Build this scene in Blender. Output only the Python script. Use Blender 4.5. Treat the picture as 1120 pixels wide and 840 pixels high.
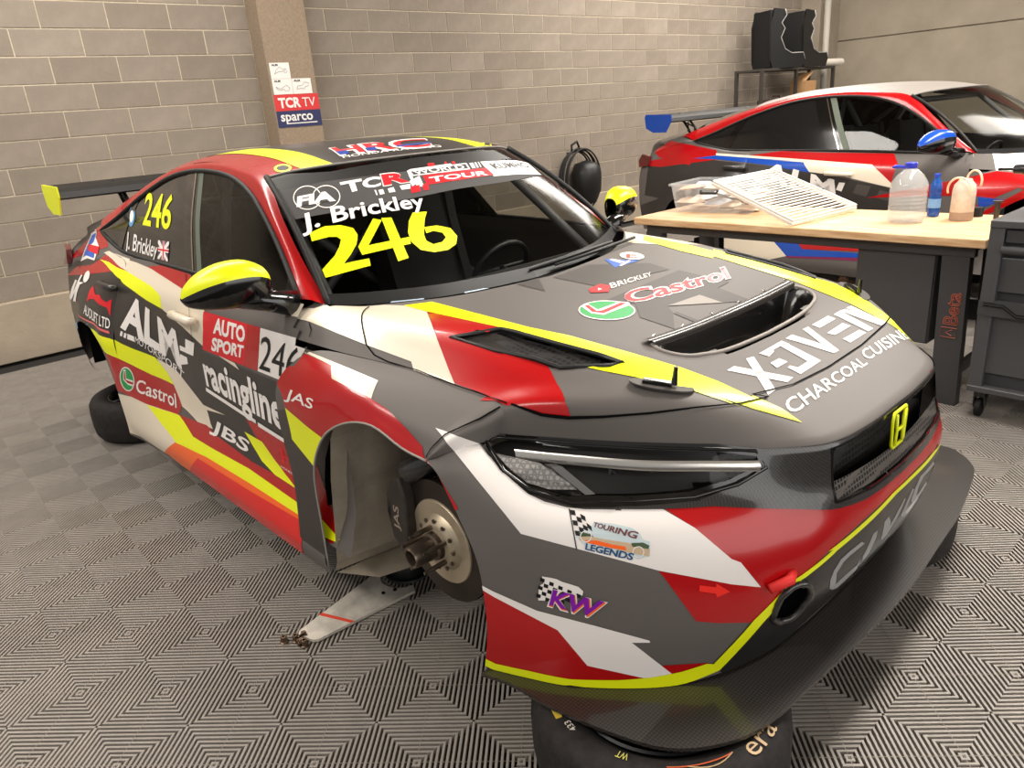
import bpy, bmesh, math, random
from mathutils import Vector, Matrix
from mathutils.bvhtree import BVHTree
from mathutils.geometry import tessellate_polygon
for _o in list(bpy.data.objects): bpy.data.objects.remove(_o)
S = bpy.context.scene
COL = S.collection
random.seed(7)
PI = math.pi
# ---------------------------------------------------------------- camera, world, lights, exposure
cam_d = bpy.data.cameras.new('camera'); cam = bpy.data.objects.new('camera', cam_d); COL.objects.link(cam)
cam_d.sensor_width = 36.0; cam_d.lens = 805.1626 / 1120.0 * 36.0; cam_d.clip_start = 0.05; cam_d.clip_end = 200
cam.rotation_euler = (math.radians(69.740658), math.radians(4.226188), math.radians(-41.930418))
cam.location = (-0.12346523, -2.33220466, 1.59048823)
S.camera = cam
W = bpy.data.worlds.new('world'); S.world = W; W.use_nodes = True
W.node_tree.nodes['Background'].inputs[0].default_value = (1.0, 0.96, 0.91, 1)
W.node_tree.nodes['Background'].inputs[1].default_value = 0.40
S.view_settings.view_transform = 'Standard'; S.view_settings.look = 'None'; S.view_settings.gamma = 1.0
S.view_settings.use_curve_mapping = False
S.view_settings.exposure = 0.0
def area(name, loc, size, power, rot=(0, 0, 0), col=(1.0, 0.94, 0.86)):
    l = bpy.data.lights.new(name, 'AREA'); l.shape = 'RECTANGLE'; l.size, l.size_y = size; l.energy = power; l.color = col
    o = bpy.data.objects.new(name, l); COL.objects.link(o); o.location = loc; o.rotation_euler = rot
    return o
# long ceiling fittings running over the bays, then an added flank fill
area('overhead_light', (4.5, -1.5, 4.3), (4.4, 0.8), 430)
area('overhead_light', (0.6, 3.0, 4.3), (4.4, 0.7), 230)
area('overhead_light', (8.8, 2.9, 4.3), (5.5, 1.2), 380)
area('overhead_light', (11.0, -1.5, 4.3), (5.0, 0.8), 280)
area('overhead_light', (-2.2, 0.0, 4.2), (0.8, 4.5), 130, (0, math.radians(-20), 0))  # added left-side fill, tilted towards the near car's flank
# added fill light behind the camera, brightening bumper, flank and floor
area('front_fill', (1.5, -6.5, 2.2), (9.0, 3.2), 210, (math.radians(80), 0, 0), (1.0, 0.97, 0.93))

# ---------------------------------------------------------------- helpers
def lin(c):
    return tuple(((v / 255.0) / 12.92 if v / 255.0 <= 0.04045 else (((v / 255.0) + 0.055) / 1.055) ** 2.4) for v in c)
MATS = {}
def mat(name, rgb=(128, 128, 128), rough=0.5, metal=0.0, coat=0.0, alpha=1.0, noise=None, bump=None, emit=0.0, spec=0.5, trans=0.0, ior=1.45):
    """principled material; rgb in sRGB; noise=(scale, amount) colour variation; bump=(scale, strength)"""
    if name in MATS: return MATS[name]
    m = bpy.data.materials.new(name); m.use_nodes = True; nt = m.node_tree; b = nt.nodes['Principled BSDF']
    c = lin(rgb)
    b.inputs['Base Color'].default_value = (*c, 1); b.inputs['Roughness'].default_value = rough; b.inputs['Metallic'].default_value = metal
    b.inputs['Coat Weight'].default_value = coat; b.inputs['Coat Roughness'].default_value = 0.06; b.inputs['Alpha'].default_value = alpha
    b.inputs['Specular IOR Level'].default_value = spec; b.inputs['Transmission Weight'].default_value = trans; b.inputs['IOR'].default_value = ior
    if emit: b.inputs['Emission Color'].default_value = (*c, 1); b.inputs['Emission Strength'].default_value = emit
    tc = nt.nodes.new('ShaderNodeTexCoord')
    if noise:
        n = nt.nodes.new('ShaderNodeTexNoise'); n.inputs['Scale'].default_value = noise[0]; n.inputs['Detail'].default_value = 6; n.inputs['Roughness'].default_value = .6
        r = nt.nodes.new('ShaderNodeValToRGB'); a = noise[1]
        r.color_ramp.elements[0].position = .3; r.color_ramp.elements[1].position = .7
        r.color_ramp.elements[0].color = (*[v * (1 - a) for v in c], 1); r.color_ramp.elements[1].color = (*[min(1, v * (1 + a)) for v in c], 1)
        nt.links.new(tc.outputs['Object'], n.inputs['Vector']); nt.links.new(n.outputs['Fac'], r.inputs[0]); nt.links.new(r.outputs[0], b.inputs['Base Color'])
    if bump:
        n2 = nt.nodes.new('ShaderNodeTexNoise'); n2.inputs['Scale'].default_value = bump[0]; n2.inputs['Detail'].default_value = 5
        bp = nt.nodes.new('ShaderNodeBump'); bp.inputs['Strength'].default_value = bump[1]; bp.inputs['Distance'].default_value = 0.004
        nt.links.new(tc.outputs['Object'], n2.inputs['Vector']); nt.links.new(n2.outputs['Fac'], bp.inputs['Height']); nt.links.new(bp.outputs[0], b.inputs['Normal'])
    MATS[name] = m
    return m
def mesh_obj(name, verts, faces, m, parent=None, smooth=False, normals=None):
    me = bpy.data.meshes.new(name); me.from_pydata([tuple(v) for v in verts], [], faces); me.validate(); me.update()
    if smooth:
        me.polygons.foreach_set('use_smooth', [True] * len(me.polygons))
    if normals is not None and len(normals) == len(me.vertices):
        me.polygons.foreach_set('use_smooth', [True] * len(me.polygons)); me.normals_split_custom_set_from_vertices(normals)
    if isinstance(m, (list, tuple)):
        for x in m: me.materials.append(x)
    elif m: me.materials.append(m)
    o = bpy.data.objects.new(name, me); COL.objects.link(o)
    if parent: o.parent = parent
    return o
class MB:
    """collects simple solids into one mesh"""
    def __init__(s): s.v = []; s.f = []; s.mi = []
    def add(s, vs, fs, mi=0):
        n = len(s.v); s.v += [tuple(v) for v in vs]; s.f += [tuple(i + n for i in f) for f in fs]; s.mi += [mi] * len(fs)
    def box(s, c, d, rot=None, ch=0.0, mi=0):
        x, y, z = d[0] / 2, d[1] / 2, d[2] / 2
        if ch <= 0:
            vs = [Vector((sx * x, sy * y, sz * z)) for sx in (-1, 1) for sy in (-1, 1) for sz in (-1, 1)]
            fs = [(0, 1, 3, 2), (4, 6, 7, 5), (0, 4, 5, 1), (2, 3, 7, 6), (0, 2, 6, 4), (1, 5, 7, 3)]
        else:
            bm = bmesh.new(); bmesh.ops.create_cube(bm, size=1)
            for v in bm.verts: v.co = Vector((v.co.x * 2 * x, v.co.y * 2 * y, v.co.z * 2 * z))
            bmesh.ops.bevel(bm, geom=list(bm.edges), offset=ch, segments=1, affect='EDGES')
            bm.verts.index_update(); vs = [v.co.copy() for v in bm.verts]; fs = [tuple(v.index for v in f.verts) for f in bm.faces]; bm.free()
        if rot is not None: vs = [rot @ v for v in vs]
        s.add([v + Vector(c) for v in vs], fs, mi); return s
    def tube(s, pts, r, n=8, closed=False, mi=0, cap=True):
        pts = [Vector(p) for p in pts]; N = len(pts); rs = r if isinstance(r, (list, tuple)) else [r] * N
        rings = []; up = None
        for i, p in enumerate(pts):
            if closed: t = pts[(i + 1) % N] - pts[i - 1]
            else: t = (pts[min(i + 1, N - 1)] - pts[max(i - 1, 0)])
            t.normalize()
            if up is None:
                up = Vector((0, 0, 1)) if abs(t.z) < .9 else Vector((1, 0, 0))
            a = (up - t * up.dot(t)).normalized(); b = t.cross(a); up = a
            rings.append([p + (a * math.cos(2 * PI * k / n) + b * math.sin(2 * PI * k / n)) * rs[i] for k in range(n)])
        vs = [v for rg in rings for v in rg]; fs = []
        for i in range(N if closed else N - 1):
            j = (i + 1) % N
            for k in range(n): k2 = (k + 1) % n; fs.append((i * n + k, i * n + k2, j * n + k2, j * n + k))
        if not closed and cap: fs += [tuple(range(n))[::-1], tuple((N - 1) * n + k for k in range(n))]
        s.add(vs, fs, mi); return s
    def lathe(s, prof, c=(0, 0, 0), n=32, rot=None, mi=0, ang=2 * PI):
        """profile [(r,z)] round z, then rot, then moved to c"""
        full = ang >= 2 * PI - 1e-6; cnt = n if full else n + 1
        vs = []; fs = []
        for k in range(cnt):
            a = ang * k / n
            for r, z in prof: vs.append(Vector((r * math.cos(a), r * math.sin(a), z)))
        P = len(prof)
        for k in range(n):
            k2 = (k + 1) % cnt
            for i in range(P - 1):
                fs.append((k * P + i, k2 * P + i, k2 * P + i + 1, k * P + i + 1))
        if rot is not None: vs = [rot @ v for v in vs]
        s.add([v + Vector(c) for v in vs], fs, mi); return s
    def prism(s, poly, dvec, mi=0):
        """extrude a 3D planar polygon by dvec"""
        poly = [Vector(p) for p in poly]; d = Vector(dvec); n = len(poly)
        tri = tessellate_polygon([poly]); vs = poly + [p + d for p in poly]
        fs = [tuple(t) for t in tri] + [tuple(i + n for i in t[::-1]) for t in tri]
        fs += [(i, (i + 1) % n, (i + 1) % n + n, i + n) for i in range(n)]
        s.add(vs, fs, mi); return s
    def build(s, name, m, parent=None, smooth=False, bevel=0.0, angle=None):
        o = mesh_obj(name, s.v, s.f, m, parent, smooth)
        if isinstance(m, (list, tuple)): o.data.polygons.foreach_set('material_index', s.mi[:len(o.data.polygons)])
        bm = bmesh.new(); bm.from_mesh(o.data); bmesh.ops.remove_doubles(bm, verts=bm.verts, dist=1e-5); bmesh.ops.recalc_face_normals(bm, faces=bm.faces)
        bm.to_mesh(o.data); bm.free()
        if angle is not None: o.data.polygons.foreach_set('use_smooth', [True] * len(o.data.polygons)); o.data.set_sharp_from_angle(angle=math.radians(angle))
        return o
def tag(o, label=None, cat=None, group=None, kind=None):
    if label: o['label'] = label
    if cat: o['category'] = cat
    if group: o['group'] = group
    if kind: o['kind'] = kind
    return o
def empty(name, loc=(0, 0, 0), rz=0.0, label=None, cat=None, group=None, kind=None):
    o = bpy.data.objects.new(name, None); COL.objects.link(o); o.location = loc; o.rotation_euler = (0, 0, rz); o.empty_display_size = .1
    return tag(o, label, cat, group, kind)
def copy_tree(o, parent=None):
    c = o.copy(); COL.objects.link(c); c.parent = parent
    for ch in list(o.children): copy_tree(ch, c)
    return c
# ---------------------------------------------------------------- the room (x runs along the block wall, y towards it)
WY = 4.663; WX = 13.62; CX0 = -2.6; H = 4.6
M_block = mat('block', (134, 124, 113), .95, noise=(5, .13), bump=(90, .5), spec=.15)
M_block2 = mat('block_pale', (139, 129, 118), .95, noise=(4, .16), bump=(90, .5), spec=.15)
M_block3 = mat('block_dark', (129, 119, 108), .95, noise=(5, .13), bump=(90, .5), spec=.15)
M_mortar = mat('mortar', (184, 172, 152), .95, noise=(30, .15), bump=(60, .5), spec=.1)
M_conc = mat('cast_concrete', (150, 140, 125), .9, noise=(2.2, .10), bump=(40, .35), spec=.2)
M_concd = mat('pillar_concrete', (142, 126, 108), .92, noise=(60, .14), bump=(120, .6), spec=.15)
M_plinth = mat('plinth_concrete', (160, 147, 130), .9, noise=(3, .12), bump=(50, .5), spec=.2)

def panel_wall(name, lo, hi, m):
    c = [(a + b) / 2 for a, b in zip(lo, hi)]; d = [b - a for a, b in zip(lo, hi)]
    return tag(MB().box(c, d).build(name, m), kind='structure')
wall = panel_wall('wall_back', (CX0, WY + .0005, 0), (WX + .2, WY + .25, H), M_mortar)
wall_side = panel_wall('wall_right', (WX, -9, 0), (WX + .2, WY + .012, H), M_conc)
# groove between the cast panels of the right wall: a dark recess framed by two proud panel faces
for z0, z1 in ((0.0, 2.312), (2.332, H)):
    p = MB().box((WX - .015, -2.2, (z0 + z1) / 2), (.03, 13.7, z1 - z0), ch=.006).build('panel', M_conc, wall_side)
ceil_ = panel_wall('ceiling', (CX0, -9, H), (WX + .2, WY + .25, H + .1), mat('ceiling_paint', (175, 165, 150), .9))
tag(MB().box(((CX0 + WX) / 2, WY - .01, .474 / 2 - .004), (WX - CX0, .05, .474), ch=.006).build('baseboard_back', M_plinth), kind='structure')
# blocks: each one its own part, the far small ones joined
BL, BH, Z0 = .4877, .198, .4743
def block_mesh(w, name):
    bm = bmesh.new(); bmesh.ops.create_cube(bm, size=1)
    for v in bm.verts: v.co = Vector((v.co.x * (w - .012), v.co.y * .05, v.co.z * (BH - .010)))
    es = [e for e in bm.edges if all(v.co.y < 0 for v in e.verts)]
    bmesh.ops.bevel(bm, geom=es, offset=.002, segments=1, affect='EDGES')
    me = bpy.data.meshes.new(name); bm.to_mesh(me); bm.free(); return me
BM = {}
def blk(x0, x1, k):
    w = round(x1 - x0, 2); mi = random.choice((0, 0, 0, 0, 1, 2)); key = (w, mi)
    if key not in BM:
        me = block_mesh(w, 'block'); me.materials.append((M_block, M_block2, M_block3)[mi]); BM[key] = me
    return BM[key], Vector(((x0 + x1) / 2, WY + .022 - random.random() * .003, Z0 + BH * (k + .5)))
blocks = []
for k in range(0, 20):
    off = 1.17 if k % 2 == 1 else 1.393
    n0 = int((CX0 - off) / BL) - 1
    for n in range(n0, 40):
        a, b = off + n * BL, off + (n + 1) * BL
        for lo, hi in ((CX0, 3.055), (3.52, 12.9)):
            x0, x1 = max(a, lo), min(b, hi)
            if x1 - x0 > .06:
                blocks.append(((x0 + x1) / 2, k, x0, x1))
camv = Vector(cam.location)
def inview(x, y, z, pad=40):
    c = cam.rotation_euler.to_matrix().transposed() @ (Vector((x, y, z)) - camv)
    if c.z > -.1: return False
    u, v = 560 + 805.16 * c.x / -c.z, 420 - 805.16 * c.y / -c.z
    return -pad < u < 1120 + pad and -pad < v < 840 + pad
vis = [b for b in blocks if inview(b[0], WY, Z0 + BH * (b[1] + .5))]
vis.sort(key=lambda b: (Vector((b[0], WY, Z0 + BH * b[1])) - camv).length)
near = set(id(b) for b in vis[:296])
far = MB()
for b in blocks:
    me, loc = blk(b[2], b[3], b[1])
    if id(b) in near:
        o = bpy.data.objects.new('block', me); COL.objects.link(o); o.location = loc; o.parent = wall
    else:
        mi = (M_block, M_block2, M_block3).index(me.materials[0])
        far.add([v.co + loc for v in me.vertices], [tuple(p.vertices) for p in me.polygons], mi)
tag(far.build('block', [M_block, M_block2, M_block3], wall), kind='stuff')
# pillar standing proud of the blocks, and the corner pillar
tag(MB().box((3.283, 4.56, H / 2), (.457, .27, H), ch=.008).build('trim_1', M_concd), kind='structure')
tag(MB().box((13.25, 4.5, H / 2), (.70, .35, H), ch=.01).build('trim_2', M_conc), kind='structure')

# floor: ribbed interlocking tiles
M_tile = mat('tile_plastic', (150, 143, 136), .55, noise=(9, .12), spec=.35)
M_tile_d = mat('tile_gap', (12, 11, 11), .95)
M_seam = mat('tile_seam', (140, 131, 122), .5, spec=.35)
slab = panel_wall('floor', (CX0, -9, -.12), (WX, WY + .1, -.03), mat('slab_concrete', (30, 27, 26), .95))
CE = .1965
def tile_mesh():
    v = []; f = []; mi = []
    def quad(a, b, c, d, m=0):
        n = len(v); v.extend([a, b, c, d]); f.append((n, n + 1, n + 2, n + 3)); mi.append(m)
    NR = 19; per = 2 * CE / NR; w = per * .46; dz = -.021
    for i in (0, 1):
        for j in (0, 1):
            x0, y0 = (i - 1) * CE, (j - 1) * CE
            anti = ((i + j) % 2 == 0)   # C corners on the main diagonal: ribs run across it
            def P(x, y, z): return (x0 + x, y0 + y, z) if anti else (x0 + CE - x, y0 + y, z)
            for k in range(NR):
                s0 = k * per + per * .2; s1 = min(s0 + w, 2 * CE)
                def seg(s):
                    return ((s, 0), (0, s)) if s <= CE else ((CE, s - CE), (s - CE, CE))
                a0, b0 = seg(s0); a1, b1 = seg(s1)
                quad(P(*a0, 0), P(*a1, 0), P(*b1, 0), P(*b0, 0))
                quad(P(*a0, dz), P(*a0, 0), P(*b0, 0), P(*b0, dz))
                quad(P(*a1, 0), P(*a1, dz), P(*b1, dz), P(*b1, 0))
            # thin moulded line along the C-C diagonal
            t = .0011
            quad(P(0, t, .0004), P(t, 0, .0004), P(CE, CE - t, .0004), P(CE - t, CE, .0004), 1)
    me = bpy.data.meshes.new('floor_tile')
    quad((-CE, -CE, dz), (CE, -CE, dz), (CE, CE, dz), (-CE, CE, dz), 2)
    me.from_pydata(v, [], f); me.materials.append(M_tile); me.materials.append(M_seam); me.materials.append(M_tile_d)
    me.polygons.foreach_set('material_index', mi); me.update(); return me
TM = tile_mesh()
TS = 2 * CE
tiles = []
for a in range(-6, 34):
    for b in range(-8, 12):
        x, y = (a + .5) * TS, (b + .5) * TS - 0.0
        if y + CE > WY: continue
        tiles.append((x, y))
tv = [t for t in tiles if inview(t[0], t[1], 0, 60)]
tv.sort(key=lambda t: (Vector((t[0], t[1], 0)) - camv).length)
# tiles nobody can see (hidden under the far car, behind the bench) go into the joined part
nt_ = set(tv[:298]); rest = MB()
tc_ = [tuple(v.co) for v in TM.vertices]; tf_ = [tuple(p.vertices) for p in TM.polygons]; tm_ = [p.material_index for p in TM.polygons]
for t in tiles:
    if t in nt_:
        o = bpy.data.objects.new('floor_tile', TM); COL.objects.link(o); o.location = (t[0], t[1], 0); o.parent = slab
    elif inview(t[0], t[1], 0, 500):
        n = len(rest.v); rest.v += [(x + t[0], y + t[1], z) for x, y, z in tc_]; rest.f += [tuple(i + n for i in q) for q in tf_]; rest.mi += tm_
ro = mesh_obj('floor_tile', rest.v, rest.f, [M_tile, M_seam, M_tile_d], slab); ro.data.polygons.foreach_set('material_index', rest.mi); tag(ro, kind='stuff')
# ---------------------------------------------------------------- race car body: control nets in car space (X forward from the front axle, Y to the car's right, Z up)
def crv(p0, p1, p2, p3, t):
    return ((p1 * 2) + (p2 - p0) * t + (p0 * 2 - p1 * 5 + p2 * 4 - p3) * t * t + (p1 * 3 - p0 - p2 * 3 + p3) * t ** 3) * .5
def up1(L, n):
    L = [Vector(p) for p in L]; N = len(L); out = []
    for i in range(N - 1):
        a = L[i - 1] if i else L[0] * 2 - L[1]; d = L[i + 2] if i + 2 < N else L[-1] * 2 - L[-2]
        for k in range(n): out.append(crv(a, L[i], L[i + 1], d, k / n))
    out.append(L[-1].copy()); return out
def up2(G, nu, nv):
    rows = [up1(r, nv) for r in G]
    cols = [up1([rows[i][j] for i in range(len(rows))], nu) for j in range(len(rows[0]))]
    return [[cols[j][i] for j in range(len(cols))] for i in range(len(cols[0]))]
class Skin:
    """welded set of patches, mirrored; keeps patch names so that it can be split into panels"""
    def __init__(s): s.v = []; s.f = []; s.p = []
    def grid(s, name, G, nu, nv, mirror=True, out=None, keep=None):
        R_ = up2(G, nu, nv); a = len(R_); b = len(R_[0])
        mid = R_[a // 2][b // 2]; e1 = R_[a // 2 + 1][b // 2] - mid; e2 = R_[a // 2][b // 2 + 1] - mid
        nrm = e1.cross(e2); o = Vector(out) if out else Vector((mid.x * .0, mid.y, .4)); flip = nrm.dot(o) < 0
        for sgn in ((1, -1) if mirror else (1,)):
            n = len(s.v); s.v += [Vector((p.x, p.y * sgn, p.z)) for r in R_ for p in r]
            for i in range(a - 1):
                for j in range(b - 1):
                    if keep and not keep(i / nu, j / nv): continue
                    q = [n + i * b + j, n + (i + 1) * b + j, n + (i + 1) * b + j + 1, n + i * b + j + 1]
                    # coordinates are left-handed (Y to the right): orientation is fixed at export
                    if flip != (sgn < 0): q = q[::-1]
                    s.f.append(q); s.p.append((name(i / nu, j / nv) if callable(name) else name) + ('' if sgn > 0 else '|L'))
        return s
    def weld(s, d=.0012):
        from mathutils.kdtree import KDTree
        kd = KDTree(len(s.v))
        for i, v in enumerate(s.v): kd.insert(v, i)
        kd.balance(); rep = list(range(len(s.v))); done = [False] * len(s.v)
        for i, v in enumerate(s.v):
            if done[i]: continue
            for _, j, _ in kd.find_range(v, d):
                if not done[j]: done[j] = True; rep[j] = i
        F = []; P = []
        for f, p in zip(s.f, s.p):
            g = [];
            for i in f:
                if not g or rep[i] != g[-1]: g.append(rep[i])
            if g[0] == g[-1] and len(g) > 1: g.pop()
            if len(set(g)) >= 3: F.append(g); P.append(p)
        s.f = F; s.p = P
        s.n = [Vector((0, 0, 0)) for _ in s.v]
        for f in F:
            nn = Vector((0, 0, 0)); c = [s.v[i] for i in f]
            for k in range(len(c)): nn += (c[k] - c[0]).cross(c[(k + 1) % len(c)] - c[0])
            for i in f: s.n[i] += nn
        for n in s.n:
            if n.length: n.normalize()
        return s
def TOC(v): return (v[0], -v[1], v[2])

A_ = lambda *p: [tuple(q) for q in p]
# bonnet and cowl sides: rows rear -> front, columns centre -> shoulder crease
TOP = [
 [(-.26,0,.900),(-.285,.2,.902),(-.32,.39,.905),(-.38,.53,.910),(-.45,.66,.915),(-.515,.75,.925),(-.55,.82,.895),(-.58,.87,.845)],
 [(-.05,0,.896),(-.06,.2,.898),(-.08,.38,.905),(-.11,.52,.91),(-.15,.64,.912),(-.20,.735,.905),(-.25,.79,.87),(-.30,.84,.832)],
 [(.15,0,.886),(.15,.2,.888),(.14,.37,.895),(.12,.5,.90),(.09,.62,.90),(.05,.70,.885),(.02,.75,.852),(0,.79,.820)],
 [(.35,0,.864),(.35,.19,.867),(.345,.36,.873),(.33,.48,.879),(.29,.59,.876),(.23,.68,.860),(.18,.735,.835),(.14,.78,.808)],
 [(.56,0,.822),(.56,.18,.826),(.555,.34,.838),(.535,.45,.846),(.48,.56,.845),(.38,.66,.833),(.30,.72,.818),(.25,.775,.800)],
 [(.765,0,.752),(.765,.17,.756),(.755,.33,.772),(.73,.42,.785),(.66,.53,.798),(.52,.65,.802),(.41,.73,.80),(.32,.785,.783)],
 [(.937,0,.68),(.935,.15,.68),(.92,.32,.69),(.857,.42,.695),(.767,.5,.697),(.60,.62,.70),(.417,.73,.706),(.305,.80,.712)]]
ARCH = [(-.43,.955,.10),(-.412,.96,.27),(-.398,.965,.39),(-.375,.97,.47),(-.334,.972,.546),(-.25,.972,.635),(-.125,.97,.70),(0,.965,.722),(.12,.96,.69),(.21,.955,.68)]
OUT = [(-.617,.955,.095),(-.575,.958,.27),(-.556,.96,.39),(-.560,.962,.47),(-.566,.965,.60),(-.526,.962,.734),(-.40,.895,.836),(-.2,.825,.827),(.03,.787,.818),(.25,.775,.80)]
BW = [0, 0, 0, 0, .2, .55, .9, 1, 1, .8]
FEN = []
for r_, s_, b_ in ((0, 0, 0), (1, .10, .012), (2, .30, .030), (3, .65, .026), (4, 1, 0)):
    FEN.append([tuple(Vector(a) * (1 - s_) + Vector(o) * s_ + Vector((0, .45, .9)) * b_ * w) for a, o, w in zip(ARCH, OUT, BW)])
SEAMC = [FEN[k][9] for k in range(5)]          # wing/bumper joint, lip -> bonnet corner
# corner between bonnet edge, joint and lamp tip
CORN = [SEAMC[::-1],
        [(.32,.785,.783),(.305,.83,.770),(.275,.90,.745),(.235,.945,.705),(.21,.955,.68)],
        [(.305,.80,.712),(.30,.84,.712),(.275,.89,.708),(.235,.94,.692),(.21,.955,.68)]]
CORN[0] = [(.25,.775,.80), tuple(SEAMC[3]), tuple(SEAMC[2]), tuple(SEAMC[1]), (.21,.955,.68)]
# front bumper: rows top -> bottom, columns centre -> wheel arch
B0 = [(.937,0,.68),(.935,.15,.68),(.92,.32,.69),(.857,.42,.695),(.767,.5,.697),(.60,.62,.70),(.417,.73,.706),(.305,.80,.712),(.275,.89,.708),(.21,.955,.68)]
B1 = [(.952,0,.60),(.95,.16,.60),(.93,.33,.60),(.87,.43,.605),(.80,.52,.605),(.675,.66,.605),(.545,.765,.61),(.43,.84,.63),(.34,.905,.65),(.255,.955,.65)]
B2 = [(.965,0,.54),(.962,.16,.54),(.945,.335,.54),(.895,.43,.545),(.835,.54,.545),(.73,.68,.545),(.61,.785,.55),(.50,.865,.56),(.42,.91,.56),(.315,.955,.56)]
B3 = [(.98,0,.45),(.975,.19,.45),(.95,.37,.45),(.91,.47,.45),(.855,.57,.45),(.76,.69,.45),(.655,.785,.45),(.55,.86,.45),(.46,.91,.45),(.37,.955,.45)]
B4 = [(.955,0,.30),(.95,.2,.30),(.925,.38,.30),(.89,.48,.30),(.845,.58,.30),(.76,.69,.295),(.665,.78,.29),(.555,.86,.285),(.465,.91,.28),(.376,.952,.28)]
B5 = [(.87,0,.125),(.865,.2,.125),(.85,.38,.125),(.825,.49,.125),(.79,.585,.125),(.735,.67,.12),(.655,.755,.12),(.54,.845,.12),(.44,.895,.12),(.335,.94,.12)]
BUMP = [B0, B1, B2, B3, B4, B5]
# flank: stations front -> rear (X), rows sill -> belt
LV = [.07, .16, .26, .38, .52, .66, .78, .845, .895, .945]
def flank(X):
    t = max(0, min(1, (-X - 1.7) / .7)); fl = t * t * (3 - 2 * t)
    u = max(0, min(1, (-X - .5) / 1.9))
    sill = .955 - .01 * u
    base = [(sill - .002, .07 - .012 * u), (sill + .004, .135), (.925, .24), (.898, .34), (.893, .50), (.892, .64), (.888, .76), (.872, .845), (.835, .895 + .02 * u), (.803, .935 + .025 * min(1, u * 1.6))]
    add = [.02, .035, .06, .085, .09, .075, .035, .008, 0, 0]
    return [(X, y + a * fl, z) for (y, z), a in zip(base, add)]
SX = [-.29, -.58, -.8, -1.05, -1.3, -1.5, -1.7, -1.9, -2.1, -2.25]
SIDE = [flank(x) for x in SX]
# rear quarter round the wheel arch
q0 = flank(-2.25)
RL = [(-2.36,.985,.07),(-2.355,.985,.135),(-2.355,.988,.24),(-2.36,.99,.33),(-2.40,.99,.46),(-2.46,.99,.55),(-2.58,.985,.605),(-2.735,.98,.615),(-2.87,.97,.59),(-2.99,.955,.53),(-3.08,.94,.42),(-3.11,.92,.33),(-3.11,.90,.25)]
RO = [q0[0], q0[1], q0[2], q0[3], q0[4], q0[5], (-2.25, q0[8][1], q0[8][2]),(-2.55,.795,.96),(-2.85,.755,1.0),(-3.20,.73,1.0),(-3.46,.80,.86),(-3.46,.86,.55),(-3.40,.86,.25)]
QU = []
for s_, b_ in ((0, 0), (.12, .01), (.4, .03), (.7, .022), (1, 0)):
    row = []
    for k, (a, o) in enumerate(zip(RL, RO)):
        w = min(1, max(0, (k - 3) / 3)) if k < 10 else .3
        row.append(tuple(Vector(a) * (1 - s_) + Vector(o) * s_ + Vector((0, .9, .35)) * b_ * w))
    QU.append(row)
# roof: rows front -> rear, columns centre -> gutter
WSB = [(-.33,0,.885),(-.35,.2,.888),(-.385,.39,.893),(-.44,.53,.90),(-.50,.65,.908),(-.55,.735,.918)]
WST = [(-.975,0,1.333),(-.98,.15,1.332),(-.995,.30,1.330),(-1.02,.43,1.325),(-1.05,.53,1.318),(-1.085,.61,1.305)]
def lerp(a, b, t): return tuple(Vector(a) * (1 - t) + Vector(b) * t)
WS = []
for t in (0, .25, .5, .75, 1):
    WS.append([tuple(Vector(lerp(a, b, t)) + Vector((.3, 0, .55)) * .045 * (4 * t * (1 - t)) * 1.0) for a, b in zip(WSB, WST)])
ROOF = [WST,
 [(-1.25,0,1.385),(-1.25,.15,1.383),(-1.26,.30,1.379),(-1.27,.42,1.371),(-1.28,.51,1.360),(-1.30,.585,1.342)],
 [(-1.65,0,1.405),(-1.65,.15,1.404),(-1.65,.29,1.400),(-1.65,.41,1.392),(-1.65,.50,1.382),(-1.65,.565,1.366)],
 [(-2.05,0,1.392),(-2.05,.15,1.391),(-2.05,.29,1.388),(-2.05,.40,1.38),(-2.05,.49,1.368),(-2.05,.56,1.347)],
 [(-2.35,0,1.352),(-2.35,.15,1.350),(-2.36,.29,1.346),(-2.37,.40,1.334),(-2.38,.49,1.317),(-2.40,.57,1.285)]]
HATCH = [ROOF[-1],
 [(-2.75,0,1.262),(-2.75,.15,1.26),(-2.76,.29,1.254),(-2.77,.41,1.243),(-2.78,.50,1.225),(-2.79,.60,1.185)],
 [(-3.15,0,1.155),(-3.15,.16,1.153),(-3.15,.31,1.148),(-3.14,.44,1.138),(-3.13,.54,1.12),(-3.12,.645,1.085)],
 [(-3.50,0,1.085),(-3.49,.17,1.083),(-3.47,.34,1.078),(-3.44,.48,1.07),(-3.40,.60,1.055),(-3.34,.69,1.03)]]
TAIL = [HATCH[-1],
 [(-3.58,0,1.03),(-3.57,.19,1.03),(-3.55,.37,1.025),(-3.51,.53,1.015),(-3.46,.65,1.0),(-3.20,.73,1.0)],
 [(-3.60,0,.86),(-3.60,.2,.86),(-3.58,.4,.86),(-3.55,.56,.86),(-3.50,.68,.86),(-3.46,.80,.86)],
 [(-3.66,0,.58),(-3.66,.22,.58),(-3.64,.44,.58),(-3.60,.62,.57),(-3.53,.76,.56),(-3.46,.86,.55)],
 [(-3.58,0,.26),(-3.58,.22,.26),(-3.57,.44,.26),(-3.54,.62,.26),(-3.48,.78,.25),(-3.40,.86,.25)]]
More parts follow.
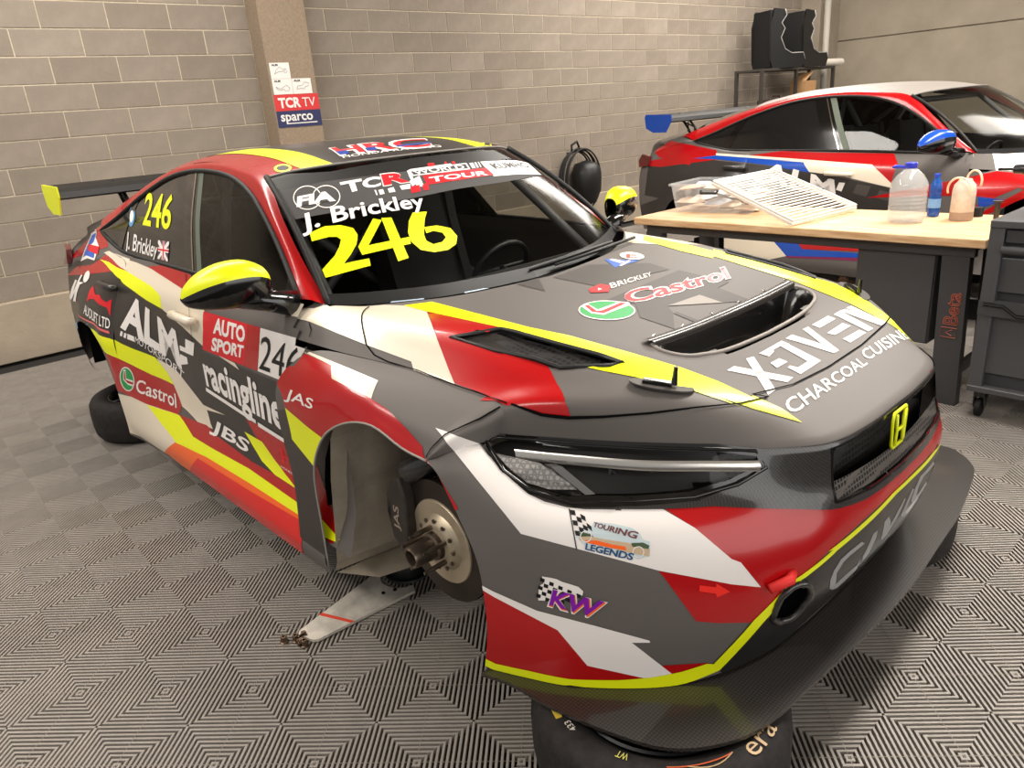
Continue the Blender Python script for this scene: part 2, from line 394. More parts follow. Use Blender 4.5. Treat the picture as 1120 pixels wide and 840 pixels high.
# window line
DB = [(-.60,.800,.930),(-.80,.803,.938),(-1.0,.805,.945),(-1.25,.803,.952),(-1.5,.80,.957),(-1.75,.797,.960),(-2.0,.79,.960),(-2.25,.78,.962),(-2.5,.765,.968),(-2.72,.748,1.0),(-2.88,.732,1.035)]
DT = [(-.63,.788,.945),(-.82,.727,1.07),(-.98,.685,1.17),(-1.15,.648,1.255),(-1.35,.622,1.310),(-1.60,.607,1.332),(-1.85,.605,1.328),(-2.10,.614,1.295),(-2.40,.645,1.215),(-2.68,.69,1.115),(-2.90,.728,1.042)]
GU = [(-.55,.735,.918),(-.75,.700,1.062),(-.90,.665,1.175),(-1.085,.61,1.305),(-1.30,.585,1.342),(-1.55,.568,1.363),(-1.80,.562,1.362),(-2.05,.56,1.347),(-2.40,.57,1.285),(-2.79,.60,1.185),(-3.12,.645,1.085)]
RAIL = [DT, [tuple(Vector(lerp(a, b, .5)) + Vector((0, .5, .8)) * .012) for a, b in zip(DT, GU)], GU]
GLS = [DB, [tuple(Vector(lerp(a, b, .5)) + Vector((0, .9, .2)) * .012 * min(1, i / 2)) for i, (a, b) in enumerate(zip(DB, DT))], DT]
# C pillar / quarter top between the window line, the hatch and the flank's top edge
CP = [[DT[-1], GU[-1]], [(-3.05,.735,1.03), (-3.2,.68,1.06)], [(-3.20,.73,1.0), (-3.34,.69,1.03)]]
SHO = [[(-2.25, q0[8][1], q0[8][2]),(-2.55,.795,.96),(-2.85,.755,1.0),(-3.20,.73,1.0)],
       [(-2.25,.785,.962),(-2.5,.768,.968),(-2.88,.732,1.035),(-3.08,.728,1.03)]]

NU = 6
sk = Skin()
def top_name(i, j): return 'hood'
sk.grid(lambda i, j: 'bonnet' if not (j >= 6 or (j >= 5 and i < 1.5) or i >= 5) else ('front_bumper#2' if i >= 5 else 'wing_top'), TOP, NU, NU, out=(0, 0, 1))
_r0 = TOP[0][5:8]
sk.grid('wing_top', [[(x - .09, y * .985 + .002, z + .004) for x, y, z in _r0], [(x - .045, y * .992, z + .003) for x, y, z in _r0], _r0], NU, NU, out=(0, .5, 1))
sk.grid('front_wing', FEN, NU, NU, out=(0, 1, .3))
sk.grid('front_bumper#2', CORN, NU, NU, out=(.5, 1, .3))
sk.grid('front_bumper', BUMP, NU, NU, out=(1, .6, .1))
sk.grid(lambda i, j: ('front_door' if i < 5 else 'rear_door'), SIDE, NU, 4, out=(0, 1, 0), keep=lambda i, j: not (i < .45 and j < 1.4) and not (j > 7.3 and i < .9) and not (j > 6.6 and i < .7))
sk.grid('rear_wing', QU, NU, NU, out=(0, 1, .2))
sk.grid('rear_wing', SHO, NU, NU, out=(0, .5, 1))
sk.grid('windscreen', WS, NU, NU, out=(.5, 0, 1))
sk.grid('roof', ROOF, NU, NU, out=(0, 0, 1))
sk.grid('tailgate', HATCH, NU, NU, out=(-.3, 0, 1))
sk.grid('rear_bumper', TAIL, NU, NU, out=(-1, 0, .3))
sk.grid('roof_rail', RAIL, NU, NU, out=(0, 1, 1))
sk.grid(lambda i, j: 'front_window' if j < 4 + i * .75 else ('rear_window' if j < 8.4 else 'quarter_window'), GLS, NU, NU, out=(0, 1, .2))
sk.grid('rear_wing', CP, NU, NU, out=(0, 1, 1))
sk.weld()
# rounded body openings: vertices near an outline move onto it, faces inside go
def inpoly(x, y, P):
    c = False; n = len(P)
    for i in range(n):
        (x1, y1), (x2, y2) = P[i], P[i - 1]
        if (y1 > y) != (y2 > y) and x < (x2 - x1) * (y - y1) / (y2 - y1) + x1: c = not c
    return c
def cut(s, patches, poly, ax, snap=.010):
    """poly in the two coordinates ax; removes faces of the named patches inside it"""
    idx = set(i for f, p in zip(s.f, s.p) if p in patches for i in f)
    for i in idx:
        x, y = s.v[i][ax[0]], s.v[i][ax[1]]; best = None
        for k in range(len(poly)):
            a = Vector(poly[k]); b = Vector(poly[k - 1]); d = b - a; t = max(0, min(1, (Vector((x, y)) - a).dot(d) / max(d.dot(d), 1e-9)))
            q = a + d * t; e = (q - Vector((x, y))).length
            if best is None or e < best[0]: best = (e, q)
        if best[0] < snap:
            s.v[i][ax[0]], s.v[i][ax[1]] = best[1]
    F = []; P = []
    for f, p in zip(s.f, s.p):
        if p in patches:
            c = sum((s.v[i] for i in f), Vector((0, 0, 0))) / len(f)
            if inpoly(c[ax[0]], c[ax[1]], poly): continue
        F.append(f); P.append(p)
    s.f = F; s.p = P

def rename(s, patches, new, poly, ax, snap=.010):
    """like cut, but the faces inside become a panel of their own"""
    idx = set(i for f, p in zip(s.f, s.p) if p in patches for i in f)
    for i in idx:
        x, y = s.v[i][ax[0]], s.v[i][ax[1]]; best = None
        for k in range(len(poly)):
            a = Vector(poly[k]); b = Vector(poly[k - 1]); d = b - a; t = max(0, min(1, (Vector((x, y)) - a).dot(d) / max(d.dot(d), 1e-9)))
            q = a + d * t; e = (q - Vector((x, y))).length
            if best is None or e < best[0]: best = (e, q)
        if best[0] < snap: s.v[i][ax[0]], s.v[i][ax[1]] = best[1]
    for n, (f, p) in enumerate(zip(s.f, s.p)):
        if p in patches:
            c = sum((s.v[i] for i in f), Vector((0, 0, 0))) / len(f)
            if inpoly(c[ax[0]], c[ax[1]], poly): s.p[n] = new + ('|L' if p.endswith('|L') else '')
BAND = [[0.8435,0.7025],[0.845,0.687],[0.8478,0.6713],[0.85,0.6432],[0.844,0.6195],[0.83,0.6064],[0.8033,0.596],[0.7784,0.592],[0.664,0.588],[0.5792,0.5844],[0.5022,0.5707],[0.4577,0.5611],[0.3423,0.534],[0.2831,0.5229],[0.2222,0.5129],[0.1287,0.5084],[0.0455,0.5066]]
# (the band outline BAND is laid as film in build_car)
# livery outlines in chart coordinates (metres on the body, see CHART)
DECALS = [["charcoal_panel","char","side",["front_door","rear_door","rear_wing","rear_bumper"],0,1,[[[3.8276,0.5234],[3.638,0.6495],[3.462,0.7665],[3.2963,0.8588],[2.6939,0.9224],[2.4035,0.8901],[2.2087,0.851],[2.0213,0.8322],[1.8585,0.8127],[1.7095,0.7937],[1.5985,0.7705],[1.4923,0.7483],[1.2962,0.7171],[1.318,0.6735],[1.1957,0.6741],[1.0805,0.6747],[0.9717,0.6753],[0.8688,0.6758],[0.7713,0.6763],[0.6789,0.6768],[0.6766,0.6308],[0.6751,0.584],[0.6741,0.5365],[0.672,0.4888],[0.6701,0.4404],[0.6831,0.4021],[0.6831,0.3334],[0.6611,0.2752],[0.7482,0.275],[0.8395,0.2749],[0.9354,0.2747],[1.0362,0.2745],[1.1423,0.2743],[1.2518,0.2819],[1.3668,0.2901],[1.4874,0.2989],[1.6036,0.3206],[1.7124,0.3479],[1.7962,0.3922],[1.8689,0.4415],[1.9356,0.4937],[2.0537,0.5168],[2.1821,0.5393],[2.2599,0.5693],[2.3427,0.5991],[2.5298,0.6085],[3.0286,0.5659]]]],
["red_panel","red","side",["front_door","rear_door","rear_wing","rear_bumper"],1,1,[[[3.7746,0.6783],[3.6442,0.772],[3.3938,0.8761],[3.0281,1.0296],[2.9053,1.0999],[2.8664,1.0288],[2.6593,0.9766],[3.5786,0.8312],[3.6037,0.7859],[3.6272,0.7394],[1.8154,0.958],[1.656,0.9527],[1.51,0.9474],[1.323,0.899],[1.2662,0.8578],[1.4164,0.8617],[1.5493,0.8722],[1.6912,0.8835],[1.8421,0.8956],[2.0028,0.9086],[2.1754,0.9226],[2.3565,0.9382],[2.5928,0.95],[2.6567,0.9354],[2.6839,0.9179],[2.8071,0.8814],[3.1984,0.8373]]]],
["cream_panel","cream","side",["front_door","rear_door","rear_wing","rear_bumper"],1,1,[[[2.686,0.9489],[2.6149,0.9608],[2.3903,0.9487],[2.1378,0.9438],[1.9419,0.9346],[1.7626,0.9162],[1.597,0.8991],[1.4407,0.8836],[1.2624,0.8662],[1.2472,0.8157],[1.2628,0.7579],[1.2941,0.695],[1.3901,0.7213],[1.4923,0.7483],[1.5985,0.7705],[1.7095,0.7937],[1.7905,0.8436],[1.9312,0.8641],[2.0893,0.8845],[2.2599,0.9061],[2.4497,0.9285]]]],
["cream_panel","cream","side",["front_door","rear_door","rear_wing","rear_bumper"],1,1,[[[1.8755,0.5497],[1.6905,0.5233],[1.6115,0.4863],[1.5287,0.4521],[1.451,0.418],[1.2276,0.4259],[1.4203,0.4021],[1.4055,0.3449],[1.3836,0.3267],[1.5471,0.3173],[1.7269,0.352],[1.7794,0.4427],[1.8282,0.4958]]]],
["yellow_stripe","yel","side",["front_door","rear_door","rear_wing","rear_bumper"],2,1,[[[2.6917,0.9173],[2.5116,0.9177],[2.1698,0.8977],[1.9962,0.8827],[1.8361,0.8685],[1.7311,0.8453],[1.7043,0.7934],[1.8948,0.8114],[2.0404,0.8316],[2.2087,0.851],[2.3664,0.8842],[2.6029,0.9106]]]],
["yellow_stripe","yel","side",["front_door","rear_door","rear_wing","rear_bumper"],2,1,[[[2.5603,0.608],[2.2806,0.5965],[2.1816,0.5804],[2.0705,0.5683],[1.8887,0.5521],[1.7993,0.4941],[1.7573,0.444],[1.9579,0.4571],[2.1322,0.4857],[2.2508,0.5],[2.3604,0.518],[2.4543,0.5561]]]],
["red_panel","red","side",["front_door","rear_door","rear_wing","rear_bumper"],1,1,[[[2.3604,0.518],[2.2508,0.5],[2.1322,0.4857],[1.9579,0.4571],[1.7626,0.4459],[1.7166,0.3542],[1.7651,0.2952],[1.9246,0.292],[2.0711,0.296],[2.2115,0.3059],[2.3566,0.3169],[2.3627,0.4304]]]],
["cream_panel","cream","side",["front_door","rear_door","rear_wing","rear_bumper"],1,1,[[[2.4564,0.292],[2.2142,0.307],[2.0711,0.296],[1.9172,0.2955],[1.7499,0.3024],[1.6617,0.2707],[1.5679,0.2433],[1.7652,0.1763],[1.9443,0.0738],[2.0903,0.0793],[2.2458,0.0848],[2.4474,0.0778],[2.4505,0.15],[2.4533,0.2215]]]],
["red_panel","red","side",["front_door","rear_door","rear_wing","rear_bumper"],1,1,[[[1.7657,0.3019],[1.609,0.3126],[1.4466,0.3283],[1.3539,0.3083],[1.2333,0.302],[1.1192,0.2961],[1.011,0.2904],[0.9156,0.2925],[0.8246,0.2945],[0.7378,0.2964],[0.6548,0.2982],[0.6342,0.3043],[0.6254,0.2442],[0.7181,0.2449],[0.8157,0.2456],[0.9185,0.2463],[1.027,0.2471],[1.1353,0.2447],[1.2495,0.2421],[1.3704,0.2394],[1.5846,0.2392],[1.678,0.2684]]]],
["orange_panel","orange","side",["front_door","rear_door","rear_wing","rear_bumper"],1,1,[[[1.957,0.0787],[1.7655,0.1817],[1.5946,0.1991],[1.4297,0.2177],[1.3125,0.2193],[1.2014,0.2209],[1.0958,0.2223],[0.9955,0.2237],[0.8946,0.2235],[0.7986,0.2233],[0.7073,0.2231],[0.6202,0.2229],[0.6098,0.1869],[0.7021,0.1847],[0.7994,0.1822],[0.9019,0.1796],[1.0102,0.1769],[1.1262,0.1741],[1.2492,0.1712],[1.3798,0.168],[1.519,0.1644],[1.6929,0.0452],[1.8079,0.0672]]]],
["red_panel","red2","side",["front_door","rear_door","rear_wing","rear_bumper"],1,1,[[[1.5199,0.1708],[1.3808,0.174],[1.2502,0.177],[1.1273,0.1798],[1.0114,0.1824],[0.9011,0.1869],[0.797,0.1911],[0.6984,0.1951],[0.6049,0.1988],[0.5922,0.14],[0.623,0.0536],[0.698,0.0543],[0.776,0.0551],[0.8573,0.0559],[0.9422,0.0568],[1.0307,0.0577],[1.1576,0.0408],[1.2556,0.0418],[1.3581,0.0429],[1.4656,0.044],[1.5784,0.0451],[1.6968,0.0463]]]],
["yellow_stripe","yel","side",["front_door","rear_door","rear_wing","rear_bumper"],3,1,[[[2.0633,0.2928],[1.9129,0.2942],[1.7499,0.3024],[1.5862,0.2467],[1.3724,0.2489],[1.2519,0.2529],[1.1379,0.2566],[1.0299,0.2601],[0.9222,0.2571],[0.8201,0.2541],[0.7231,0.2514],[0.6308,0.2488],[0.6149,0.2188],[0.4823,0.246],[0.4205,0.2326],[0.3607,0.2198],[0.3845,0.2044],[0.4831,0.1932],[0.5511,0.2024],[0.6217,0.212],[0.7134,0.2113],[0.8098,0.2106],[0.9113,0.2099],[1.0184,0.2091],[1.1455,0.2062],[1.2811,0.203],[1.4259,0.1997],[1.592,0.1866],[1.7651,0.1749],[1.9316,0.2265]]]],
["red_panel","red","side",["front_door","rear_door","rear_wing","rear_bumper"],2,1,[[[1.0196,0.4598],[0.8984,0.4644],[0.8032,0.4587],[0.7126,0.4532],[0.6477,0.4517],[0.6386,0.4249],[0.6534,0.3715],[0.6594,0.3215],[0.6524,0.2778],[0.6783,0.2881],[0.7439,0.3106],[0.8071,0.336],[0.8624,0.3631],[0.9163,0.3921],[0.9652,0.405]]]],
["red_panel","red","side",["front_door","rear_door","rear_wing","rear_bumper"],1,0,[[[0.6409,0.4316],[0.5055,0.4211],[0.4847,0.3697],[0.4564,0.3224],[0.4181,0.2814],[0.3688,0.2243],[0.4084,0.1889],[0.4813,0.2037],[0.5569,0.2193],[0.6353,0.2359],[0.6497,0.2786],[0.6589,0.3241],[0.6545,0.376]]]],
["yellow_stripe","yel","side",["front_door","rear_door","rear_wing","rear_bumper"],3,1,[[[1.0622,0.3997],[0.9141,0.3979],[0.834,0.3534],[0.7509,0.3201],[0.6647,0.2912],[0.7438,0.2927],[0.8263,0.2942],[0.9332,0.3153],[1.0012,0.3552]]]],
["red_label","red3","side",["front_door","rear_door","rear_wing","rear_bumper"],3,0,[[[1.2619,0.8402],[1.1294,0.8421],[1.0054,0.8438],[0.8892,0.8454],[0.7803,0.8468],[0.7832,0.7988],[0.8015,0.7458],[0.8292,0.6888],[0.939,0.6878],[1.0557,0.6868],[1.1799,0.6857],[1.3123,0.6845],[1.2725,0.7669]]]],
["red_label","red","side",["front_door","rear_door","rear_wing","rear_bumper"],4,0,[[[0.8796,0.8456],[0.7803,0.8468],[0.7832,0.7988],[0.8015,0.7458],[0.8292,0.6888],[0.9431,0.6869],[0.9101,0.7442],[0.8871,0.7973]]]],
["number_plate","white","side",["front_door","rear_door","rear_wing","rear_bumper"],3,0,[[[0.7798,0.8458],[0.6638,0.8473],[0.5553,0.8488],[0.452,0.8505],[0.4793,0.817],[0.5403,0.7571],[0.6173,0.6896],[0.6802,0.6892],[0.8292,0.6888],[0.8016,0.7454],[0.7833,0.798]]]],
["cream_panel","cream","side",["front_door","rear_door","rear_wing","rear_bumper"],3,0,[[[1.1634,0.6862],[1.0201,0.683],[0.9903,0.6623]]]],
["lettering","white","side",["front_door","rear_door","rear_wing","rear_bumper"],4,0,[[[1.3706,0.5128],[1.2522,0.5037],[1.14,0.4951],[1.0334,0.4869],[0.9321,0.4791],[0.9358,0.4639],[1.0378,0.4713],[1.1452,0.479],[1.2584,0.4871],[1.3778,0.4957]],[[0.9179,0.4749],[0.8334,0.4697],[0.7525,0.4647],[0.6748,0.46],[0.6759,0.4437],[0.7538,0.4482],[0.835,0.4528],[0.9197,0.4576]]]],
["lettering","white","side",["front_door","rear_door","rear_wing","rear_bumper"],3,0,[[[1.484,0.6998],[1.3915,0.6975],[1.4345,0.6353],[1.5207,0.6347]],[[1.5719,0.6577],[1.5053,0.6572],[1.5122,0.6362],[1.5808,0.6341]],[[1.5919,0.616],[1.5145,0.615],[1.5197,0.5849],[1.6108,0.5644],[1.6245,0.5721]]]],
["lettering","white","side",["front_door","rear_door","rear_wing","rear_bumper"],3,0,[[[2.1729,0.6418],[2.1499,0.6401],[2.1645,0.6168],[2.1871,0.6185]],[[2.1366,0.6384],[2.1147,0.6355],[2.1296,0.6122],[2.1513,0.6151]],[[2.1055,0.6366],[2.0473,0.6303],[2.0506,0.6052],[2.1164,0.6116]]]],
["logo","white","side",["front_door","rear_door","rear_wing","rear_bumper"],3,0,[[[2.1324,0.4187],[2.1359,0.4043],[2.143,0.3896],[2.1534,0.3753],[2.1663,0.3622],[2.1816,0.3509],[2.1987,0.3418],[2.2163,0.3356],[2.2338,0.3325],[2.2505,0.3327],[2.2653,0.3362],[2.2769,0.3431],[2.2844,0.3531],[2.2877,0.3655],[2.2867,0.3797],[2.2818,0.3948],[2.2737,0.41],[2.2634,0.4242],[2.2513,0.4369],[2.2357,0.448],[2.2186,0.4566],[2.2013,0.4624],[2.1845,0.4649],[2.1688,0.4642],[2.1551,0.4603],[2.1444,0.4534],[2.1368,0.4438],[2.1328,0.4321]]]],
["logo","green","side",["front_door","rear_door","rear_wing","rear_bumper"],4,0,[[[2.1421,0.4163],[2.1452,0.4032],[2.1515,0.3899],[2.1608,0.3769],[2.1721,0.3652],[2.1856,0.355],[2.2004,0.3469],[2.216,0.3414],[2.2313,0.3387],[2.2457,0.3391],[2.2583,0.3426],[2.2681,0.349],[2.2747,0.3581],[2.2775,0.3694],[2.2767,0.3822],[2.2727,0.3958],[2.2659,0.4094],[2.257,0.4222],[2.2459,0.4338],[2.232,0.4438],[2.2171,0.4515],[2.2019,0.4566],[2.1871,0.4588],[2.1735,0.458],[2.1617,0.4544],[2.1523,0.448],[2.1458,0.4392],[2.1423,0.4285]]]],
["logo","white","side",["front_door","rear_door","rear_wing","rear_bumper"],5,0,[[[2.2168,0.4487],[2.197,0.4481],[2.2146,0.402],[2.1488,0.4005],[2.1648,0.3687],[2.2158,0.3698],[2.2502,0.3905]]]],
["logo","red","side",["front_door","rear_door","rear_wing","rear_bumper"],6,0,[[[2.2142,0.4408],[2.2058,0.4397],[2.223,0.3947],[2.1533,0.3916],[2.1622,0.3785],[2.2112,0.3788],[2.2407,0.3955]]]],
["logo","red3","side",["front_door","rear_door","rear_wing","rear_bumper"],3,0,[[[2.6403,0.7261],[2.6296,0.7816],[2.5915,0.8081],[2.5057,0.7753],[2.4391,0.7822],[2.3979,0.7664],[2.338,0.7568],[2.2944,0.7745],[2.2845,0.6968],[2.3237,0.7333],[2.4107,0.7405],[2.5061,0.7552],[2.5868,0.7458]]]],
["lettering","pink","side",["front_door","rear_door","rear_wing","rear_bumper"],4,0,[[[2.8592,0.6352],[2.4936,0.6443],[2.2809,0.6298],[2.2762,0.6174],[2.4842,0.6345],[2.8247,0.6313]]]],
["lettering","white","side",["front_door","rear_door","rear_wing","rear_bumper"],4,0,[[[2.736,0.8294],[2.7364,0.8235],[2.7403,0.8178],[2.7473,0.8124],[2.757,0.8078],[2.7697,0.804],[2.7842,0.8013],[2.8001,0.7998],[2.8161,0.7996],[2.8316,0.8008],[2.8453,0.8034],[2.8566,0.8072],[2.865,0.812],[2.8698,0.8176],[2.8709,0.8238],[2.8686,0.8301],[2.8635,0.8361],[2.855,0.8417],[2.8443,0.8465],[2.8315,0.8502],[2.8176,0.8527],[2.8032,0.8538],[2.7889,0.8536],[2.7752,0.852],[2.7629,0.8492],[2.7523,0.8453],[2.744,0.8406],[2.7385,0.8352]],[[2.8208,0.7962],[2.9834,0.7825],[3.2706,0.6376],[3.0426,0.6689],[2.9187,0.774]],[[2.9588,0.8207],[3.0926,0.7446],[3.4549,0.628],[3.3511,0.6369],[3.0043,0.7516],[2.9197,0.8211]],[[3.1697,0.7705],[3.5053,0.6165],[3.3914,0.6271],[3.0648,0.7781]]]],
["logo","blue2","side",["front_door","rear_door","rear_wing","rear_bumper"],3,0,[[[2.8381,0.6136],[3.4768,0.4629],[3.4851,0.4228],[2.5686,0.6312],[3.4854,0.3633],[3.4732,0.399],[3.4485,0.4028]]]],
["logo","white","side",["front_door","rear_door","rear_wing","rear_bumper"],3,0,[[[3.1157,0.8869],[3.1148,0.9507],[3.1108,1.0148],[2.9914,1.0394],[2.9769,0.9998],[2.8186,0.9663],[2.7778,0.9053],[2.9534,0.9014],[3.1196,0.869]]]],
["logo","blue","side",["front_door","rear_door","rear_wing","rear_bumper"],4,0,[[[3.0904,0.895],[3.0758,1.005],[2.9966,1.0239],[2.9722,0.9778],[3.0429,0.9503],[2.852,0.9424],[2.8134,0.9131],[3.0097,0.9101]]]],
["logo","red3","side",["front_door","rear_door","rear_wing","rear_bumper"],5,0,[[[3.0718,0.9618],[2.8142,0.9666],[2.7653,0.9328],[3.0353,0.934]]]],
["flag","navy","side",["front_window","rear_window","quarter_window"],3,0,[[[1.9561,1.0489],[1.8116,1.0512],[1.7814,0.9732],[1.9151,0.9738]]]],
["flag","white","side",["front_window","rear_window","quarter_window"],4,0,[[[1.9561,1.0489],[1.9343,1.0493],[1.7869,0.982],[1.7814,0.9732],[1.8019,0.9734],[1.9512,1.0358]],[[1.8116,1.0512],[1.832,1.0509],[1.9205,0.9819],[1.9151,0.9738],[1.8966,0.9743],[1.8052,1.0405]],[[1.8945,1.0498],[1.8676,1.0505],[1.8319,0.9738],[1.8625,0.9742]],[[1.9416,1.0203],[1.7973,1.0226],[1.7933,1.0063],[1.9314,1.0039]]]],
["flag","red3","side",["front_window","rear_window","quarter_window"],5,0,[[[1.8886,1.0502],[1.8734,1.0502],[1.8376,0.9734],[1.8532,0.974]],[[1.9388,1.0157],[1.7946,1.0182],[1.7931,1.0109],[1.9342,1.0084]]]],
["round_badge","blue2","side",["front_window","rear_window","quarter_window"],3,0,[[[2.3792,1.128],[2.3731,1.1183],[2.3705,1.109],[2.3718,1.1006],[2.3764,1.0934],[2.3837,1.0879],[2.3931,1.0844],[2.4042,1.0829],[2.4164,1.0838],[2.4289,1.0868],[2.4412,1.092],[2.4537,1.0988],[2.4656,1.1071],[2.4773,1.1163],[2.4881,1.126],[2.4975,1.1357],[2.5049,1.1449],[2.5086,1.1532],[2.5083,1.1601],[2.5036,1.1655],[2.4948,1.1689],[2.4827,1.1701],[2.4678,1.1693],[2.4512,1.1663],[2.4342,1.1613],[2.4173,1.1546],[2.4021,1.1466],[2.3892,1.1375]]]],
["round_badge","white","side",["front_window","rear_window","quarter_window"],4,0,[[[2.4024,1.1275],[2.3979,1.1216],[2.3962,1.1159],[2.3962,1.1108],[2.398,1.1064],[2.4015,1.1031],[2.4066,1.101],[2.4128,1.1001],[2.4199,1.1007],[2.4276,1.1025],[2.4356,1.1056],[2.4434,1.1098],[2.4508,1.1149],[2.4581,1.1205],[2.4642,1.1265],[2.4696,1.1324],[2.4734,1.1381],[2.4752,1.1432],[2.4751,1.1474],[2.4727,1.1507],[2.468,1.1527],[2.4614,1.1535],[2.4533,1.153],[2.444,1.1511],[2.4345,1.1481],[2.425,1.144],[2.4158,1.139],[2.4084,1.1334]]]],
["cream_panel","cream","shoulder",["front_wing","wing_top","bonnet","front_bumper","front_door"],1,1,[[[0.0543,0.8604],[0.0467,0.7666],[0.0355,0.6925],[0.0141,0.6661],[-0.0017,0.6157],[-0.0228,0.5841],[-0.0446,0.5549],[-0.0862,0.5183],[-0.1088,0.4518],[-0.1004,0.3159],[-0.0426,0.2078],[-0.0019,0.1396],[0.0286,0.0956],[0.0565,0.0574],[0.0842,0.0187],[0.1127,-0.0237],[0.113,0.0283],[0.1133,0.0822],[0.1132,0.1393],[0.0924,0.1651],[0.093,0.2277],[0.0935,0.2927],[0.094,0.3606],[0.0928,0.4258],[0.0914,0.4941],[0.0898,0.5654],[0.0881,0.6397],[0.0914,0.7416],[0.0828,0.803]]]],
["cream_panel","cream","shoulder",["front_wing","wing_top","bonnet","front_bumper","front_door"],1,1,[[[0.1791,0.613],[0.1858,0.5117],[0.1884,0.4338],[0.1894,0.3663],[0.1894,0.3055],[0.1896,0.2461],[0.1899,0.1882],[0.247,0.1544],[0.2446,0.2133],[0.2418,0.2754],[0.2386,0.3422],[0.2027,0.3825],[0.1926,0.5245]]]],
["red_panel","red","shoulder",["front_wing","front_bumper"],2,1,[[[0.2856,0.6712],[0.2657,0.6882],[0.2384,0.5619],[0.1948,0.5441],[0.1979,0.4657],[0.2027,0.3825],[0.238,0.3427],[0.2412,0.276],[0.244,0.2138],[0.2465,0.1549],[0.2546,0.0821],[0.2749,0.0056],[0.287,-0.0326],[0.299,-0.0705],[0.317,-0.0846],[0.3426,-0.143],[0.3812,-0.2058],[0.3956,-0.1936],[0.3902,-0.145],[0.3846,-0.0945],[0.378,-0.0755],[0.3665,-0.0249],[0.3546,0.0277],[0.3076,0.0514],[0.3222,0.1331],[0.3483,0.1694],[0.3592,0.3298],[0.3884,0.3704],[0.38,0.3847],[0.3711,0.4445],[0.3612,0.5135],[0.3501,0.592],[0.321,0.609]]]],
["yellow_stripe","yel","side",["front_wing"],3,1,[[[0.4823,0.6612],[0.4025,0.6468],[0.3333,0.63],[0.2662,0.6141],[0.2918,0.5717],[0.3059,0.558],[0.3518,0.4887],[0.4339,0.5288],[0.4863,0.5528],[0.4828,0.5776]]]],
["charcoal_panel","char","side",["front_wing"],2,1,[[[0.5727,0.6264],[0.485,0.6552],[0.4828,0.5776],[0.4863,0.5528],[0.4339,0.5288],[0.3515,0.4895],[0.2946,0.5313],[0.2853,0.4774],[0.2759,0.4228],[0.2917,0.3717],[0.3079,0.3192],[0.3245,0.2653],[0.3415,0.21],[0.3829,0.137],[0.4012,0.0779],[0.476,0.0746],[0.5541,0.0712],[0.6359,0.0677],[0.6171,0.1332],[0.5988,0.1969],[0.581,0.2589],[0.5637,0.3193],[0.5708,0.3696],[0.5778,0.4194],[0.5847,0.4688],[0.5594,0.5315],[0.5661,0.5792]]]],
["yellow_stripe","yel","tilt",["bonnet","front_bumper","wing_top"],2,0,[[[0.4442,0.842],[0.4026,0.8223],[0.36,0.8028],[0.3702,0.7339],[0.3782,0.6701],[0.3827,0.6119],[0.3848,0.5578],[0.3851,0.5071],[0.3836,0.4594],[0.3807,0.4141],[0.3725,0.3776],[0.3639,0.3422],[0.3547,0.3078],[0.3496,0.2671],[0.3441,0.2277],[0.3383,0.1895],[0.3318,0.1525],[0.3251,0.1177],[0.3169,0.0841],[0.3073,0.0516],[0.2967,0.0198],[0.2907,-0.0103],[0.2835,-0.0396],[0.2753,-0.0683],[0.2681,-0.1111],[0.2582,-0.1526],[0.2486,-0.1481],[0.2379,-0.1835],[0.2259,-0.2184],[0.2239,-0.2724],[0.2415,-0.2475],[0.2591,-0.2225],[0.2763,-0.1976],[0.2932,-0.1726],[0.3082,-0.1453],[0.3229,-0.1178],[0.3356,-0.0899],[0.3249,-0.1213],[0.3122,-0.1522],[0.3269,-0.1259],[0.3408,-0.0994],[0.3534,-0.0726],[0.3639,-0.0451],[0.3785,-0.0172],[0.3917,0.0113],[0.4034,0.0406],[0.4142,0.0706],[0.4283,0.105],[0.442,0.1402],[0.4555,0.1763],[0.4145,0.1417],[0.3862,0.1293],[0.3944,0.1895],[0.4009,0.2215],[0.4071,0.2542],[0.4133,0.2878],[0.4195,0.322],[0.4254,0.3573],[0.4309,0.3937],[0.4354,0.4316],[0.4268,0.4387],[0.4344,0.4809],[0.4409,0.5251],[0.4463,0.5716],[0.4504,0.6208],[0.4534,0.6728],[0.4545,0.7287]]]],
["yellow_stripe","yel","tilt",["bonnet","front_bumper","wing_top"],2,0,[[[-0.8476,0.7665],[-0.824,0.6935],[-0.7994,0.6232],[-0.7744,0.5557],[-0.7401,0.4865],[-0.7142,0.4232],[-0.7454,0.4369],[-0.7235,0.3711],[-0.7112,0.3107],[-0.7072,0.2545],[-0.7112,0.2092],[-0.7233,0.1666],[-0.7581,0.1289],[-0.7931,0.0909],[-0.6549,0.0394],[-0.6678,-0.0004],[-0.6805,-0.04],[-0.6447,-0.0846],[-0.6007,-0.133],[-0.5755,-0.1778],[-0.5732,-0.2199],[-0.5626,-0.2749],[-0.5193,-0.3352],[-0.5159,-0.2837],[-0.5091,-0.2317],[-0.5052,-0.1923],[-0.5088,-0.1516],[-0.5167,-0.1097],[-0.518,-0.0649],[-0.5227,-0.0185],[-0.5334,0.0301],[-0.5504,0.0814],[-0.5595,0.1273],[-0.57,0.1748],[-0.5823,0.2244],[-0.598,0.2765],[-0.6182,0.3318],[-0.6433,0.3907],[-0.6135,0.3769],[-0.6307,0.4431],[-0.654,0.5145],[-0.689,0.581],[-0.7308,0.6534],[-0.777,0.731]]]],
